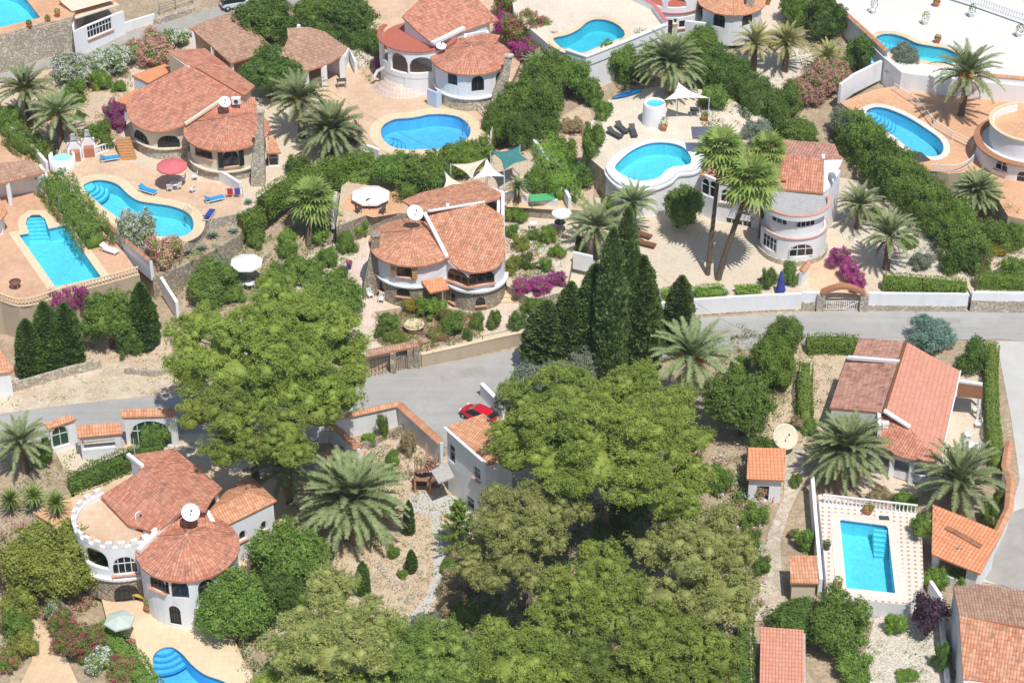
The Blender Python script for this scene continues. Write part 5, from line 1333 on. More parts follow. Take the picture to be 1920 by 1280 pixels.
def proto(kind, i, big=False):
    k = (kind, i, big)
    if k in PROTO: return PROTO[k]
    s = hash(kind) % 1; sd = sum(map(ord, kind))+i*17
    # every prototype is one metre in radius and one metre high, scaled per plant
    D = {'bush': (['leaf_mid'], 1.5, .0), 'bush_dark': (['leaf_dark'], 1.5, 0), 'bush_bright': (['leaf_bright'], 1.5, 0), 'bush_yellow': (['leaf_yellow'], 1.5, 0),
         'bush_grey': (['leaf_grey'], 1.5, 0), 'bush_blue': (['leaf_blue'], 1.5, 0), 'bush_plum': (['leaf_plum'], 1.5, 0), 'bush_dry': (['leaf_dry'], 1.5, 0),
         'oleander_white': (['leaf_mid', 'petal_white'], 1.5, .55), 'oleander_pink': (['leaf_mid', 'petal_pink'], 1.5, .7), 'bougainvillea': (['leaf_mid', 'petal_magenta'], 1.5, .93),
         'rose': (['leaf_mid', 'petal_rose'], 1.5, .34), 'orange_flower': (['leaf_bright', 'petal_orange'], 1.5, .3), 'red_flower': (['leaf_mid', 'petal_red'], 1.5, .2),
         'yellow_flower': (['leaf_mid', 'leaf_yellow'], 1.5, .5)}[kind]
    if big: me = bush_mesh('foliage_mesh', sd, D[0], rnd_blobs(sd, 20, 3.0, 4.4), 85, .17, D[2], amp=.34, tuft=9)
    else: me = bush_mesh('foliage_mesh', sd, D[0], rnd_blobs(sd, 12, 1.5, 2.2), 120, .13, D[2], amp=.16)
    PROTO[k] = me; return me
def veg_top(name, px, py, h, label, cat, group): pass
def bush(kind, cx, cy, wpx, h, label, name='shrub', cat='shrub', group='garden shrubs', var=None, trunk=False, rz=None, z=None):
    base = put(cx, cy, h*.5) if z is None else Vector((at(cx, cy, z+h*.5).x, at(cx, cy, z+h*.5).y, z)); R = wpx*mpp(base+Vector((0, 0, h*.5)))/2
    i = (int(cx)+int(cy)) % 3 if var is None else var
    big = R > 1.9; me = proto(kind, i, big); R0, H0 = (3.0, 4.4) if big else (1.5, 2.2)
    if trunk:
        root = empty(name, base, label, cat, group)
        th = h*.16
        o = link('crown', me, root, (0, 0, th)); o.scale = (R/R0*1.05, R/R0*1.05, (h-th)/H0)
        bm = bmesh.new(); r = random.Random(int(cx*7+cy))
        tube(bm, [(0, 0, -.3), (.05, .02, th*.6), (.1, 0, h*.6)], [R*.1+.05, R*.08+.04, R*.05], 7)
        for k in range(4):
            a = r.uniform(0, 6.28); tube(bm, [(.05, 0, th*.8), (R*.35*math.cos(a), R*.35*math.sin(a), h*.62)], [R*.05+.02, .02], 5)
        bm_obj('trunk', bm, M['bark_brown'], root, False)
    else:
        o = link(name, me, None, base); o.scale = (R/R0, R/R0, h/H0); tag(o, label, cat, group); root = o
    root.rotation_euler = (0, 0, (cx*1.7+cy) % 6.28 if rz is None else rz)
    return root
# ------------------------------------------------------------------ pines: many needle tufts on flattened pads
def pine(base, lobes, label, mat='needles_pine', seed=1, name='pine_tree', dens=1.0, group='aleppo pines between the villas', flat=.62, leaf=.15):
    B = put(*base); root = empty(name, B, label, 'tree', group)
    r = np.random.RandomState(seed); Vs = []; blobs = []; L3 = []; Ps = []; Ns = []
    for (px, py, wpx, z) in lobes:
        c = at(px, py, B.z+z); R = wpx*.98*mpp(c)/2; c = c+Vector((0, 0, r.uniform(-.5, .5))); L3.append((c-B, R)); q = np.array(c-B)
        for k in range(int(5+R*2.6)):                          # a lobe is a heap of smaller rounded boughs
            d = unit(r.normal(0, 1, (1, 3)))[0]; d[2] = abs(d[2])*.8-.15; rr = R*r.uniform(.24, .38)+.12
            blobs.append((tuple(q+d*np.array([R, R, R*flat])*.74), (rr, rr, rr*.66)))
    inner = []
    for c, R in L3: inner.append(((c.x, c.y, c.z-.3*R), (R*.78, R*.78, R*.5)))
    for (c, rad), dn in [(b, 13) for b in blobs]+[(b, 7) for b in inner]:
        p, N = ellip(r, c, rad, int(dn*dens*4*math.pi*rad[0]*rad[0]*.8), -.3, .1); Ps.append(p); Ns.append(N)
    P = np.vstack(Ps); N = np.vstack(Ns); keep = np.ones(len(P), bool)
    for c, rad in blobs: keep &= ~((((P-np.array(c))/np.array(rad))**2).sum(1) < .62)
    P = P[keep]; N = N[keep]; P = P+N*(billow(P, seed, 1.5)*.36+billow(P, seed+3, .6)*.62-.24)[:, None]
    gm = billow(P, seed+5, 1.0) > -.45; P = P[gm]; N = N[gm]; N = unit(N*.3+np.array([0, 0, 1.0]))
    tuft = 8; T = np.repeat(P, tuft, 0)+r.normal(0, .1, (len(P)*tuft, 3)); V = leaf_quads(T, np.repeat(N, tuft, 0), leaf*1.35, r, .55, .34)
    me = quads_mesh('crown', V, [mat], None, core_blob([(c, tuple(np.array(a)*.5)) for c, a in blobs]+[(c, tuple(np.array(a)*.8)) for c, a in inner], 1, 7, 4))
    link('crown', me, root)
    bm = bmesh.new(); top = max(l[0].z for l in L3); mx = sum((l[0] for l in L3), Vector())/len(L3)
    tr = [Vector((0, 0, -.5)), Vector((mx.x*.25, mx.y*.25, mx.z*.4)), Vector((mx.x*.7, mx.y*.7, mx.z*.8)), Vector((mx.x, mx.y, mx.z*1.0))]
    tube(bm, tr, [.42, .34, .24, .12], 9)
    for c, R in L3:
        s = tr[1].lerp(tr[2], min(1, max(0, (c.z-tr[1].z)/(tr[2].z-tr[1].z+.01)-.3)))
        tube(bm, [s, s.lerp(c, .5)+Vector((0, 0, -.4)), c+Vector((0, 0, -.2*R*flat))], [.16, .1, .04], 6)
    bm_obj('trunk', bm, M['bark_grey'], root, False)
    return root
# ------------------------------------------------------------------ cypress
def cyp_mesh(seed, mat, dens=1.0):      # unit: height 10, radius 1
    r = np.random.RandomState(seed); n = int(9000*dens)
    z = 10*r.uniform(0, 1, n)**1.25; k = z/10
    R = np.interp(k, [0, .06, .3, .6, .85, 1], [.6, .92, 1, .86, .5, .02])
    a = r.uniform(0, 6.28, n); wob = 1+.16*np.sin(a*3+z*2.1+seed)*np.sin(z*1.7)+r.normal(0, .07, n)
    P = np.stack([R*wob*np.cos(a), R*wob*np.sin(a), z], 1); N = np.stack([np.cos(a), np.sin(a), np.full(n, .5)], 1)
    N = unit(N+r.normal(0, .5, N.shape)); t = unit(np.array([[0, 0, 1.0]])+.5*np.stack([np.cos(a), np.sin(a), 0*a], 1)+r.normal(0, .35, (n, 3)))
    b = unit(np.cross(N, t)); s = (r.uniform(.5, 1.3, n))[:, None]
    A = t*s*.26; C = b*s*.11
    V = np.stack([P-A*.5, P+C, P+A, P-C], 1)
    prof = [(0, .5), (.06, .8), (.3, .88), (.6, .74), (.85, .4), (1, .01)]; ev = []; ef = []; m = 8
    for h, q in prof:
        for j in range(m): ev.append((q*.9*math.cos(j*6.283/m), q*.9*math.sin(j*6.283/m), h*9.7))
    for i in range(len(prof)-1):
        for j in range(m): ef.append((i*m+j, i*m+(j+1) % m, (i+1)*m+(j+1) % m, (i+1)*m+j))
    return quads_mesh('crown', V, [mat], None, (np.array(ev), ef, 0))
CYP = {}
def cypress(tip, foot, wpx, label, mat='needles_cypress', seed=0, name='cypress_tree', group='tall cypresses by the road', bright=False):
    B = put(*foot); 
    # height so that the tip shows at the tip pixel
    lo, hi = .5, 30
    for i in range(30):
        m_ = (lo+hi)/2; _, y = proj(B+Vector((0, 0, m_)))
        if y > tip[1]: lo = m_
        else: hi = m_
    h = lo; R = wpx*mpp(B)/2
    if bright: mat = 'needles_cypress_bright'
    k = (mat, seed % 3, h > 6)
    if k not in CYP: CYP[k] = cyp_mesh(seed % 3+1, mat, 2.6 if h > 6 else .45)
    root = empty(name, B, label, 'tree', group, seed*1.3)
    o = link('crown', CYP[k], root, (0, 0, .25)); o.scale = (R, R, (h-.25)/10)
    tx, _ = proj(B+Vector((0, 0, h))); 
    bm = bmesh.new(); tube(bm, [(0, 0, -.3), (0, 0, h*.5)], [R*.16+.03, .03], 7); bm_obj('trunk', bm, M['bark_brown'], root, False)
    return root
# ------------------------------------------------------------------ palms
def frond_quads(r, L, droop, az, el, width, n=22, lw=.05, vee=.5):
    """one feather frond as leaflet quads + midrib; starts at origin"""
    out = []; t = np.linspace(0, 1, n)
    dirh = np.array([math.cos(az), math.sin(az), 0]); side = np.array([-math.sin(az), math.cos(az), 0])
    ang = el-droop*t**1.4
    st = L/(n-1); x = np.concatenate([[0], np.cumsum(np.cos(ang[:-1])*st)]); z = np.concatenate([[0], np.cumsum(np.sin(ang[:-1])*st)])
    P = x[:, None]*dirh+z[:, None]*np.array([0, 0, 1.0])
    T = np.cos(ang)[:, None]*dirh+np.sin(ang)[:, None]*np.array([0, 0, 1.0])
    U = unit(np.cross(side, T)); U = -U if U[0, 2] < 0 else U
    wid = width*np.interp(t, [0, .12, .25, .6, 1], [.1, .35, 1, .95, .3])
    for sg in (-1, 1):
        d = unit(sg*side*1.0+T*.75+U*vee*r.uniform(.6, 1.2, (n, 1))+r.normal(0, .1, (n, 3)))
        tipp = P+d*wid[:, None]+np.array([0, 0, -.12])*wid[:, None]
        w_ = T*lw*.9
        q = np.stack([P-w_, P+w_, tipp+w_*.3, tipp-w_*.3], 1)[2:]
        out.append(q)
    wv = side*.035
    rib = np.stack([P[:-1]-wv, P[:-1]+wv, P[1:]+wv, P[1:]-wv], 1)
    return np.vstack(out), rib
def palm_mesh(seed, R=3.2, nf=64, mat='leaf_palm', young=False, full=1.0):
    r = np.random.RandomState(seed); Q = []; mi = []
    for k in range(nf):
        f = k/nf; el = math.radians(np.interp(f, [0, .3, .7, 1], [84, 60, 32, 4]))+r.normal(0, .08)
        L = R*np.interp(f, [0, .2, 1], [.85, 1.12, 1.12])*r.uniform(.9, 1.08)
        q, rib = frond_quads(r, L, math.radians(np.interp(f, [0, .4, 1], [36, 66, 66]))*r.uniform(.85, 1.15), k*2.399+r.normal(0, .1), el, .5*R/3.2*full, 40, .062*R/3.2)
        off = np.array([0, 0, .1-.3*f]); Q.append(q+off); Q.append(rib+off); mi += [0]*len(q)+[1]*len(rib)
    for k in range(9):
        q, rib = frond_quads(r, R*.75, 1.0, r.uniform(0, 6.28), math.radians(-35), .4*R/3.2, 22, .05*R/3.2); Q.append(q-np.array([0, 0, .25])); mi += [2]*len(q)
    V = np.vstack(Q)
    return quads_mesh('fronds', V, [mat, 'leaf_palm_yellow' if mat != 'leaf_palm_yellow' else 'frond_dead', 'frond_dead'], np.array(mi))
def fan_mesh(seed, R=1.6, nf=28):
    r = np.random.RandomState(seed); Q = []; mi = []
    for k in range(nf):
        f = k/nf; az = k*2.399; el = math.radians(np.interp(f, [0, .35, .75, 1], [80, 45, 5, -40]))
        d = np.array([math.cos(az)*math.cos(el), math.sin(az)*math.cos(el), math.sin(el)]); side = np.array([-math.sin(az), math.cos(az), 0]); up = np.cross(d, side)*-1
        if up[2] < 0: up = -up
        pl = R*r.uniform(.45, .6); c = d*pl; s = side*.03
        Q.append(np.array([[-s, s, c+s, c-s]])); mi.append(1)
        m_ = 15; nn = unit((d*.9-up*.45)[None])[0]
        for j in range(m_):
            a = (j/(m_-1)-.5)*4.0; lr = R*.7*math.cos(a*.32)*r.uniform(.9, 1.1)
            dd = unit((nn*math.cos(a)+side*math.sin(a)+up*.12*abs(a))[None])[0]; tip = c+dd*lr+np.array([0, 0, -.16*lr]); pw = unit(np.cross(dd, up)[None])[0]*.09*R/1.6
            mid = c+dd*lr*.55
            Q.append(np.array([[c, mid+pw, tip, mid-pw]])); mi.append(0)
    return quads_mesh('fronds', np.vstack(Q), ['leaf_fan', 'leaf_palm_yellow'], np.array(mi))
PM = {}
def palm(cx, cy, rpx, h, label, kind='date', fruit=True, var=0, group='date palms in the gardens', base=None, mat='leaf_palm', name='date_palm', tr=.3, lean=None):
    """cx,cy: heart of the crown; h: trunk height to the heart; base: optional foot pixel"""
    if base: 
        B = put(*base); top = at(cx, cy, B.z+h)
    else:
        B = put(cx, cy, h); top = B+Vector((0, 0, h))
    R = rpx*.88*mpp(top); rp = random.Random(int(cx*3+cy))
    root = empty(name, B, label, 'palm tree', group)
    t = top-B
    bm = bmesh.new()
    n = max(4, int(h/.35)); pts = []; rad = []
    for i in range(n+1):
        k = i/n; pts.append(Vector((t.x*k**1.2, t.y*k**1.2, -.3+(h+.3)*k))); rad.append(tr*(1.25-.35*k)*(1.08 if i % 2 else .94) if kind == 'date' else tr*(1.15-.45*k))
    tube(bm, pts, rad, 9); bm_obj('trunk', bm, M['bark_palm'], root, False)
    if kind == 'date':
        alt = int(cx) % 2; key = ('d', var, mat, alt)
        if key not in PM: PM[key] = palm_mesh(11+var+7*alt, 3.2, (50, 42, 100)[var % 3], mat)
        o = link('fronds', PM[key], root, t); sc = R/3.0; o.scale = (sc, sc, sc); o.rotation_euler = (rp.uniform(-.12, .12), rp.uniform(-.12, .12), (cx*.37) % 6.28)
        q = rp.uniform(.92, 1.1); o.scale = (sc, sc, sc*q)
        if fruit:
            r = np.random.RandomState(int(cx))
            for k in range(7):
                a = r.uniform(3.3, 6.1) if k < 6 else r.uniform(0, 6.28); c0 = np.array([math.cos(a)*.2, math.sin(a)*.2, .35])*sc; c1 = c0+np.array([math.cos(a)*.75, math.sin(a)*.75, -.1])*sc
                P = c0+(c1-c0)*r.uniform(.3, 1.1, (60, 1))+r.normal(0, .12*sc, (60, 3)); link('fruit_stalk', quads_mesh('fruit_stalk', leaf_quads(P, r.normal(0, 1, P.shape), .17*sc+.03, r, .5, .7), ['date_orange']), root, t)
    else:
        key = ('f', var)
        if key not in PM: PM[key] = fan_mesh(5+var)
        o = link('fronds', PM[key], root, t); sc = R/1.75; o.scale = (sc, sc, sc*1.05)
        r = np.random.RandomState(int(cx)); P = r.normal(0, 1, (420, 3))*np.array([.38, .38, .55])*sc+np.array([0, 0, -.75*sc])
        N = P.copy(); N[:, 2] = .1; link('dead_skirt', quads_mesh('dead_skirt', leaf_quads(P, N, .34*sc, r, .5, .35), ['frond_dead']), root, t)
    return root
def agave(cx, cy, wpx, label, name='agave', mat='leaf_agave', n=26, el0=70, cat='agave', group='agaves and yuccas', h=0.0, yuc=False):
    B = put(cx, cy, .4+h); R = wpx*mpp(B)/2; r = np.random.RandomState(int(cx*3+cy)); Q = []
    for k in range(n*(3 if yuc else 1)):
        az = k*2.399; f = k/(n*(3 if yuc else 1)); el = math.radians(el0-(el0+(30 if yuc else -6))*f+r.normal(0, 4))
        d = np.array([math.cos(az)*math.cos(el), math.sin(az)*math.cos(el), math.sin(el)]); s = np.array([-math.sin(az), math.cos(az), 0])*R*(.04 if yuc else .1)
        m_ = d*R*.5; tip = d*R*r.uniform(.85, 1.1)+np.array([0, 0, -.12*R]); Q.append([s*.7, m_+s, tip, m_-s]); Q.append([-s*.7, s*.7, m_+s, m_-s])
    me = quads_mesh('leaves', np.array(Q), [mat])
    if h > 0:
        root = empty(name, B, label, cat, group); bm = bmesh.new(); tube(bm, [(0, 0, -.2), (0, 0, h)], [.16, .11], 7); bm_obj('stem', bm, M['bark_palm'], root, False); link('leaves', me, root, (0, 0, h)); return root
    o = link(name, me, None, B+Vector((0, 0, .03))); return tag(o, label, cat, group)
# ------------------------------------------------------------------ hedges: clipped or loose runs
def hedge(path, h, width, label, mat='leaf_hedge', loose=0.0, seed=1, dens=62, leaf=.16, z=None, name='hedge', group='hedges between the gardens', hs=None):
    """path: pixels along the hedge's top centre line"""
    r = np.random.RandomState(seed)
    F = [put(x, y, h) if z is None else Vector((at(x, y, z+h).x, at(x, y, z+h).y, z)) for x, y in path]
    Vs = []; ev = []; ef = []
    for i in range(len(F)-1):
        a, b = np.array(F[i]), np.array(F[i+1]); d = b-a; L = np.linalg.norm(d[:2]); t = d/max(L, 1e-6); q = np.array([-t[1], t[0], 0])
        per = width+2*h; n = int(L*per*dens*(1.25+min(.8, loose)))
        u = r.uniform(0, L, n); s = r.uniform(0, per, n)
        side = np.where(s < h, -1, np.where(s < h+width, 0, 1))
        lat = np.where(side == 0, s-h-width/2, side*width/2); zz = np.where(side == 0, h, np.where(s < h, s, per-s))
        nrm = np.where((side == 0)[:, None], np.array([[0, 0, 1.0]]), side[:, None]*q[None])
        bump = loose*(np.sin(u*1.9+seed+zz)*.5+np.sin(u*.83+2*seed+lat)*.6+np.sin(u*4.1+lat*3)*np.sin(lat*2.9+zz*3)*.7+r.normal(0, .3, n)*.5)
        tp = 1-.25*(zz/h) if loose > .15 else 1.0
        P = a+u[:, None]*t+(lat*tp)[:, None]*q+zz[:, None]*np.array([0, 0, 1.0])
        P = P+nrm*bump[:, None]*(.3+.7*(zz/h))[:, None]+r.normal(0, .03+.1*loose, (n, 3))
        Vs.append(leaf_quads(P, nrm+np.array([0, 0, .3]), leaf, r, .55+.4*min(1, loose*3), .6))
        w_ = width/2*.7*(1-.3*min(1, loose*3)); hh = h*(.86-.35*min(.7, loose)); k = len(ev)
        for p, e in ((a, -1), (b, 1)):
            for l_, z_ in ((-w_, -.2), (w_, -.2), (w_*.95, hh), (-w_*.95, hh)): ev.append(p+t*e*(max(-L/3, .1-1.6*loose) if loose > .15 else min(.1, L/3))+q*l_+np.array([0, 0, z_]))
        for f in ((0, 1, 2, 3), (4, 5, 6, 7), (0, 1, 5, 4), (1, 2, 6, 5), (2, 3, 7, 6), (3, 0, 4, 7)): ef.append(tuple(k+x for x in f))
    me = quads_mesh(name, np.vstack(Vs), [mat], None, (np.array(ev), ef, 0))
    o = link(name, me); own_origin(o, F[0]); return tag(o, label, 'hedge', group)
def cover(name, px, label, mats, dens=9, size=.22, n=None, seed=3, z=None, hmax=.35, flower=0.1, cat=None):
    """loose low ground cover over an area: nobody could count it"""
    r = np.random.RandomState(seed)
    P = [put(x, y) for x, y in px]; x0, x1 = min(p.x for p in P), max(p.x for p in P); y0, y1 = min(p.y for p in P), max(p.y for p in P)
    n = int((x1-x0)*(y1-y0)*dens)
    C = np.stack([r.uniform(x0, x1, n), r.uniform(y0, y1, n)], 1)
    C = [c for c in C if inside(c[0], c[1], P)]
    if not C: return
    C = np.array([(c[0], c[1], surf(c[0], c[1])) for c in C])
    k = 14; Q = np.repeat(C, k, 0)+r.normal(0, 1, (len(C)*k, 3))*np.array([.22, .22, 0])+np.array([0, 0, 1])*r.uniform(.02, hmax, (len(C)*k, 1))
    V = leaf_quads(Q, np.tile([[0, 0, 1.0]], (len(Q), 1)), size, r, .8, .5)
    grp = np.repeat(r.randint(0, len(mats)*10, len(C)), k); mi = np.minimum(grp//10, len(mats)-1)
    o = link(name, quads_mesh(name, V, mats, mi)); return tag(o, label, None, None, 'stuff')
# ================================================================== pines
pine((560, 850), [(530, 550, 120, 13.6), (580, 575, 130, 13.3), (605, 610, 150, 13), (485, 590, 110, 12.8), (372, 592, 84, 11), (350, 632, 90, 10.5), (430, 630, 130, 12), (520, 610, 170, 13.6),
     (360, 680, 120, 10), (440, 680, 150, 11.4), (550, 670, 190, 12.6), (640, 640, 110, 11.5), (660, 690, 90, 10.5), (640, 735, 110, 9.5), (580, 730, 150, 10.8), (490, 725, 130, 11)],
     'huge yellow green pine standing between the road and the central villa', seed=3, mat='needles_pine')
pine((480, 900), [(380, 745, 120, 10), (355, 790, 70, 9.5), (430, 790, 120, 10.5), (480, 835, 100, 9.5), (420, 845, 90, 9), (530, 805, 120, 10), (550, 850, 100, 9), (600, 775, 90, 9.5)],
     'lower pine crown just below the huge pine, over the gate arch', seed=5, mat='needles_pine')
pine((1130, 1050), [(990, 745, 110, 11), (1060, 735, 130, 12), (1130, 730, 140, 12.5), (1200, 735, 140, 12.5), (1265, 760, 120, 11.5), (960, 790, 100, 9.8), (1030, 790, 150, 12), (1110, 790, 170, 13.4), (1200, 800, 170, 13.2), (1285, 815, 120, 11.4),
     (965, 850, 110, 9), (1040, 855, 150, 11), (1120, 855, 160, 12), (1215, 865, 160, 12), (1290, 870, 100, 10.4), (1250, 920, 130, 10.5), (1180, 915, 110, 10.6), (1075, 905, 110, 10.4), (1310, 900, 90, 10), (1290, 950, 80, 9.4)],
     'biggest bright green pine in the middle, below the tall cypresses', seed=8, mat='needles_pine')
pine((990, 1150), [(950, 940, 110, 9), (1010, 930, 120, 9.4), (920, 985, 100, 8.4), (980, 985, 140, 9.6), (1050, 960, 100, 8.6), (900, 1030, 80, 7), (960, 1040, 120, 8), (1030, 1010, 80, 7.6), (1095, 965, 50, 7.6), (920, 1080, 80, 7.4), (1000, 1075, 80, 7.2), (880, 1075, 60, 6.4)],
     'olive tinged pine with brown tips right of the fishbone tree', seed=13, mat='needles_pine_dry')
pine((1330, 1190), [(1270, 985, 90, 8.2), (1330, 1000, 120, 8.8), (1380, 1030, 100, 8), (1230, 1040, 90, 7.6), (1300, 1055, 140, 9), (1370, 1090, 110, 7.8), (1250, 1105, 110, 7.6), (1320, 1130, 120, 7.6), (1210, 1015, 70, 7.6), (1385, 1135, 80, 7), (1240, 1150, 80, 7)],
     'grey green pine beside the crazy paved path', seed=17, mat='needles_pine_dry')
pine((1110, 1260), [(1060, 1085, 110, 7.6), (1120, 1060, 120, 8.2), (1165, 1100, 110, 8), (1100, 1120, 140, 8.4), (1050, 1150, 110, 6.8), (1150, 1160, 110, 7.2)],
     'rounded bright pine in the lower middle below the dark gap', seed=21, mat='needles_pine')
pine((620, 1330), [(620, 1110, 120, 8.4), (580, 1160, 130, 8.4), (660, 1150, 140, 9), (720, 1170, 90, 7.6), (550, 1220, 120, 7.4), (630, 1220, 150, 8.4), (700, 1230, 110, 7.6), (580, 1270, 120, 6.6)],
     'pine at bottom centre left, right of the round bushy tree', seed=25, mat='needles_pine_dry')
pine((820, 1380), [(760, 1205, 110, 7.2), (820, 1190, 120, 7.8), (870, 1230, 120, 7.6), (790, 1250, 140, 7.4), (860, 1275, 110, 6.6), (740, 1270, 100, 6.2)],
     'pine at the bottom edge below the curved path', seed=29, mat='needles_pine_deep')
pine((980, 1370), [(940, 1185, 110, 8), (1000, 1205, 120, 8), (960, 1240, 140, 8), (1030, 1255, 110, 7), (930, 1275, 110, 6.4)],
     'bright green pine at the bottom edge in the centre', seed=31, mat='needles_pine')
pine((1250, 1380), [(1230, 1165, 90, 8), (1290, 1200, 130, 8.4), (1210, 1215, 130, 8.2), (1350, 1230, 110, 7.4), (1260, 1255, 150, 7.8), (1340, 1280, 120, 6.4), (1160, 1260, 110, 6.8)],
     'wide pine at the bottom edge left of the pink red carport', seed=37, mat='needles_pine')
pine((1110, 1390), [(1090, 1200, 100, 6.8), (1110, 1245, 130, 7), (1070, 1280, 110, 6)], 'small pine at the bottom edge between the two wide ones', seed=41, mat='needles_pine_deep')
pine((700, 1390), [(660, 1290, 120, 6), (520, 1290, 90, 5)], 'low pine top at the bottom edge in front of the others', seed=43, mat='needles_pine')
# ================================================================== cypresses
C_ = [((1185, 395), (1168, 700), 56, 'tallest cypress of the group, its tip in front of the date palm', 0, False),
      ((1112, 500), (1110, 692), 64, 'broad cypress left of the tallest one', 1, False),
      ((1030, 566), (1024, 696), 74, 'lowest and leftmost cypress of the roadside group', 2, False),
      ((1152, 432), (1142, 712), 60, 'dense cypress directly in front of the tallest one', 1, False),
      ((1200, 484), (1198, 702), 66, 'dark ragged cypress right of the tallest one', 2, False),
      ((1226, 548), (1222, 668), 38, 'slim bright cypress against the grey road', 0, True),
      ((1292, 520), (1272, 655), 52, 'lone pointed cypress standing right of the group over the road', 0, False)]
C_ += [((1072, 532), (1068, 694), 60, 'second column from the left in the roadside cypress group', 0, False)]
for tip, ft, wd, lab, sd_, br_ in C_: cypress(tip, ft, wd, lab, seed=sd_, bright=br_)
g_ = 'small columnar conifers'
cypress((64, 600), (62, 706), 46, 'leftmost dark conifer below the balustraded terrace', seed=1, bright=True, group=g_)
cypress((96, 568), (98, 692), 50, 'second dark conifer below the balustraded terrace', seed=2, bright=True, group=g_)
cypress((136, 570), (134, 684), 48, 'third dark conifer, next to the bougainvillea below the terrace', seed=0, bright=True, group=g_)
cypress((277, 532), (275, 650), 46, 'dark conifer at the right end of the balustraded terrace wall', seed=1, bright=True, group=g_)
cypress((772, 938), (768, 1002), 20, 'upper small pointed conifer right of the giant palm', seed=0, bright=True, group=g_)
cypress((775, 1030), (772, 1073), 20, 'small rounded conifer beside the curved path', seed=1, bright=True, group=g_)
cypress((683, 1052), (682, 1115), 26, 'dark little conifer at the lower edge of the giant palm', seed=2, bright=True, group=g_)
# ================================================================== palms
palm(48, 168, 58, 4.2, 'date palm with orange fruit at the left edge, the upper left of two', var=0, mat='leaf_palm')
palm(108, 218, 60, 4.0, 'date palm with orange fruit right of the bougainvillea garden, the lower right of two', var=1)
palm(562, 190, 66, 4.2, 'date palm with bright orange fruit left of the peach terrace', var=1)
palm(622, 252, 68, 4.0, 'date palm in front of the magenta flowers beside the bean shaped pool', var=2)
palm(1256, 124, 70, 3.2, 'dark green date palm behind the white shade sail', fruit=False, var=2)
palm(1416, 84, 46, 3.2, 'yellowish date palm on white gravel, the left of two', fruit=False, var=1, mat='leaf_palm_yellow')
palm(1476, 84, 46, 3.2, 'yellowish date palm on white gravel, the right of two', fruit=False, var=0, mat='leaf_palm_yellow')
palm(1552, 112, 40, 1.6, 'low yellowish palm above the pink oleander', fruit=False, var=1, mat='leaf_palm_yellow')
palm(1815, 142, 72, 5.0, 'date palm throwing a star shaped shadow on the orange terrace', var=0, base=(1802, 216))
palm(1120, 428, 62, 3.4, 'date palm left of the tallest cypress tip', fruit=False, var=1)
palm(1188, 385, 48, 3.0, 'date palm below the drum shaped pool, behind the cypress tip', fruit=False, var=0)
palm(1612, 385, 48, 2.6, 'date palm on pale gravel right of the half round balcony, the upper one', fruit=False, var=1)
palm(1668, 445, 60, 3.6, 'date palm on pale gravel above the bougainvillea, the lower one', fruit=False, var=0)
palm(1832, 362, 52, 3.6, 'date palm below the round house at right', var=2)
palm(1297, 672, 88, 6.5, 'tall date palm with hanging fronds beside the road, right of the big pine', var=0)
palm(656, 945, 112, 3.0, 'giant grey green palm with a huge fountain crown in the lower middle', fruit=False, var=2, tr=.5)
palm(540, 880, 78, 3.6, 'shaded palm behind the giant one, half under the pine', fruit=False, var=1)
palm(1590, 850, 84, 3.0, 'palm with arching fronds above the lower right pool, the left of two', fruit=False, var=2, tr=.4)
palm(1800, 908, 92, 3.0, 'palm with arching fronds beside the orange garage roof, the right of two', fruit=False, var=0, tr=.4)
palm(40, 832, 62, 3.0, 'pale palm at the left edge beside the gatehouse', fruit=False, var=1)
palm(1008, 125, 36, 1.6, 'small palm left of the highest pool wall', fruit=False, var=1)
palm(970, 352, 26, 1.6, 'small dark palm behind the white shade sails', fruit=False, var=1)
palm(1040, 320, 24, 1.4, 'small palm right of the teal shade sail', fruit=False, var=0)
palm(640, 880, 40, 1.8, 'small palm peeping out above the giant palm', fruit=False, var=0)
palm(585, 378, 58, 3.8, 'stout fan palm in front of the clipped hedge', kind='fan', group='fan palms', name='fan_palm', base=(578, 462), tr=.28)
palm(1352, 285, 60, 12.2, 'left of the two very tall fan palms', kind='fan', group='fan palms', name='fan_palm', base=(1327, 515), tr=.22)
palm(1408, 342, 70, 10.2, 'right of the two very tall fan palms, on a slanting trunk', kind='fan', group='fan palms', name='fan_palm', base=(1346, 524), tr=.28, var=1)
palm(1440, 283, 46, 9.5, 'third fan palm crown, behind the two tall ones', kind='fan', group='fan palms', name='fan_palm', base=(1425, 445), tr=.18)
for x, y, l in ((18, 930, 'leftmost'), (62, 922, 'middle'), (105, 935, 'rightmost')):
    agave(x, y, 62, f'{l} of the three spiky green yuccas above the yellow tree', name='yucca', mat='leaf_bright', el0=80, n=26, cat='yucca', h=1.6, yuc=True)
# ================================================================== agaves and cactus like plants
for x, y, w_, l in ((690, 885, 34, 'pale agave between the giant palm and the white courtyard'), (1420, 1030, 30, 'agave beside the crazy paved path'), (1360, 545, 26, 'small agave behind the road wall'), (352, 470, 34, 'large grey agave below the kidney pool, left of three'), (378, 462, 34, 'large grey agave below the kidney pool, middle of three'), (366, 486, 28, 'grey agave lowest of three below the kidney pool'),
                    (398, 438, 40, 'greenish agave at the foot of the kidney pool coping'), (437, 430, 34, 'tall agave at the end of the clipped hedge'), (465, 375, 26, 'agave beside the draped towels'),
                    (697, 830, 30, 'green agave inside the white courtyard'), (1400, 930, 30, 'strap leaved plant beside the higher orange shed')):
    agave(x, y, w_, l)
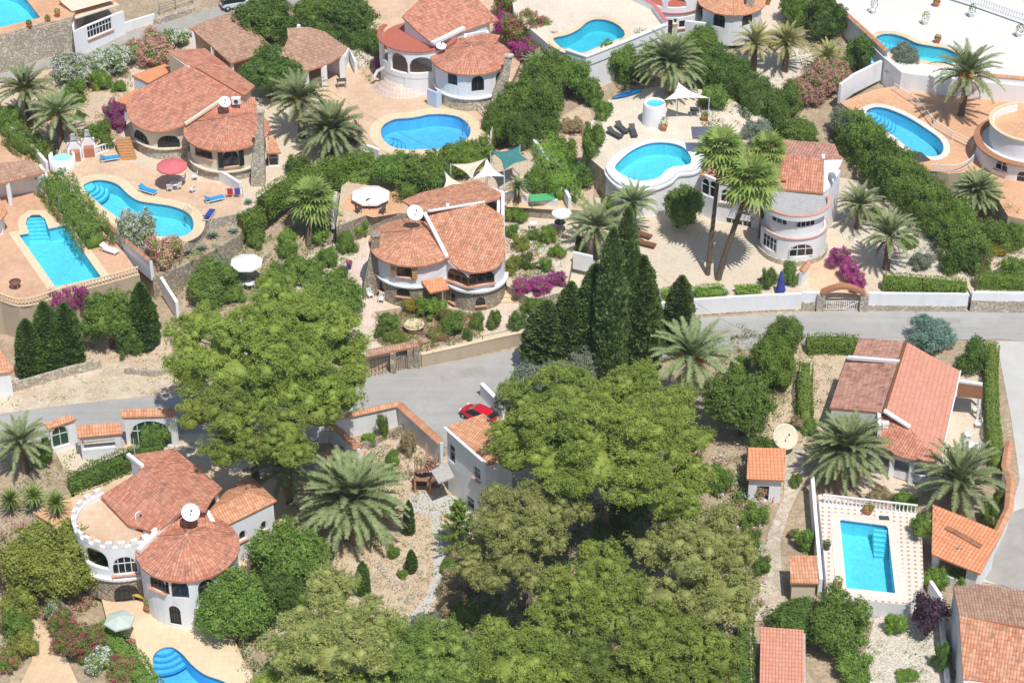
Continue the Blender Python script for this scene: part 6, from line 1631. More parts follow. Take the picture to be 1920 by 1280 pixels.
# ================================================================== trees and shrubs
T = 'broadleaf trees'
for a in [
 # kind, cx, cy, wpx, h, label, trunk
 ('bush_dark', 505, 145, 110, 5, 'dark green round tree between the cream villa and the open carport', True),
 ('bush_dark', 500, 40, 120, 4.5, 'dense dark tree beside the top left lane', True),
 ('bush_mid', 590, 25, 90, 3.5, 'green tree behind the brown roofed pavilion', True),
 ('bush_dark', 650, 25, 110, 4, 'dark shrubbery above the stony track', False),
 ('bush_mid', 700, 75, 50, 3.4, 'bright green shrub left of the arcade balcony', False),


 ('bush_mid', 938, 240, 70, 4.2, 'leafy tree at the lower end of the row right of the bean shaped pool', False), ('bush_mid', 968, 205, 96, 5, 'second leafy tree of the row, beside the leaning stone chimney', False),
 ('bush_mid', 1015, 195, 110, 5.5, 'broad leafy tree in the middle of the row above the bare slope', False), ('bush_mid', 1020, 150, 100, 5, 'leafy tree behind the middle of the row, near the small palm', False),
 ('bush_dark', 985, 245, 80, 3.5, 'shaded tree at the foot of the row above the teal sail', False), ('bush_mid', 1105, 165, 60, 3.6, 'lighter tree at the upper end of the row', False),
 ('bush_mid', 1070, 145, 90, 4, 'large leafy tree below the highest pool wall', True),
 ('bush_dark', 925, 240, 40, 2.5, 'dark shrub at the foot of the stone chimney villa', False),
 ('bush_mid', 1160, 115, 80, 4, 'green tree below the white wall of the highest terrace', True),
 ('bush_mid', 1200, 95, 60, 3.5, 'smaller green tree next to the white wall corner of the highest terrace', False),
 ('bush_mid', 1310, 75, 80, 3, 'loose shrub below the orange tower', False),
 ('bush_dark', 1345, 130, 110, 3.6, 'dark hedge like tree right of the white sail', False),
 ('bush_dark', 1400, 165, 90, 3.2, 'dark tree below the two yellowish palms', False),
 ('bush_mid', 1340, 180, 60, 2.6, 'feathery bright shrub right of the white shade sail', False),
 ('bush_dark', 1550, 35, 80, 4.5, 'dark tree with red blossom beside the white terrace', True),
 ('bush_mid', 1500, 20, 70, 3.5, 'leafy shrub above the yellowish palms', False),
 ('bush_dark', 1612, 100, 60, 4.5, 'dark tall shrub against the tile topped wall', True),
 ('bush_dark', 1740, 150, 80, 2.6, 'clipped dark hedge ball below the long curved pool', False),
 ('bush_grey', 1690, 120, 70, 4.2, 'open branched grey green tree in front of the long curved pool', True),
 ('bush_mid', 1272, 392, 80, 4, 'round grey green tree left of the tall fan palms', True),
 ('bush_mid', 1108, 262, 56, 3.4, 'pale variegated shrub on the slope left of the black loungers', False),
 ('bush_bright', 1055, 290, 60, 3.6, 'bright green shrub left of the bare slope', False),
 ('bush_dark', 1075, 330, 70, 3, 'dark shrub at the bottom of the bare slope', False),
 ('bush_mid', 1140, 385, 40, 2.4, 'green shrub at the foot of the drum shaped pool', False),
 ('bush_mid', 205, 605, 110, 5.6, 'round grey green tree below the balustraded terrace', True),
 ('bush_dark', 240, 640, 60, 3, 'dark shrub at the root of the round tree by the verge', False),
 ('bush_mid', 395, 530, 110, 3, 'pale green shrub mass left of the white octagonal parasol', False),
 ('bush_bright', 540, 455, 50, 2.4, 'bright shrub under the stout fan palm, left', False),
 ('bush_mid', 610, 480, 50, 2.2, 'green shrub on the slope left of the stone chimney', False),
 ('bush_mid', 650, 452, 46, 2.2, 'leafy shrub left of the round stone tower', False),
 ('bush_bright', 676, 424, 46, 1.8, 'bright clipped shrub below the brick patio', False),
 ('bush_mid', 625, 560, 120, 4, 'dark green tree behind the huge pine, right side', True),
 ('bush_mid', 560, 500, 70, 3, 'shrub between the white parasol and the pine', False),
 ('bush_bright', 518, 512, 40, 1.8, 'bright shrub right of the lower white octagonal parasol', False),
 ('bush_mid', 1395, 758, 140, 6.5, 'big dark glossy tree right of the tall date palm', True),
 ('bush_bright', 1450, 688, 84, 4.8, 'light flowered tree above the dark glossy one', True),
 ('bush_mid', 1465, 628, 84, 3.4, 'leafy tree at the corner of the road hedge', True),
 ('bush_mid', 1420, 850, 60, 3, 'small shrub behind the higher orange shed', False),
 ('bush_dark', 1830, 670, 70, 3.4, 'dark leafy shrub in the corner of the side road hedge', False),
 ('bush_mid', 1570, 1170, 130, 4.2, 'round green tree below the rectangular pool', True),
 ('bush_plum', 1740, 1155, 84, 3.8, 'dark purple leaved tree beside the pool terrace corner', True),
 ('bush_bright', 1680, 1165, 50, 2, 'bright shrub between the round tree and the purple tree', False),
 ('bush_mid', 1510, 1010, 50, 2, 'shrub between the pool wall and the crazy paved path', False),
 ('bush_bright', 1755, 1080, 50, 2.2, 'leafy shrub below the orange garage roof, left', False),
 ('bush_bright', 1800, 1080, 44, 2.0, 'leafy shrub in front of the garage opening', False),
 ('bush_bright', 1730, 985, 50, 2.4, 'shrub under the right palm beside the balustrade', False),
 ('bush_yellow', 1870, 935, 26, 1.6, 'bright yellow shrub beside the orange wall, upper', False),
 ('bush_yellow', 1862, 985, 26, 1.6, 'bright yellow shrub beside the orange wall, lower', False),
 ('bush_mid', 1850, 960, 40, 2, 'green shrub between the two yellow ones', False),
 ('bush_dark', 1500, 1170, 130, 2.2, 'low green hedge line at the end of the crazy paved path', False),
 ('bush_mid', 1480, 1150, 60, 2, 'shrub at the end of the crazy paved path', False),
 ('bush_mid', 1600, 1250, 90, 1.8, 'shrub bed at the left edge of the pebble garden', False),
 ('bush_dark', 1765, 1230, 44, 2.6, 'narrow shrub against the corner house wall', False),
 ('bush_mid', 1700, 1265, 50, .7, 'low grey green mat in the pebble garden', False),
 ('bush_yellow', 110, 1060, 190, 5.5, 'large yellow green tree in front of the crenellated balcony', True),
 ('bush_mid', 440, 1155, 150, 5, 'round bright green tree right of the villa tower', True),
 ('bush_mid', 540, 1050, 160, 5, 'leafy tree between the round tower villa and the giant palm', True),
 ('bush_dark', 520, 1110, 110, 4, 'dark shrub behind the round bright green tree', False),
 ('bush_yellow', 40, 1120, 80, 2.6, 'yellow green shrub at the left edge', False),
 ('bush_mid', 30, 1170, 70, 2.2, 'green shrub above the red flowers at the left edge', False),
 ('bush_yellow', 45, 1210, 60, 2.2, 'yellow shrub beside the sandy path at the bottom left', False),
 ('bush_mid', 80, 850, 50, 2.4, 'green shrub under the pale palm at the left edge', False),
 ('bush_mid', 290, 820, 64, 2.6, 'trimmed green bush in front of the gate arch', False),
 ('bush_dark', 985, 490, 40, 1.4, 'low dark bush beside the magenta hedge', False),
 ('bush_dark', 1440, 520, 40, 2.0, 'round bush with red flowers beside the folded blue parasol', False),
 ('bush_mid', 1480, 510, 40, 2.6, 'tall green bush behind the folded blue parasol', False),
 ('bush_bright', 1028, 438, 40, 1.8, 'bright round bush below the small white parasol', False),
 ('bush_bright', 968, 400, 44, 1.6, 'bright bush behind the right corner of the central roof', False),
 ('bush_yellow', 960, 497, 36, 1.6, 'yellow green bush beside the garden steps, lower', False),
 ('bush_yellow', 975, 455, 34, 1.4, 'yellow green bush beside the round flower well, upper', False),
 ('bush_mid', 1025, 495, 30, 1.4, 'crescent shaped bush right of the round flower well', False),
 ('bush_mid', 850, 608, 52, 2.0, 'rounded green bush in the front bed right of the planter', False),
 ('bush_mid', 730, 600, 44, 1.8, 'green bush left of the round planter', False),
 ('bush_bright', 810, 575, 60, 2, 'bright leafy bush below the porch canopy', False),
 ('bush_dark', 711, 622, 22, 1.2, 'clipped ball bush left of the front gate', False),
 ('bush_dark', 878, 626, 22, 1.3, 'clipped ball bush by the road kerb', False),
 ('bush_mid', 895, 600, 36, 1.6, 'loose bush by the kerb right of the clipped ball', False),
 ('bush_mid', 925, 598, 34, 1.8, 'grey green bush below the garden steps', False),
 ('bush_dark', 972, 600, 46, 1.7, 'low dark spreading bush left of the cypress group', False),
 ('bush_mid', 1000, 570, 50, 1.8, 'bush between the garden steps and the cypress group', False),
 ('bush_mid', 785, 655, 24, 1.3, 'small bush behind the gate post', False),
 ('bush_dry', 765, 830, 36, 2.4, 'brown dry shrub in the white courtyard', False),
 ('bush_mid', 720, 800, 26, 2.6, 'upright cactus like bush in the white courtyard', False),
 ('bush_bright', 690, 820, 32, 1.2, 'low bright plant in the white courtyard', False),
 ('bush_mid', 735, 860, 30, 1.4, 'small green bush above the giant palm', False),
 ('bush_mid', 740, 1035, 30, 1.0, 'low bush at the right edge of the giant palm', False),
 ('bush_dark', 555, 310, 60, 2.0, 'shrub at the end of the clipped hedge, near the palm', False),
 ('bush_mid', 170, 250, 40, 1.8, 'green shrub right of the lower date palm', False),
 ('bush_mid', 200, 265, 34, 1.6, 'shrub left of the brick steps', False),
 ('bush_mid', 140, 175, 60, 3.2, 'green tree behind the two left date palms', False),
 ('bush_mid', 20, 225, 80, 3, 'green shrub under the upper left date palm', False),
 ('bush_mid', 740, 315, 90, 3.4, 'green tree below the bean shaped pool, left', True),
 ('bush_mid', 800, 325, 100, 3.6, 'green tree below the bean shaped pool, middle', True),
 ('bush_bright', 860, 300, 90, 2.6, 'bright shrubbery below the pool terrace wall, right', False),
 ('bush_mid', 900, 285, 70, 2.4, 'shrub at the right end of the pool terrace wall', False),
 ('bush_mid', 1000, 340, 50, 2.4, 'leafy plant under the shade sails, left', False),
 ('bush_bright', 1030, 345, 44, 2, 'leafy plant under the shade sails, right', False),
 ('bush_grey', 1030, 715, 120, 4, 'silvery olive tree in front of the cypress group', True),
 ('bush_grey', 1090, 690, 60, 3.6, 'second silvery olive tree at the foot of the cypresses', True),
 ('bush_grey', 960, 745, 70, 3.4, 'silvery shrub beside the parked red car', True),
 ('bush_blue', 1745, 632, 90, 2.6, 'blue green cedar shrub spreading over the road hedge', False),
 ('bush_blue', 1430, 690, 36, 2.6, 'blue grey small tree left of the light flowered one', False),
 ('bush_mid', 1345, 1230, 40, 3, 'dark shrub filling the gap between the pines and the carport', False),
 ('bush_dark', 1150, 1010, 90, 4, 'dark shaded tree in the gap below the biggest pine', True),
 ('bush_dark', 1180, 950, 90, 4, 'second shaded tree under the biggest pine', True),
 ('bush_mid', 1355, 900, 60, 2.2, 'shrub right of the biggest pine', False),
 ('bush_bright', 1410, 965, 60, 2, 'bright shrub below the higher orange shed', False),
 ('bush_mid', 1405, 1010, 56, 1.8, 'shrub with white flowers left of the crazy paved path', False),
 ('bush_mid', 1430, 1060, 40, 1.6, 'shrub beside the lower crazy paved path', False),
 ('bush_dry', 860, 1090, 80, 1.8, 'dry grey shrub right of the curved path', False),
 ('bush_dry', 850, 1130, 70, 1.6, 'dry shrub at the lower end of the curved path', False),
 ('bush_mid', 1880, 440, 90, 2.6, 'loose shrub below the round house, right edge', False),
 ('bush_mid', 1905, 500, 60, 2, 'shrub above the clipped hedge at the right edge', False),
 ('bush_mid', 1770, 420, 70, 3.2, 'loose tree at the lower end of the long loose hedge', False),
 ('bush_dark', 1810, 480, 80, 3, 'dark loose shrub beside the wooden pole', False),
 ('bush_grey', 1600, 235, 80, 3, 'grey green shrub beside the oval pool hedge', False),
 ('bush_mid', 1625, 262, 84, 4, 'billowing shrub in the long loose hedge, beside the oval pool steps', False), ('bush_dark', 1660, 300, 90, 4.2, 'dark billowing shrub in the long loose hedge, below the oval pool', False),
 ('bush_mid', 1700, 335, 90, 4.2, 'billowing shrub in the long loose hedge, below the cover mat', False), ('bush_mid', 1748, 372, 80, 4, 'billowing shrub in the long loose hedge, left of the railing end', False),
 ('bush_bright', 1795, 425, 76, 4, 'bright billowing shrub in the long loose hedge, right of the pale gravel palms', False),
 ('bush_mid', 1470, 190, 70, 3.4, 'billowing shrub left of the pink oleander', False), ('bush_dark', 1365, 140, 70, 3.4, 'dark shrub behind the white sail, beside the feathery one', False),
 ('bush_dark', 1440, 215, 80, 2.6, 'dark shrubs left of the pink oleander, lower', False),
 ('bush_grey', 1420, 245, 60, 2, 'pale shrub on the slope above the mottled roof', False),
 ('bush_mid', 1500, 250, 90, 2.4, 'shrub above the dark back roof slope', False),
 ('bush_mid', 222, 160, 30, 1.4, 'small round shrub beside the orange flat roof of the cream villa', False), ('bush_bright', 190, 150, 44, 2.6, 'upright cactus like shrub behind the bare garden at upper left', False),
 ('bush_mid', 60, 262, 60, 2.0, 'shrub below the upper left date palm', False), ('bush_dark', 150, 222, 40, 1.6, 'dark shrub between the lower date palm and the bougainvillea', False),
 ('bush_mid', 195, 240, 36, 1.6, 'shrub beside the lower trail of bougainvillea', False), ('bush_mid', 540, 470, 40, 1.6, 'shrub below the stout fan palm', False), ('bush_mid', 480, 445, 44, 1.8, 'shrub on the slope below the short clipped hedge', False),
 ('bush_grey', 420, 500, 60, 1.8, 'grey scrub left of the lower white parasol', False), ('bush_mid', 440, 545, 50, 1.8, 'scrub between the white wall and the huge pine', False), ('bush_bright', 600, 440, 40, 1.5, 'bright shrub right of the stout fan palm', False),
 ('bush_mid', 590, 505, 50, 1.6, 'shrub on the slope above the huge pine, right', False), ('bush_dark', 640, 515, 40, 1.6, 'shrub at the outer edge of the curved path', False),
 ('bush_mid', 730, 890, 40, 1.6, 'shrub in the planted bed below the white courtyard', False), ('bush_dry', 700, 900, 34, 1.2, 'dry plant in the bed below the white courtyard', False), ('bush_mid', 755, 1075, 24, .8, 'tiny shrub in the dry bed, left of the rounded conifer', False),
 ('bush_mid', 838, 1060, 40, 1.2, 'low shrub at the right edge of the curved path', False), ('bush_dry', 850, 1040, 44, 1.4, 'straw coloured shrub below the fishbone tree', False), ('bush_grey', 800, 1165, 60, 1.5, 'grey scrub where the curved path ends', False), ('bush_mid', 870, 1150, 60, 2.2, 'green shrub beside the lower dry shrub', False),
 ('bush_mid', 1640, 400, 40, 1.4, 'shrub between the two palms on pale gravel', False), ('bush_grey', 1730, 490, 50, 1.4, 'grey scrub on the pale gravel above the clipped hedge', False), ('bush_mid', 1705, 450, 40, 1.4, 'small shrub at the foot of the long loose hedge', False),
 ('bush_mid', 1130, 205, 46, 2.2, 'dry shrub between the tree row and the blue kayak', False), ('bush_dry', 1075, 235, 50, 1.4, 'straw scrub on the bare slope, upper', False), ('bush_mid', 1095, 320, 40, 1.8, 'shrub at the left foot of the drum shaped pool', False),
 ('bush_mid', 960, 432, 34, 1.4, 'green bush by the right wall of the central villa', False), ('bush_mid', 1000, 440, 30, 1.0, 'small low bush above the flower well', False), ('bush_bright', 1045, 470, 34, 1.2, 'bright low bush right of the flower well', False),
 ('bush_mid', 1490, 900, 30, 1.2, 'little shrub beside the crazy paved path, upper', False), ('bush_mid', 1700, 935, 50, 1.4, 'shrubs in the bed behind the white balustrade', False), ('bush_dry', 1655, 925, 50, 1.0, 'grey purple low shrub in the bed behind the white balustrade', False),
 ('bush_mid', 1520, 800, 40, 1.4, 'shrub left of the palm above the pool', False), ('bush_dry', 1500, 790, 50, 1.2, 'brownish shrub between the large dish and the clipped hedge', False), ('bush_mid', 1385, 690, 50, 2.0, 'shrub between the tall date palm and the big glossy tree', False),
]:
    kind, cx, cy, wp, h_, lab, tk = a
    k_ = {'bush_mid': 'bush'}.get(kind, kind)
    bush(k_, cx, cy, wp, h_, lab, name='tree' if tk else 'shrub', cat='tree' if tk else 'shrub', group=T if tk else 'garden shrubs', trunk=tk)
# ---- flowering
for a in [
 ('oleander_white', 205, 112, 80, 2.8, 'white oleander beside the top left lane, rightmost of two'),
 ('oleander_white', 145, 130, 90, 2.6, 'white oleander beside the top left lane, leftmost of two'),
 ('oleander_pink', 275, 90, 90, 3, 'pinkish brown oleander left of the open carport'),
 ('oleander_white', 330, 68, 50, 2.4, 'small white flowered oleander touching the carport roof'),
 ('oleander_pink', 120, 122, 40, 2.2, 'reddish shrub between the two white oleanders'),
 ('bougainvillea', 214, 213, 46, 2.8, 'magenta bougainvillea beside the orange brick steps'),
 ('bougainvillea', 222, 232, 30, 1.6, 'lower trail of magenta bougainvillea beside the brick steps'),
 ('bougainvillea', 714, 117, 34, 1.6, 'magenta bougainvillea at the foot of the arcade balcony'),
 ('bougainvillea', 660, 252, 50, 3, 'magenta bougainvillea behind the date palm by the bean shaped pool'),
 ('rose', 985, 60, 100, 3.2, 'magenta and green shrub left of the highest pool'),
 ('bougainvillea', 975, 85, 50, 2.2, 'magenta patch of bougainvillea left of the highest pool'),
 ('bougainvillea', 945, 45, 60, 2.6, 'magenta bougainvillea behind the arcade balcony villa'), ('rose', 955, 12, 70, 3, 'rose flowered shrub at the top edge behind the arcade balcony villa'), ('rose', 1015, 88, 70, 3, 'rose and green shrub between the highest pool and the tree row'), ('bougainvillea', 985, 100, 50, 2.4, 'magenta bougainvillea at the upper end of the tree row'),
 ('oleander_pink', 1510, 165, 80, 3.4, 'large pink oleander above the loose hedge, left half'),
 ('oleander_pink', 1555, 145, 70, 3.4, 'large pink oleander above the loose hedge, right half'),
 ('bougainvillea', 1575, 480, 50, 2.0, 'magenta bougainvillea row above the driveway, upper end'),
 ('bougainvillea', 1592, 502, 50, 2.0, 'magenta bougainvillea row above the driveway, middle'),
 ('bougainvillea', 1608, 525, 44, 1.8, 'magenta bougainvillea row above the driveway, lower end'),
 ('bougainvillea', 1042, 522, 44, 1.3, 'magenta bougainvillea crescent below the flower well, right end'),
 ('bougainvillea', 1012, 534, 52, 1.3, 'magenta bougainvillea crescent below the flower well, middle'),
 ('bougainvillea', 978, 535, 44, 1.1, 'magenta bougainvillea crescent below the flower well, left end'),
 ('orange_flower', 1075, 465, 50, 1.8, 'orange and green bush left of the date palm by the cypress'),
 ('red_flower', 1085, 450, 26, 1.2, 'red flowers beside the date palm'),
 ('orange_flower', 780, 570, 50, 1.6, 'orange flowering bush in front of the stone tower'),
 ('yellow_flower', 745, 630, 46, .9, 'low golden plants in front of the round planter'),
 ('rose', 840, 590, 40, 1.4, 'pink flowering bush below the entrance canopy'),
 ('rose', 820, 628, 40, 1.0, 'low pinkish plants right of the round planter'),
 ('yellow_flower', 835, 650, 40, .9, 'low yellowish plants beside the kerb'),
 ('rose', 145, 1195, 100, 2.6, 'big rose pink oleander beside the sandy path'),
 ('rose', 115, 1170, 60, 2.4, 'rose pink oleander, smaller, left of the big one'),
 ('oleander_white', 180, 1235, 60, 1.8, 'white flowered shrub at the bottom left'),
 ('oleander_white', 105, 1150, 50, 1.8, 'white flowered shrub above the rose pink oleander'),
 ('oleander_pink', 15, 1060, 60, 2.6, 'pink flowered shrub at the left edge'),
 ('rose', 15, 1240, 50, 1.8, 'rose flowered shrub low at the left edge'),
 ('rose', 225, 1262, 80, 1.6, 'rose flowers beside the clipped hedge at the bottom left'),
 ('oleander_pink', 1425, 915, 44, 1.6, 'pink oleander against the higher orange shed'),
 ('rose', 1485, 1000, 24, .8, 'reddish low shrub beside the crazy paved path'),
 ('rose', 950, 735, 30, 1.6, 'dark pink flowers above the red car'),
 ('yellow_flower', 1455, 705, 60, 2.4, 'cream flowered shrub in front of the light flowered tree'),
 ('orange_flower', 1860, 470, 50, 1.2, 'orange flowering plants above the right hedge'),
]:
    kind, cx, cy, wp, h_, lab = a
    bush(kind, cx, cy, wp, h_, lab, name={'bougainvillea': 'bougainvillea', 'oleander_white': 'oleander', 'oleander_pink': 'oleander'}.get(kind, 'flowering_shrub'), cat={'bougainvillea': 'bougainvillea'}.get(kind, 'shrub'), group='flowering shrubs')
bush('oleander_white', 250, 434, 84, 3.4, 'white oleander hanging over the kidney pool', name='oleander', group='flowering shrubs', z=3.2)
bush('bougainvillea', 118, 570, 54, 3.2, 'magenta bougainvillea hanging on the balustraded terrace wall, left part', name='bougainvillea', cat='bougainvillea', group='flowering shrubs', z=1.6)
bush('bougainvillea', 148, 556, 40, 2.6, 'magenta bougainvillea on the balustraded terrace wall, right part', name='bougainvillea', cat='bougainvillea', group='flowering shrubs', z=2.2)
bush('oleander_pink', 305, 474, 72, 3.2, 'pink oleander right of the white one below the kidney pool', name='oleander', group='flowering shrubs', z=2.9)
# fishbone shaped young araucaria
B = put(862, 1035); root = empty('araucaria_tree', B, 'fishbone shaped young conifer beside the tall white house', 'tree', 'small columnar conifers'); root.rotation_euler = (0, 0, 0)
bm = bmesh.new(); tube(bm, [(0, 0, -.2), (0, 0, 5.4)], [.14, .03], 7); bm_obj('trunk', bm, M['bark_grey'], root, False)
r = np.random.RandomState(9); Q = []
for lv in range(11):
    zz = .8+lv*.43; L = 2.3*(1-lv/12.5)
    for k in range(5):
        a = k*2*PI/5+lv*.5; d = np.array([math.cos(a), math.sin(a), .22]); t_ = r.uniform(.15, 1, (110, 1)); P = d*t_*L+np.array([0, 0, zz+.0])+r.normal(0, .07, (110, 3)); Q.append(leaf_quads(P, np.tile([[0, 0, 1.0]], (110, 1)), .2, r, .7, .4))
link('branches', quads_mesh('branches', np.vstack(Q), ['leaf_bright']), root)
# ================================================================== hedges
hedge([(92, 318), (120, 352), (150, 390), (180, 432)], 2.4, 3.4, 'loose green hedge between the rectangular and the kidney pool', 'leaf_mid', .45, 2, z=ZPL-.1)
hedge([(15, 235), (55, 262), (95, 292)], 1.8, 2.4, 'loose bright hedge above the left pool house', 'leaf_mid', .3, 3)
hedge([(490, 366), (520, 343), (560, 322), (610, 303), (660, 286), (700, 283)], 2.7, 1.4, 'long clipped hedge curving behind the stout fan palm', 'leaf_hedge', .04, 4, z=3.2)
hedge([(452, 404), (490, 386)], 2.4, 1.3, 'short clipped hedge step left of the fan palm', 'leaf_hedge', .04, 5, z=2.4)
hedge([(560, 352), (620, 335), (700, 322)], 1.2, 1.4, 'lower loose hedge between the fan palm and the big white parasol', 'leaf_mid', .2, 6)
hedge([(1592, 205), (1630, 250), (1680, 300), (1735, 345), (1775, 385)], 3.2, 3.8, 'long loose hedge running below the oval pool', 'leaf_mid', .6, 7, z=1.9, dens=80)
hedge([(1770, 370), (1800, 415), (1825, 470)], 3.0, 4.2, 'lower end of the loose hedge near the wooden pole', 'leaf_mid', .75, 8, dens=70)
hedge([(1658, 516), (1730, 522), (1812, 528)], 1.5, 1.3, 'clipped hedge behind the white road wall, left of the wooden pole', 'leaf_hedge', .04, 9, z=ZYARD)
hedge([(1832, 512), (1990, 516)], 1.5, 1.3, 'clipped hedge behind the road wall at the right edge', 'leaf_hedge', .04, 10, z=ZYARD)
hedge([(1515, 632), (1560, 630), (1610, 634)], 1.7, 1.3, 'clipped hedge along the road left of the salmon roof', 'leaf_hedge', .04, 11)
hedge([(1512, 676), (1510, 720), (1512, 770)], 1.8, 1.2, 'clipped hedge running down left of the long villa', 'leaf_hedge', .05, 12)
hedge([(1862, 640), (1860, 720), (1864, 790), (1872, 855)], 1.8, 1.1, 'tall clipped hedge along the side road', 'leaf_hedge', .04, 13)
hedge([(130, 895), (180, 872), (230, 850), (300, 826)], 1.7, 1.6, 'dark hedge below the gravel driveway at left', 'leaf_dark', .15, 14)
hedge([(190, 1160), (225, 1205), (262, 1250), (285, 1290)], 1.3, 1.8, 'loose hedge beside the pool at the bottom left', 'leaf_mid', .15, 15)
hedge([(1240, 545), (1300, 540), (1360, 537)], .9, 1.2, 'low feathery hedge behind the white road wall, left', 'leaf_bright', .2, 16, z=ZYARD)
hedge([(1378, 538), (1430, 536)], .8, 1.2, 'low feathery hedge behind the white road wall, right', 'leaf_bright', .2, 17, z=ZYARD)
hedge([(1398, 1150), (1398, 1240), (1400, 1290)], 2.4, 1.2, 'dark green hedge left of the pink red carport', 'leaf_dark', .12, 18)
hedge([(480, 20), (560, 45), (640, 60), (700, 40)], 2.2, 4, 'broad dark shrubbery behind the pavilion at top', 'leaf_dark', .5, 19, dens=45)
hedge([(1150, 120), (1180, 108), (1230, 100)], 2.6, 2.4, 'leafy belt under the white wall of the highest pool', 'leaf_dark', .6, 26, dens=70)
hedge([(1330, 115), (1390, 140), (1440, 180), (1480, 215)], 2.8, 3.6, 'dark loose belt between the white sail and the pink oleander', 'leaf_dark', .7, 27, dens=60)
hedge([(740, 335), (790, 335), (840, 328)], 2.2, 2.2, 'green thicket behind the central villa patio', 'leaf_mid', .45, 22, dens=50)
hedge([(1020, 250), (1035, 300), (1060, 345), (1080, 370)], 2.2, 3, 'bright thicket along the bare slope', 'leaf_bright', .45, 23, dens=50)
# ground cover
cover('ground_cover', [(560, 870), (700, 860), (860, 900), (990, 1000), (900, 1200), (500, 1280)], 'scattered dry grass on the bare garden floor', ['leaf_dry', 'leaf_dry', 'leaf_mid'], 2.4, .14, seed=5, hmax=.18)
cover('ground_cover', [(700, 590), (900, 585), (900, 630), (770, 668), (705, 640)], 'low mixed plants in the front bed of the central garden', ['leaf_mid', 'leaf_bright', 'leaf_yellow', 'petal_rose', 'leaf_grey'], 9, .17, seed=6)
cover('ground_cover', [(440, 440), (620, 400), (660, 470), (640, 560), (500, 560), (330, 560), (330, 520)], 'low scrub on the slope left of the central villa', ['leaf_mid', 'leaf_dry', 'leaf_grey', 'leaf_bright'], 2.4, .2, seed=7)
cover('ground_cover', [(880, 960), (1400, 900), (1420, 1160), (1390, 1290), (520, 1290), (700, 1180), (860, 1150)], 'dark undergrowth beneath the pines', ['leaf_dark', 'leaf_mid'], 2.6, .26, seed=8, hmax=1.0)
cover('ground_cover', [(1580, 350), (1700, 420), (1820, 500), (1700, 515), (1570, 440)], 'sparse plants on the gravel right of the half round balcony', ['leaf_mid', 'leaf_dry'], .7, .16, seed=9)
cover('ground_cover', [(950, 430), (1060, 430), (1060, 520), (960, 530)], 'mixed flowers round the flower well', ['leaf_mid', 'leaf_yellow', 'petal_rose', 'leaf_bright'], 4.5, .17, seed=10)
cover('ground_cover', [(0, 980), (150, 990), (180, 1140), (100, 1180), (0, 1280)], 'mixed low plants in the bottom left garden', ['leaf_mid', 'leaf_yellow', 'petal_rose', 'leaf_dry'], 3.5, .2, seed=11, hmax=.6)
cover('ground_cover', [(1340, 860), (1470, 860), (1440, 1000), (1430, 1160), (1370, 1160)], 'flowering ground cover left of the crazy paved path', ['leaf_bright', 'leaf_mid', 'petal_white', 'petal_rose'], 4, .18, seed=12, hmax=.6)
cover('ground_cover', [(1300, 200), (1440, 200), (1440, 250), (1330, 262)], 'sparse scrub above the tall fan palms', ['leaf_mid', 'leaf_dry', 'leaf_grey'], 1.6, .2, seed=13)
cover('ground_cover', [(1620, 1180), (1745, 1160), (1760, 1290), (1600, 1290)], 'sparse plants in the pebble garden', ['leaf_mid', 'leaf_bright'], .8, .14, seed=14)
cover('ground_cover', [(1760, 380), (1920, 400), (1920, 500), (1830, 500)], 'scrub below the round house at the right edge', ['leaf_mid', 'leaf_dry', 'petal_orange'], 2.4, .2, seed=15)
cover('ground_cover', [(60, 150), (240, 110), (250, 180), (220, 270), (110, 300), (0, 240)], 'low plants in the bare garden at upper left', ['leaf_mid', 'leaf_dry', 'petal_orange', 'leaf_grey'], 2.6, .18, seed=21, hmax=.5)
cover('ground_cover', [(640, 60), (720, 110), (700, 160), (650, 120)], 'weeds beside the stony track', ['leaf_mid', 'leaf_dry'], 2.2, .18, seed=22)
cover('ground_cover', [(1500, 60), (1580, 60), (1640, 130), (1560, 190), (1500, 170)], 'scrub around the low yellowish palm', ['leaf_mid', 'leaf_dry', 'leaf_grey'], 2.6, .2, seed=23, hmax=.6)
cover('ground_cover', [(1380, 610), (1500, 650), (1520, 830), (1400, 840), (1340, 700)], 'leaf litter and weeds under the trees right of the tall date palm', ['leaf_mid', 'leaf_dry', 'leaf_dark'], 3, .18, seed=24, hmax=.4)
cover('ground_cover', [(680, 830), (780, 810), (860, 870), (770, 900), (690, 900)], 'plants in the white courtyard beds', ['leaf_mid', 'leaf_dry', 'leaf_grey'], 2.6, .18, seed=25, hmax=.5)
cover('ground_cover', [(60, 860), (330, 820), (480, 830), (480, 870), (330, 840), (150, 930), (0, 960)], 'weeds and leaf litter round the gravel driveway at left', ['leaf_mid', 'leaf_dry', 'leaf_dark'], 1.8, .16, seed=31, hmax=.3)
cover('ground_cover', [(430, 1180), (560, 1000), (640, 1050), (560, 1290), (470, 1290)], 'undergrowth between the round tree and the pines', ['leaf_mid', 'leaf_dark', 'leaf_dry'], 3.5, .2, seed=32, hmax=.6)
cover('ground_cover', [(1500, 640), (1600, 650), (1560, 860), (1500, 860)], 'dry plants beside the long villa', ['leaf_mid', 'leaf_dry'], 1.6, .16, seed=33)
cover('ground_cover', [(150, 640), (330, 600), (330, 735), (0, 770), (0, 700)], 'dry weeds along the verge at left', ['leaf_dry', 'leaf_mid'], .8, .14, seed=34, hmax=.2)
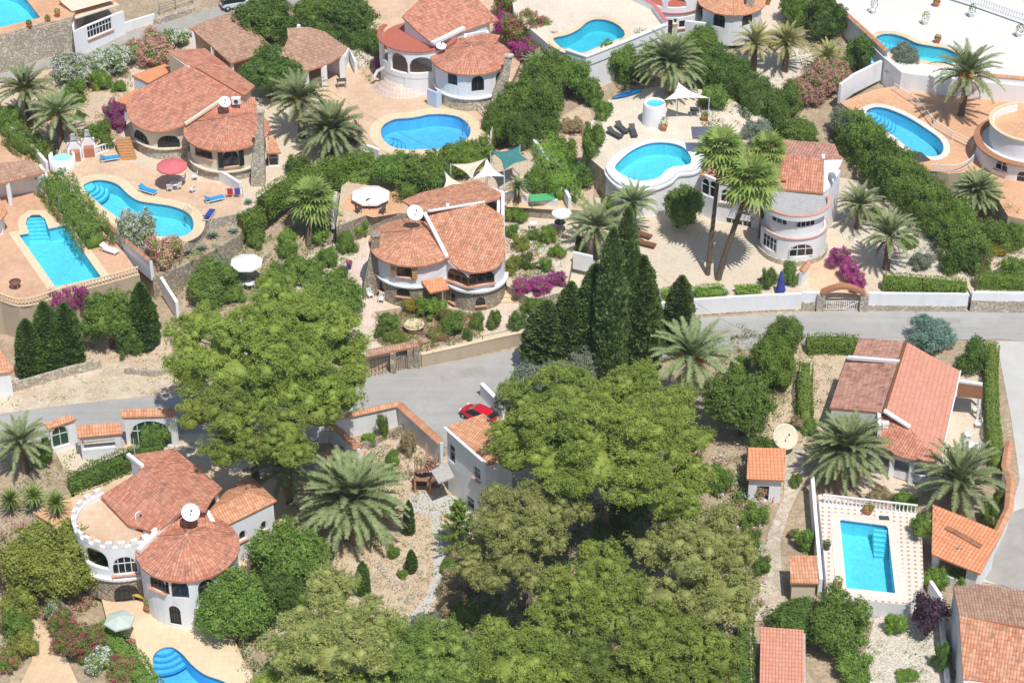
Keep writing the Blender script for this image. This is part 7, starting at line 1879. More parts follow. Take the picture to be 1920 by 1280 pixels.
# ================================================================== parasols, sails
def parasol(cx, cy, wpx, label, mat='fabric_white', n=8, zt=2.5, rise=.5, square=False, group='open parasols'):
    B = put(cx, cy, zt); R = wpx*mpp(B)/2; root = empty('parasol', B, label, 'parasol', group)
    bm = bmesh.new(); tube(bm, [(0, 0, 0), (0, 0, zt+rise-.06)], .035, 6); bm_obj('pole', bm, M['metal_grey'], root, False)
    bm = bmesh.new(); lathe(bm, [(.32, 0), (.32, .08), (.06, .14)], n=12); bm_obj('base', bm, M['concrete'], root, False)
    bm = bmesh.new(); m_ = 4 if square else n; a0 = math.pi/4 if square else math.pi/8
    lathe(bm, [(0, rise), (R*.55, rise*.52), (R, 0), (R, -.14)], (0, 0, zt), m_, a0, a0+2*PI)
    for f in bm.faces: f.smooth = False
    o = bm_obj('canopy', bm, M[mat], root, False); md = o.modifiers.new('t', 'SOLIDIFY'); md.thickness = .015
    bm = bmesh.new()
    for k in range(m_):
        a = a0+2*PI*k/m_; tube(bm, [(0, 0, zt+rise-.08), (R*.55*math.cos(a), R*.55*math.sin(a), zt+rise*.5-.09), (R*.94*math.cos(a), R*.94*math.sin(a), zt-.05)], .012, 4)
    bm_obj('ribs', bm, M['metal_grey'], root, False)
    return root
parasol(322, 311, 58, 'pink round parasol on the kidney pool terrace', 'fabric_pink', 10)
parasol(695, 366, 74, 'big white octagonal parasol on the brick patio', rise=.6)
parasol(462, 492, 62, 'white octagonal parasol beside the huge pine', rise=.55)
parasol(1053, 399, 37, 'small white round parasol right of the central villa', n=12, rise=.35)
parasol(224, 1162, 58, 'pale green square cornered parasol beside the bottom left pool', 'fabric_pale_green', 6, rise=.4)
parasol(1318, 248, 58, 'dark grey square parasol beside the drum shaped pool', 'fabric_grey', square=True, rise=.25)
def closed_parasol(px, py, label):
    B = put(px, py); r = empty('folded_parasol', B, label, 'parasol'); bm = bmesh.new(); tube(bm, [(0, 0, 0), (0, 0, 2.6)], .04, 6); bm_obj('pole', bm, M['metal_grey'], r, False)
    bm = bmesh.new(); lathe(bm, [(.5, .35), (.42, .6), (.26, 1.5), (.06, 2.5), (0, 2.55)], n=9); bm_obj('canopy', bm, M['fabric_navy'], r, False)
closed_parasol(1463, 549, 'folded navy blue parasol behind the white road wall')
def sail(pts, mat, label, masts=True):
    W_ = [at(*p) for p in pts]; c = loop_center(W_); g = surf(c.x, c.y)
    root = empty('shade_sail', (c.x, c.y, g), label, 'shade sail', 'shade sails'); bm = bmesh.new(); n = len(W_); N = 8
    # membrane with edges curving inward
    rows = []
    cen = c-Vector((0, 0, .15)); edge = []
    for i in range(n):
        a, b = W_[i], W_[(i+1) % n]
        for k in range(N):
            t = k/N; p = a.lerp(b, t); edge.append(p+(cen-p)*.28*math.sin(PI*t))
    m_ = len(edge); R_ = []
    for s in (1, .66, .33): R_.append([bm.verts.new(cen+(e-cen)*s-Vector((0, 0, .1*(1-s)))) for e in edge])
    cv = bm.verts.new(cen-Vector((0, 0, .1)))
    for k in range(2):
        for i in range(m_): bm.faces.new((R_[k][i], R_[k][(i+1) % m_], R_[k+1][(i+1) % m_], R_[k+1][i]))
    for i in range(m_): bm.faces.new((R_[2][i], R_[2][(i+1) % m_], cv))
    bmesh.ops.recalc_face_normals(bm, faces=bm.faces[:])
    o = bm_obj('membrane', bm, M[mat], root, True, True); md = o.modifiers.new('t', 'SOLIDIFY'); md.thickness = .02
    if masts:
        for p in W_:
            bm = bmesh.new(); gg = surf(p.x, p.y); tube(bm, [(p.x, p.y, gg-.2), (p.x, p.y, p.z+.1)], .045, 6); bm_obj('mast', bm, M['metal_grey'], root)
ZT = ZPAT
sail([(845, 308, ZT+3), (910, 298, ZT+3.6), (885, 336, ZT+2.8)], 'fabric_cream', 'cream triangular shade sail behind the central villa')
sail([(886, 336, ZT+2.9), (913, 298, ZT+4.0), (946, 331, ZT+2.8)], 'fabric_white', 'white triangular shade sail, rightmost of the two pale ones')
sail([(834, 322, ZT+3.4), (868, 345, ZT+2.6), (832, 352, ZT+2.5)], 'fabric_cream', 'small cream shade sail at the back roof corner')
sail([(920, 284, ZT+3.2), (975, 273, ZT+3.5), (990, 300, ZT+3), (945, 320, ZT+2.7)], 'fabric_teal', 'teal green shade sail beside the white wall')
sail([(1272, 155, ZPD+4.0), (1330, 184, ZPD+2.8), (1245, 188, ZPD+2.8)], 'fabric_white', 'white pointed shade sail above the jacuzzi terrace')
# ================================================================== loungers, chairs, tables
LG = {}
def lounger(px, py, ang, label, mat='fabric_blue', frame='white_paint', group='sun loungers on the terraces', up=.35, z=None):
    B = put(px, py, .35); root = empty('sun_lounger', B, label, 'sun lounger', group, ang); key = (mat, frame)
    if key not in LG:
        def mk(nm, fn, m):
            bm = bmesh.new(); fn(bm); me = bpy.data.meshes.new(nm); bm.to_mesh(me); bm.free(); me.materials.append(M[m]); return me
        def fr(bm):
            for s in (-1, 1): box(bm, (0, s*.31, .3), (1.9, .05, .06))
            box(bm, (-.93, 0, .3), (.05, .66, .06)); box(bm, (.93, 0, .3), (.05, .66, .06))
        def cu(bm): box(bm, (.3, 0, .37), (1.3, .6, .08))
        def bk(bm): box(bm, (-.62, 0, .52), (.72, .6, .08), 0, 0, (.55, 'Y'))
        LG[key] = [mk('frame', fr, frame), mk('seat', cu, mat), mk('backrest', bk, mat), mk('leg', lambda b: box(b, (0, 0, .14), (.05, .05, .28)), frame)]
    for me in LG[key][:3]: link(me.name.split('.')[0], me, root)
    for x in (-.75, .75):
        for y in (-.28, .28): link('leg', LG[key][3], root, (x, y, 0))
D = math.radians
lounger(206, 296, D(18), 'blue sun lounger beside the white balustrade, left of the pink parasol')
lounger(277, 356, D(-28), 'blue sun lounger between the kidney pool and the pink parasol')
lounger(402, 372, D(25), 'blue cushioned white lounger at the right end of the kidney pool')
lounger(392, 402, D(75), 'navy blue lounger standing by the towel rail', 'fabric_navy')
lounger(1153, 250, D(-48), 'black lounger left of the three beside the drum shaped pool', 'dark_grey', 'black_iron')
lounger(1166, 240, D(-62), 'black lounger in the middle of the three beside the drum shaped pool', 'dark_grey', 'black_iron')
lounger(1187, 246, D(-82), 'black lounger right of the three beside the drum shaped pool', 'dark_grey', 'black_iron')
lounger(1212, 456, D(-25), 'dark brown lounger right of the cypress tip, lower of two', 'wood_brown', 'wood_brown')
lounger(1205, 438, D(-35), 'dark brown lounger right of the cypress tip, upper of two', 'wood_brown', 'wood_brown')
lounger(205, 467, D(-30), 'white lounger at the hedge end of the rectangular pool', 'fabric_white')
lounger(258, 1196, D(50), 'deck lounger with a pink towel beside the pale green parasol', 'fabric_pink')
CH = {}
def chair(px, py, ang, label, mat='white_paint', group='garden chairs', sc=1.0):
    B = put(px, py, .4); root = empty('garden_chair', B, label, 'chair', group, ang); root.scale = (sc,)*3
    if mat not in CH:
        def mk(nm, fn):
            bm = bmesh.new(); fn(bm); me = bpy.data.meshes.new(nm); bm.to_mesh(me); bm.free(); me.materials.append(M[mat]); return me
        CH[mat] = [mk('seat', lambda b: box(b, (0, 0, .42), (.5, .5, .05))), mk('backrest', lambda b: [box(b, (-.26, y, .68), (.04, .08, .5), 0, 0, (-.2, 'Y')) for y in (-.18, -.06, .06, .18)]+[box(b, (-.31, 0, .93), (.04, .5, .07))]),
                   mk('armrest', lambda b: box(b, (0, 0, .64), (.46, .05, .03))), mk('leg', lambda b: box(b, (0, 0, .2), (.045, .045, .42)))]
    s, b, a, l = CH[mat]
    link('seat', s, root); link('backrest', b, root)
    for y in (-.25, .25): link('armrest', a, root, (0, y, 0))
    for x in (-.22, .22):
        for y in (-.22, .22): link('leg', l, root, (x, y, 0))
def table(px, py, r, label, mat='white_paint', h=.72, rect=None, name='garden_table', group='garden tables', ang=0):
    B = put(px, py, h); root = empty(name, B, label, 'table', group, ang)
    bm = bmesh.new()
    if rect: box(bm, (0, 0, h), (rect[0], rect[1], .05))
    else: lathe(bm, [(0, h+.02), (r, h+.02), (r, h-.03), (0, h-.03)], n=20)
    bm_obj('tabletop', bm, M[mat], root, False)
    for k in range(4):
        a = PI/4+k*PI/2; bm = bmesh.new(); q = (rect[0]*.42*(1 if math.cos(a) > 0 else -1), rect[1]*.42*(1 if math.sin(a) > 0 else -1)) if rect else (r*.6*math.cos(a), r*.6*math.sin(a))
        box(bm, (q[0], q[1], h/2), (.06, .06, h)); bm_obj('leg', bm, M['metal_grey' if mat != 'white_paint' else mat], root, False)
chair(215+128, 336, D(200), 'white chair on the right side of the pink parasol table, upper'); chair(334, 349, D(140), 'white chair on the lower right of the pink parasol table')
chair(365, 331, D(190), 'white chair by the low wall of the cream villa'); chair(360, 355, D(150), 'white chair alone right of the pink parasol table')
chair(318, 352, D(90), 'white chair at the near side of the pink parasol pole')
table(328, 343, .5, 'round white table under the pink parasol')
table(695, 398, .75, 'dark round table under the big white parasol', 'wood_brown')
for k, (x, y) in enumerate(((672, 392), (685, 404), (706, 404), (717, 394), (694, 384))):
    chair(x, y, D(30+70*k), ['leftmost', 'lower left', 'lower right', 'rightmost', 'rear'][k]+' dark chair under the big white parasol', 'dark_grey')
table(468, 530, .5, 'white table under the parasol beside the huge pine'); chair(455, 533, D(20), 'white chair under the parasol beside the huge pine')
chair(694, 552, D(-60), 'white armchair in front of the round stone tower, left'); chair(715, 560, D(-100), 'white armchair in front of the round stone tower, right')
table(1050, 416, .55, 'dark round table under the small white parasol', 'dark_grey')
table(28, 528, .55, 'dark round table in the corner of the balustraded terrace', 'wood_brown')
table(1813, 830, .7, 'round white table on the patio right of the salmon roof')
for k, (x, y) in enumerate(((1797, 838), (1812, 848), (1832, 838), (1815, 815))):
    chair(x, y, D(20+90*k), ['leftmost', 'nearest', 'rightmost', 'rear'][k]+' white chair at the patio table right of the salmon roof')
chair(1830, 768, D(180), 'white chair beside the tall side road hedge, upper'); chair(1834, 795, D(180), 'white chair beside the tall side road hedge, lower')
table(1302, 205, .5, 'small grey square table under the white pointed sail', 'dark_grey', rect=(.9, .9)); chair(1030-0, 392, D(200), 'dark chair by the table tennis table', 'dark_grey')
table(1016, 370, 1, 'green topped brick table behind the right side of the central villa', 'table_green', rect=(2.4, 1.3), h=.8, name='games_table', ang=.15)
chair(1320, 200, D(180), 'dark chair under the white pointed sail', 'dark_grey')
table(1000, 418, .4, 'little white table left of the small white parasol', rect=(.7, .5))
table(262, 1116, 1, 'yellow wooden bench top against the crenellated villa', 'yellow_wood', rect=(1.1, .45), h=.55, name='bench', ang=-.4)
table(640, 150, 1, 'dark grill table on the peach terrace beside the pavilion', 'dark_grey', rect=(1.0, .7), h=.9, name='grill', ang=.2)
# ================================================================== pots, planters
def pot(px, py, r, label, mat='clay_pot', plant='leaf_mid', h=.5, ph=.5, name='flower_pot', group='potted plants'):
    B = put(px, py, h*.5); root = empty(name, B, label, 'plant pot', group)
    bm = bmesh.new(); lathe(bm, [(0, .02), (r*.65, .02), (r, h), (r*1.1, h), (r*1.1, h+.06), (r*.85, h+.06), (r*.8, h-.08), (0, h-.08)], n=14); bm_obj('pot', bm, M[mat], root, False)
    if plant:
        rr = np.random.RandomState(int(px)); P, N = ellip(rr, (0, 0, h+ph*.4), (r*1.1, r*1.1, ph*.6), 120, -.5); link('plant', quads_mesh('plant', leaf_quads(P, N, .16, rr), [plant]), root)
pot(1245, 241, .35, 'clay pot with a yellow green plant at the foot of the jacuzzi tower', plant='leaf_yellow', ph=1.2)
pot(1247, 196, .3, 'clay pot left of the white sail shade'); pot(1315, 190, .35, 'clay pot at the right corner of the white sail'); pot(1322, 222, .4, 'clay pot with low plant below the white sail')
pot(992, 490, .85, 'round stone flower well with red blossoms right of the central villa', 'coping_cream', 'petal_rose', .7, .5, 'flower_well', 'round planters')
pot(776, 614, .9, 'round cream planter with soil and low leaves in the front bed', 'coping_cream', 'leaf_mid', .7, .3, 'planter', 'round planters')
pot(1735, 42, .4, 'white pot with a small palm on the white terrace, left', 'white_paint', 'leaf_yellow', .5, 1.1); pot(1822, 28, .4, 'white pot with a dark plant on the white terrace, middle', 'white_paint', 'leaf_dark', .5, 1.1)
pot(1911, 65, .4, 'white pot at the right end of the white terrace', 'white_paint', 'leaf_dark', .5, 1.0); pot(1638, 22, .35, 'pot with a young shrub near the tile topped wall', 'white_paint', 'leaf_grey', .4, 1.8)
pot(1756, 8, .4, 'clay pot with a yellowish plant at the top of the white terrace', plant='leaf_yellow'); pot(1758, 77, .35, 'clay pot above the long curved pool', plant='leaf_yellow')
pot(1628, 958, .4, 'clay pot behind the lower right pool, by the balustrade'); pot(1550, 1025, .3, 'dark pot on the left side of the lower right pool', 'dark_grey'); pot(1570, 1100, .35, 'pot with a thin plant at the lower left pool corner', ph=.9)
pot(1615, 1257, .5, 'big clay pot by the pebble garden'); pot(278, 1142, .3, 'potted yellow plant against the white tower at the bottom left', plant='leaf_yellow', ph=.8)
pot(164, 985, .3, 'clay pot behind the merlons, left', plant=None); pot(172, 1003, .3, 'clay pot behind the merlons, second from left', plant=None)
for k, (x, y) in enumerate(((690+170, 655), (906, 648), (935, 633), (977, 624))): pot(x, y, .2, ['first', 'second', 'third', 'fourth'][k]+' little pot on the roadside kerb of the central garden, counted from the left', h=.3, ph=.25)
pot(655, 500, .25, 'purple flowered pot beside the curved path of the central villa', 'purple_blue', 'petal_rose'); pot(1440, 6, .3, 'pot at the top of the yellowish palm gravel')
for k, (x, y) in enumerate(((10, 66), (55, 50), (90, 40), (108, 28))): pot(x, y, .3, ['leftmost', 'second', 'third', 'rightmost'][k]+' clay pot on the top left pool wall')
# ================================================================== jacuzzi tower, barbecue, wall bits
B = at(1226, 230, ZPD); root = empty('plunge_tub', B, 'white round raised plunge tub between the loungers and the sail', 'hot tub')
bm = bmesh.new(); lathe(bm, [(1.25, -.1), (1.15, 2.2), (1.1, 2.35), (.85, 2.35), (.85, 1.6)], n=28); bm_obj('tub_wall', bm, M['white_render'], root, False)
bm = bmesh.new(); lathe(bm, [(.86, 2.24), (0, 2.24)], n=28); bm_obj('water', bm, M['water_blue'], root, False)
bm = bmesh.new(); lathe(bm, [(.86, 2.0), (0, 2.0)], n=28); bm_obj('basin', bm, M['pool_tile'], root, False)
for sgn, lab, x, y, nm in ((1, 'left white arched barbecue with brick hearth', 142, 300, 'barbecue'), (1, 'right white arched barbecue with brick hearth', 168, 292, 'barbecue')):
    B = put(x, y); root = empty(nm, B, lab+' beside the kidney pool', 'barbecue', 'masonry barbecues', .2)
    bm = bmesh.new(); box(bm, (0, 0, .5), (1.1, .8, 1.0)); bm_obj('hearth', bm, M['brick'], root, False)
    bm = bmesh.new(); lathe(bm, [(.75, 1.0), (.7, 1.5), (.35, 2.0), (.22, 2.5), (.22, 2.8), (0, 2.8)], (0, .2, 0), 14, 0, PI); box(bm, (-.6, 0, .55), (.14, .9, 1.1)); box(bm, (.6, 0, .55), (.14, .9, 1.1)); box(bm, (0, .42, .9), (1.3, .12, 1.8)); bm_obj('hood', bm, M['white_render'], root, False)
B = put(118, 312); root = empty('wash_basin', B, 'blue tiled curved basin wall at the left end of the kidney pool terrace', 'basin'); 
bm = bmesh.new(); lathe(bm, [(1.3, 0), (1.3, 1.3), (1.15, 1.3), (1.15, 0)], (0, 0, 0), 20, D(150), D(400)); bm_obj('wall', bm, M['white_render'], root, False); bm = bmesh.new(); lathe(bm, [(0, .8), (1.15, .8)], n=24); bm_obj('basin', bm, M['pool_tile_blue'], root, False)
# satellite dishes
def dish(px, py, z, r, label, mat='white_paint', az=-1.2, el=.9, mast=.7):
    c = at(px, py, z); root = empty('satellite_dish', c-Vector((0, 0, mast)), label, 'satellite dish', 'satellite dishes')
    d = Vector((math.cos(az)*math.cos(el), math.sin(az)*math.cos(el), math.sin(el))); q = d.to_track_quat('Z', 'Y').to_matrix().to_4x4()
    bm = bmesh.new(); lathe(bm, [(0, 0), (r*.5, .05*r), (r*.85, .17*r), (r, .25*r), (r, .22*r), (r*.5, .01), (0, -.04)], n=28); bm.transform(Matrix.Translation((0, 0, mast)) @ q); bm_obj('reflector', bm, M[mat], root, False, True)
    bm = bmesh.new(); tube(bm, [(0, 0, -.1), (0, 0, mast-.05)], .05, 6); bm_obj('mast', bm, M['metal_grey'], root, False)
    bm = bmesh.new(); f = Vector((0, 0, mast))+d*r*.95; tube(bm, [Vector((0, 0, mast))-Vector((0, 0, r*.3)), f], .02, 4); box(bm, f, (.12, .12, .12)); bm_obj('receiver_arm', bm, M['dark_grey'], root, False)
dish(357, 961, 7.9, .72, 'big white satellite dish on the red roof at the bottom left'); dish(778, 400, 8.7, .78, 'large grey white satellite dish above the round tower of the central villa', 'white_paint')
dish(421, 192, 10.2, .6, 'white satellite dish on the cream villa roof'); dish(827, 88, 9.9, .55, 'white satellite dish lying beside the round red roof at top centre', el=1.3)
dish(1471, 819, 1.6, 1.15, 'large pale satellite dish standing in the garden above the orange shed', 'fabric_cream', el=.8, mast=1.3); dish(263, 968, 6.1, .45, 'small grey dish on the crenellated balcony', 'metal_grey')
# air conditioner, kayak, cushions
B = at(443, 192, 9.6); root = empty('air_conditioner', B, 'white air conditioning box beside the dish on the cream villa', 'air conditioner'); bm = bmesh.new(); box(bm, (0, 0, .2), (.9, .5, .65), .1); bm_obj('casing', bm, M['white_paint'], root, False); bm = bmesh.new(); lathe(bm, [(0, 0), (.22, 0), (.22, .03)], n=14); bm.transform(Matrix.Translation((0, -.27, .2)) @ Matrix.Rotation(PI/2, 4, 'X')); bm_obj('fan_grille', bm, M['dark_grey'], root, False)
B = put(1176, 180); root = empty('kayak', B, 'blue kayak lying on the slope above the black loungers', 'kayak', None, .5)
bm = bmesh.new(); L = [(-2.0, .03), (-1.5, .2), (-.6, .36), (.6, .36), (1.5, .2), (2.0, .03)]; rg = []
for x, r in L: rg.append([bm.verts.new((x, r*math.cos(a*PI/5), .25+r*.6*math.sin(a*PI/5))) for a in range(10)])
for i in range(5):
    for k in range(10): bm.faces.new((rg[i][k], rg[i][(k+1) % 10], rg[i+1][(k+1) % 10], rg[i+1][k]))
bm_obj('hull', bm, M['kayak_blue'], root, False, True); bm = bmesh.new(); lathe(bm, [(.1, .0), (.34, .0), (.36, .05)], (0, 0, .45), 14, sx=1.6); bm_obj('cockpit', bm, M['dark_grey'], root, False)
# towels on a rail
B = put(440, 372); root = empty('towel_rail', B, 'metal rail with red and patterned towels at the kidney pool end', 'towel rail'); bm = bmesh.new(); tube(bm, [(-.8, 0, 0), (-.8, 0, 1.1), (.8, .2, 1.1), (.8, .2, 0)], .03, 5); bm_obj('rail', bm, M['metal_grey'], root, False)
for x, m_ in ((-.4, 'fabric_red'), (.3, 'purple_blue')):
    bm = bmesh.new(); box(bm, (x, .06, .75), (.55, .04, .75), .12); bm_obj('towel', bm, M[m_], root, False)
# ================================================================== cars
def car(px, py, ang, label, paint, z=None, sc=1.0):
    B = put(px, py, .5); root = empty('parked_car', B, label, 'car', 'parked cars', ang); root.scale = (sc,)*3
    secs = [(-1.75, .55, .5, .62), (-1.6, .72, .35, .82), (-1.35, .8, .28, .95), (-.9, .82, .25, .98), (.8, .82, .25, .92), (1.4, .8, .28, .82), (1.72, .7, .35, .7), (1.85, .5, .45, .58)]
    bm = bmesh.new(); rg = []
    for x, w_, lo, hi in secs:
        m_ = (lo+hi)/2; rg.append([bm.verts.new((x, y*w_, z_)) for y, z_ in ((-.85, lo), (-1, lo+.1), (-1, m_), (-.95, hi-.06), (-.8, hi), (0, hi+.03), (.8, hi), (.95, hi-.06), (1, m_), (1, lo+.1), (.85, lo), (0, lo))])
    n = 12
    for i in range(len(rg)-1):
        for k in range(n): bm.faces.new((rg[i][k], rg[i][(k+1) % n], rg[i+1][(k+1) % n], rg[i+1][k]))
    bm.faces.new(rg[0]); bm.faces.new(rg[-1][::-1]); bmesh.ops.recalc_face_normals(bm, faces=bm.faces[:])
    o = bm_obj('body', bm, M[paint], root, False, True); o.modifiers.new('s', 'SUBSURF').levels = 1; o.modifiers['s'].render_levels = 2
    bm = bmesh.new(); cab = [(-1.5, .62, .92, .62), (-1.15, .66, 1.36, .56), (-.3, .68, 1.46, .58), (.25, .68, 1.4, .56), (.95, .68, .93, .64)]; rg = []
    prof = [(-1.65, .93), (-1.4, 1.32), (-.6, 1.47), (.3, 1.42), (1.0, .93)]
    for i, (x, h_) in enumerate(prof):
        wb, wt = .76, .58+.1*(i in (0, 4)); rg.append([bm.verts.new((x, -wb, .88)), bm.verts.new((x, -wt, h_)), bm.verts.new((x, wt, h_)), bm.verts.new((x, wb, .88))])
    for i in range(4):
        for k in range(3):
            f = bm.faces.new((rg[i][k], rg[i][k+1], rg[i+1][k+1], rg[i+1][k])); f.material_index = 1 if (k != 1 or i in (0, 3)) else 0
    bmesh.ops.recalc_face_normals(bm, faces=bm.faces[:])
    bm_obj('cabin', bm, [M[paint], M['window_glass']], root, False)
    for x in (-1.12, 1.2):
        for y in (-.76, .76):
            bm = bmesh.new(); lathe(bm, [(.0, -.1), (.31, -.1), (.31, .1), (0, .1)], n=18); bm.transform(Matrix.Translation((x, y, .31)) @ Matrix.Rotation(PI/2, 4, 'X')); w_ = bm_obj('wheel', bm, M['tyre_black'], root, False)
            bm = bmesh.new(); lathe(bm, [(0, -.115), (.18, -.115), (.18, .115), (0, .115)], n=12); bm.transform(Matrix.Translation((x, y, .31)) @ Matrix.Rotation(PI/2, 4, 'X')); bm_obj('rim', bm, M['metal_grey'], w_, False)
    for y in (-.55, .55):
        bm = bmesh.new(); box(bm, (1.72, y, .66), (.12, .28, .14)); bm_obj('headlight', bm, M['fabric_white'], root, False)
        bm = bmesh.new(); box(bm, (-1.7, y, .7), (.08, .2, .16)); bm_obj('tail_light', bm, M['fabric_red'], root, False)
car(897, 778, D(140), 'small red hatchback parked under the big pine by the white wall', 'car_red', sc=.95)
car(442, 6, D(20), 'pale car cut by the top edge on the narrow lane', 'car_white')
# ================================================================== balustrades, rails and walls
def pp(pts, z): return [W(x, y, z) for x, y in pts]
balustrade([p for p in smooth_loop(pp([(0, 563), (34, 574), (69, 570), (103, 558), (155, 544), (206, 530), (260, 514)], ZPL), 3, False)], ZPL, 'long cream balustrade along the front of the left terrace', mat='coping_cream')
balustrade(pp([(1542, 944), (1630, 954), (1718, 964)], ZPR), ZPR, 'white balustrade behind the rectangular lower right pool', h=1.0)
balustrade(pp([(180, 290), (222, 276)], ZPA), ZPA, 'short white balustrade left of the brick steps', h=.9)
balustrade(pp([(1770, -10), (1840, 12), (1925, 42)], ZPW+.5), ZPW+.5, 'white balustrade at the top right corner', h=.9)
balustrade(smooth_loop(pp([(1745, 322), (1790, 324), (1818, 312), (1828, 296)], ZPO), 3, False), ZPO, 'white railing at the near end of the oval pool terrace', h=.9, slim=True, step=.25, rail=.08)
balustrade(smooth_loop(pp([(1833, 270), (1842, 250), (1868, 228), (1880, 222)], ZPO), 3, False), ZPO, 'white curved railing of the brick steps by the round house', h=.9, slim=True, step=.25, rail=.08)
rail_panel(pp([(1676, 172), (1718, 200), (1750, 240), (1785, 262), (1822, 280)], ZPO), ZPO, 'white post and rail fence crossing the orange terrace', h=1.0)
rail_panel(pp([(885, 200), (905, 218), (925, 250), (920, 264)], ZPB), ZPB, 'thin white rail at the right end of the bean shaped pool')
wall_run(pp([(205, 440), (245, 475), (285, 508)], ZPL), ZPL-.4, 1.5, 'white_render', 'white wall with tile cap stepping down right of the rectangular pool', cap='roof_clay', capw=.45)
wall_run(pp([(90, 320), (45, 268), (-20, 225)], ZPL), ZPL, 1.0, 'white_render', 'white garden wall at the left edge above the pool house')
wall_run(pp([(78, 330), (122, 402)], ZPL), ZPL, 1.3, 'white_render', 'white wall between the pool house and the loose hedge')
wall_run([put(290, 530), put(312, 565), put(335, 600)], [2.0, 1.6, 1.2], 1.3, 'white_render', 'low white wall right of the dark conifer, running to the huge pine')
# road wall of the yard
wall_run([at(x, y, .05) for x, y in [(1226, 597), (1300, 590), (1370, 585), (1440, 581), (1505, 579)]], .05, 1.75, 'white_render', 'long white road wall right of the cypress group', foot=(.12, 'pale_stone'), th=.3, group='roadside walls')
wall_run([at(x, y, .05) for x, y in [(1502, 579), (1540, 579)]], .05, 1.9, 'white_render', 'short white wall on a stone base left of the arched gate', foot=(.9, 'pale_stone'), th=.34, group='roadside walls')
wall_run([at(1625, 580, .05), at(1700, 581, .05), at(1812, 582, .05)], [.05]*3, 1.9, 'white_render', 'white road wall between the arched gate and the wooden pole', foot=(.6, 'pale_stone'), group='roadside walls')
wall_run([at(1818, 582, .05), at(1920, 584, .05), at(2010, 587, .05)], [.05]*3, 2.1, 'white_render', 'road wall with deep stone base at the right edge', foot=(1.25, 'pale_stone'), group='roadside walls')
wall_run([at(1004, 640, .05), at(940, 653, .05), at(880, 667, .05), at(790, 687, .05)], [.05]*4, 1.35, 'beige_render', 'low beige wall in front of the central garden', cap='coping_cream', capw=.4, caph=.08, group='roadside walls')
rail_panel([put(x, y-10) for x, y in ((800, 672), (850, 660), (905, 648), (960, 636), (1000, 628))], 1.45, 'thin rusty rail on top of the low beige roadside wall', h=.35, mat='rust_iron', bars=1)
# arched gate of the yard
H = House('gate', 1578, 580, .05, 'arched brick gate with white iron leaves in the road wall', 'gate', 'garden gates')
q0, q1 = at(1537, 581, .05), at(1618, 582, .05)
for q in (q0, q1):
    bm = bmesh.new(); box(bm, (q.x, q.y, .95), (.75, .6, 1.9)); bm_obj('pier', bm, M['pale_stone'], H.root)
bm = bmesh.new(); N = 14
for i in range(N):
    t = (i+.5)/N; p = q0.lerp(q1, t); box(bm, (p.x, p.y, 2.0+.75*math.sin(PI*t)), ((q1-q0).length/N+.03, .7, .3), 0, 0, (-.75*PI*math.cos(PI*t)/(q1-q0).length, 'Y'))
bm_obj('arch', bm, M['brick'], H.root)
for k in range(2):
    bm = bmesh.new(); a = q0.lerp(q1, .1+.4*k); b = q0.lerp(q1, .5+.4*k)
    for j in range(9): p = a.lerp(b, j/8); tube(bm, [(p.x, p.y, .1), (p.x, p.y, 1.1)], .02, 4)
    for z_ in (.15, 1.1): tube(bm, [(a.x, a.y, z_), (b.x, b.y, z_)], .03, 4)
    tube(bm, [(a.x, a.y, .15 if k else 1.1), (b.x, b.y, 1.1 if k else .15)], .03, 4); bm_obj('gate_leaf', bm, M['white_paint'], H.root)
wall_run([put(1497, 558), put(1513, 520)], [ZYARD]*2, 1.6, 'white_render', 'short white wall with clay cap left of the arched gate', cap='roof_orange', capw=.7, caph=.15)
# gate of the central garden
H = House('gate', 730, 690, 0, 'garden gate with tiled lintel beside the huge pine', 'gate', 'garden gates')
g0, g1, g2, g3 = at(690, 708, 0), at(738, 698, 0), at(752, 694, 0), at(770, 690, 0)
for q in (g1, g3, at(782, 688, 0)):
    bm = bmesh.new(); box(bm, (q.x, q.y, 1.1), (.5, .5, 2.2)); bm_obj('pier', bm, M['rubble_stone'], H.root)
H.roof('m', [(690, 663, 2.4), (785, 649, 2.4), (690, 652, 2.7)], [(686, 655), (782, 638), (785, 648), (688, 668)], 'roof_brown', name='lintel')
bm = bmesh.new()
for a, b in ((g0, g1), (g1, g3)):
    for j in range(8): p = a.lerp(b, j/7); tube(bm, [(p.x, p.y, .05), (p.x, p.y, 1.9)], .025, 4)
    tube(bm, [a+Vector((0, 0, 1.85)), b+Vector((0, 0, 1.85))], .035, 4)
bm_obj('gate_leaf', bm, M['black_iron'], H.root)
# white courtyard walls with orange tile caps
def capw(pts, h, label, cap='roof_orange', z=0.0): 
    P = [at(x, y, z+h+.2) for x, y in pts]; return wall_run(P, z, h, 'white_render', label, cap=cap, capw=.75, caph=.14, th=.3, group='tile capped courtyard walls')
capw([(560, 788), (611, 784), (690, 766), (748, 753)], 2.3, 'white courtyard wall with orange cap along the road, over to the corner')
capw([(748, 754), (790, 792), (828, 826)], 2.3, 'white courtyard wall with orange cap running to the tall white house')
capw([(611, 786), (640, 806), (672, 838)], 1.9, 'shaded inner courtyard wall with orange cap')
wall_run([put(640, 850), put(700, 835), put(770, 800)], 0, .6, 'rubble_stone', 'low stone planter wall inside the white courtyard')
wall_run([put(590, 880), put(640, 862)], 0, 1.0, 'white_render', 'short white wall above the giant palm', cap='roof_orange')
wall_run([put(903, 742), put(945, 785)], 0, 1.3, 'white_render', 'white wall beside the red car', cap='white_paint', capw=.4)
wall_run([put(1520, 926), put(1536, 1120)], 0, 1.9, 'white_render', 'long white wall along the left side of the rectangular lower right pool', th=.3)
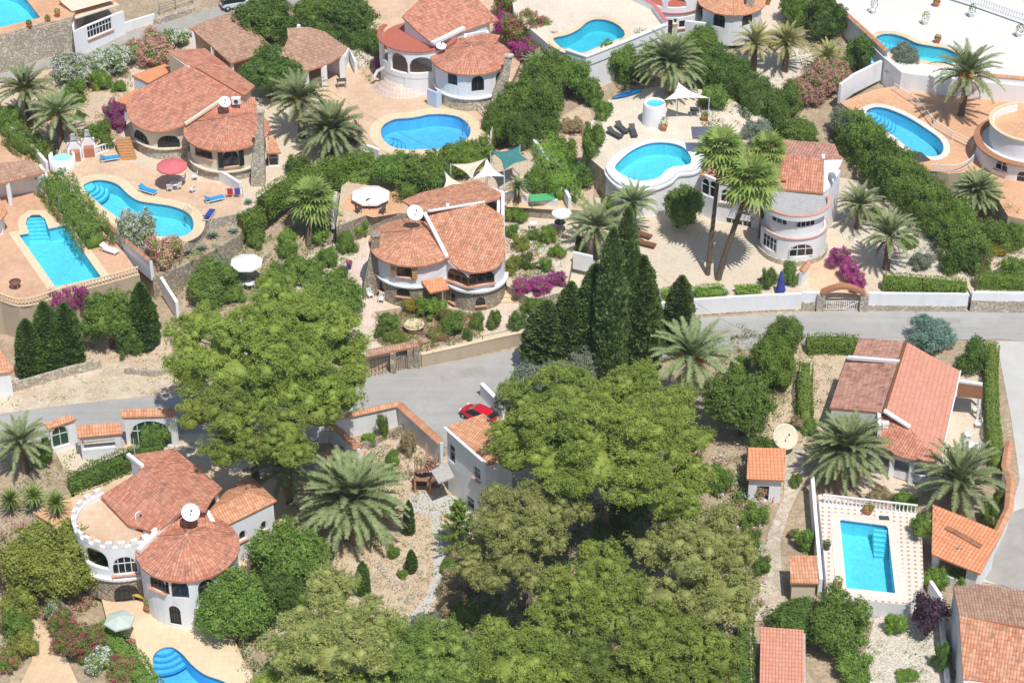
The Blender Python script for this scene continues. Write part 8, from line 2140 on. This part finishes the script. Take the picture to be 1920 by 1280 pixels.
capw([(1893, 826), (1886, 870), (1896, 900), (1892, 950), (1868, 1000)], 1.9, 'orange capped wall along the side road beside the orange garage roof')
wall_run([put(1742, 1110), put(1765, 1145)], 0, 1.2, 'white_render', 'short white wall in front of the garage')
wall_run([put(1762, 1160), put(1775, 1290)], 0, .9, 'white_render', 'low white wall left of the corner house')
wall_run([put(1405, 1200), put(1410, 1300)], 0, 1.0, 'cream_render', 'cream wall left of the pink red carport')
wall_run([W(1578, 28, ZPW), W(1620, 66, ZPW), W(1665, 108, ZPW)], ZPW-.3, .9, 'white_render', 'white wall with orange tile cap left of the long curved pool', cap='roof_orange', capw=.6)
wall_run([W(1573, 185, ZPO), W(1600, 165, ZPO), W(1650, 140, ZPO)], ZPO, 1.7, 'white_render', 'white curved wall at the upper left of the orange terrace')
wall_run([W(1840, 168, ZPO), W(1930, 180, ZPO)], ZPO, 1.5, 'white_render', 'white wall behind the round house', cap='white_paint')
wall_run([W(1840, 150, ZPW), W(1930, 158, ZPW)], ZPW-.2, .8, 'white_render', 'pink capped wall above the round house', cap='roof_orange')
wall_run([W(398, 330, ZPA), W(425, 345, ZPA), W(452, 362, ZPA)], ZPA, 1.2, 'white_render', 'white slanting wall between the cream villa and the towel rail')
wall_run([W(990, 268, ZPAT), W(1015, 300, ZPAT), W(1028, 320, ZPAT)], ZPAT, 1.3, 'white_render', 'white wall running down beside the teal sail')
wall_run([W(1040, 352, ZPAT), W(1055, 365, ZPAT), W(1068, 392, ZPAT)], ZPAT, 1.3, 'white_render', 'white angled wall behind the small white parasol')
wall_run([W(940, 372, ZPAT), W(985, 378, ZPAT), W(1045, 388, ZPAT)], ZPAT, .8, 'white_render', 'low white wall in front of the green topped table')
wall_run([W(655, 268, ZPB-.2), W(685, 282, ZPB-.2), W(712, 292, ZPB-.2)], ZPB-.4, .9, 'white_render', 'low white wall at the left end of the bean shaped pool')
wall_run([put(1075, 512), put(1110, 520)], ZGR, 1.2, 'white_render', 'white wall piece behind the broad cypress')
wall_run([put(625, 440), put(632, 400)], 2.8, 1.6, 'white_render', 'white wall by the stout fan palm', group='garden walls')
wall_run([put(450, 440), put(480, 412), put(520, 385), put(545, 375)], [3.0, 2.8, 2.6, 2.6], .9, 'pale_stone', 'pale dry stone wall under the clipped hedge')
wall_run([put(0, 742), put(60, 725), put(130, 704), (put(190, 690))], 0.1, .9, 'pale_stone', 'dry stone wall behind the verge at left')
wall_run([put(235, 700), put(290, 706), put(320, 700)], 0.1, .6, 'pale_stone', 'low dry stone wall right of the verge, beside the huge pine')
wall_run([W(0, 70, ZPT), W(60, 52, ZPT), W(134, 36, ZPT)], ZPT-.1, .35, 'pale_stone', 'stone parapet of the top left pool terrace')
wall_run([put(290, 48), put(330, 34), put(365, 22)], [5.0]*3, 1.2, 'pale_stone', 'stone wall with railing across the top left lane')
wall_run([put(235, 60), put(290, 40)], [5.0]*2, 1.4, 'white_render', 'white wall with bougainvillea across the top left lane')
rail_panel([put(300, 30), put(330, 20), put(362, 8)], 6.0, 'metal railing above the lane wall at the top', mat='metal_grey')
# loose stones
r = random.Random(5); k = 0
for (x, y) in ((770, 1120), (765, 1130), (752, 1125), (760, 1100), (745, 1095), (728, 1080), (780, 1060), (788, 1075), (720, 1070), (710, 1060)):
    p = put(x, y); bm = bmesh.new(); bmesh.ops.create_icosphere(bm, subdivisions=2, radius=.22+.12*r.random())
    for v in bm.verts: v.co *= 1+r.uniform(-.18, .18); v.co.z *= .6
    o = bm_obj('garden_stone', bm, M['pale_stone']); o.location = p+Vector((0, 0, .08)); k += 1; tag(o, ('largest stone at the lower end', 'second stone at the lower end', 'leftmost stone of the lower trio', 'stone just above the lower trio', 'stone left of the one above the trio', 'lone stone at the lower left', 'stone left of the small rounded conifer', 'stone below the small rounded conifer', 'upper left stone', 'outermost left stone')[k-1]+' of the dry bed below the giant palm', 'stone', 'stones edging the dry bed')
# poles and wires
def pole(px, py, h, label, mat='bark_brown', lean=(0, 0), name='utility_pole'):
    B = put(px, py); root = empty(name, B, label, 'pole', 'poles'); bm = bmesh.new(); tube(bm, [(0, 0, -.3), (lean[0], lean[1], h)], [.12, .08], 8); bm_obj('shaft', bm, M[mat], root, False)
    bm = bmesh.new(); tube(bm, [(lean[0]-.3, lean[1], h-.2), (lean[0]+.3, lean[1], h-.2)], .03, 5); bm_obj('crossarm', bm, M[mat], root, False); return B+Vector((lean[0], lean[1], h))
t1 = pole(1815, 580, 6.2, 'brown wooden pole between the two road hedges', lean=(1.0, 0))
t2 = pole(1790, 1085, 2.4+1.0, 'thin grey lamp post in front of the orange garage', 'metal_grey', name='lamp_post')
def antenna(px, py, z, h, label):
    p = at(px, py, z); root = empty('aerial', p, label, 'aerial', 'roof aerials'); bm = bmesh.new(); tube(bm, [(0, 0, -.3), (0, 0, h)], .025, 5); bm_obj('mast', bm, M['metal_grey'], root, False)
    bm = bmesh.new()
    for k in range(5): tube(bm, [(-.25, 0, h-.1-.12*k), (.25, .1, h-.1-.12*k)], .012, 4)
    bm_obj('dipoles', bm, M['metal_grey'], root, False)
antenna(254, 858, 6.0, 2.0, 'thin aerial at the rear left corner of the crenellated villa'); antenna(920, 352, 8, 2.2, 'thin aerial behind the central villa'); antenna(1655, 760, 4.4, 1.0, 'small aerial at the roof ridge of the long villa')
def wire(a, b, sag, label):
    P = []
    for i in range(25):
        t = i/24; q = a.lerp(b, t); q.z -= sag*4*t*(1-t); P.append(q)
    bm = bmesh.new(); tube(bm, P, .014, 4); o = bm_obj('overhead_wire', bm, M['black_iron']); own_origin(o, P[0]); tag(o, label, 'wire', 'overhead wires')
wire(at(1235, 515, 7), at(1440, 640, 4.5), .6, 'thin overhead wire crossing the road right of the cypresses')
wire(at(610, 165, 9.5), at(815, 280, 7.5), .4, 'thin overhead wire above the bean shaped pool')
wire(at(1660, 770, 4.6), at(1700, 850, 5), .1, 'short wire over the salmon roof')
wire(at(1750, 950, 6.2), t2, .3, 'wire running to the thin grey lamp post')
# pool extras
def ladder(px, py, z, label, ang=0.0):
    B = at(px, py, z); root = empty('pool_ladder', B, label, 'ladder', 'pool ladders', ang)
    for y in (-.25, .25):
        bm = bmesh.new(); tube(bm, [(-.5, y, 0), (-.45, y, .6), (-.2, y, .75), (.05, y, .5), (.08, y, -.8)], .025, 6); bm_obj('rail', bm, M['metal_grey'], root, False)
    for k in range(3):
        bm = bmesh.new(); box(bm, (.08, 0, -.2-.25*k), (.08, .5, .03)); bm_obj('step', bm, M['metal_grey'], root, False)
ladder(348, 402, ZPA, 'steel ladder at the right end of the kidney pool', PI+.6); ladder(1184, 334, ZPD+.35, 'steel ladder in the drum shaped pool', PI/2); ladder(869, 240, ZPB, 'steel ladder in the bean shaped pool', PI)
def mat_cover(px, z, label):
    P = pxw(px, z); bm = bmesh.new(); c = loop_center(P); vs = [bm.verts.new((p.x, p.y, z)) for p in P]; lo = [bm.verts.new((p.x, p.y, z-.06)) for p in P]
    bm.faces.new(vs); bm.faces.new(lo[::-1])
    for i in range(len(vs)): bm.faces.new((vs[i], vs[(i+1) % len(vs)], lo[(i+1) % len(vs)], lo[i]))
    bmesh.ops.recalc_face_normals(bm, faces=bm.faces[:]); o = bm_obj('cover_mat', bm, M['dark_grey']); own_origin(o); tag(o, label, 'mat')
mat_cover([(1703, 283), (1727, 285), (1745, 300), (1722, 304)], ZPO+.09, 'dark cover mat at the near end of the oval pool')
mat_cover([(1648, 966), (1666, 967), (1668, 974), (1649, 973)], ZPR+.1, 'grey mat at the top edge of the lower right pool')
# service door in the tall terrace wall and the pergola beside the long villa
B = at(62, 606, .9); root = empty('service_door', B, 'grey blue steel door in the tall beige terrace wall', 'door'); bm = bmesh.new(); box(bm, (0, 0, 1.0), (1.0, .1, 2.0)); bm_obj('leaf', bm, M['metal_grey'], root, False)
bm = bmesh.new(); box(bm, (-.55, 0, 1.03), (.1, .16, 2.1)); box(bm, (.55, 0, 1.03), (.1, .16, 2.1)); box(bm, (0, 0, 2.1), (1.2, .16, .1)); bm_obj('door_frame', bm, M['beige_render'], root, False)
H = House('pergola', 1815, 740, 0, 'white beamed pergola between the salmon roof and the tall hedge', 'pergola', 'outbuildings')
H.beam([(1798, 716, 2.5), (1842, 722, 2.5)], .3, .2, 'white_paint', 'beam'); H.slab([W(1797, 718, 2.45), W(1842, 722, 2.45), W(1842, 746, 2.45), W(1794, 742, 2.45)], 2.45, .08, 'wood_brown', 'slats')
for q in ((1838, 745), (1840, 722)):
    bm = bmesh.new(); p = W(q[0], q[1], 2.4); box(bm, (p.x, p.y, 1.2), (.2, .2, 2.4)); bm_obj('post', bm, M['white_paint'], H.root)
# manhole and repair patches in the road
for k, (x, y) in enumerate(((1000, 690), (1500, 612))):
    p = at(x, y, .08); bm = bmesh.new(); lathe(bm, [(0, .01), (.33, .01), (.36, 0)], n=20); o = bm_obj('manhole_cover', bm, M['dark_grey']); o.location = Vector((p.x, p.y, G(p.x, p.y)+.056)); tag(o, ('round iron manhole cover in the road left of the cypress group', 'round iron manhole cover in the road above the clipped hedge')[k], 'manhole cover')
for px in ([(1330, 610), (1400, 606), (1408, 622), (1338, 628)], [(820, 700), (905, 686), (915, 700), (830, 716)], [(1700, 596), (1800, 596), (1800, 606), (1700, 608)]): drape('road_patch', px, M['asphalt_side'], .058)
# thin summer haze over the whole scene
bm = bmesh.new(); box(bm, (0, 0, 60), (3040, 3040, 142)); hz = bm_obj('haze', bm, M['haze_air']); tag(hz, 'thin summer haze in the air over the hillside', None, None, 'stuff')
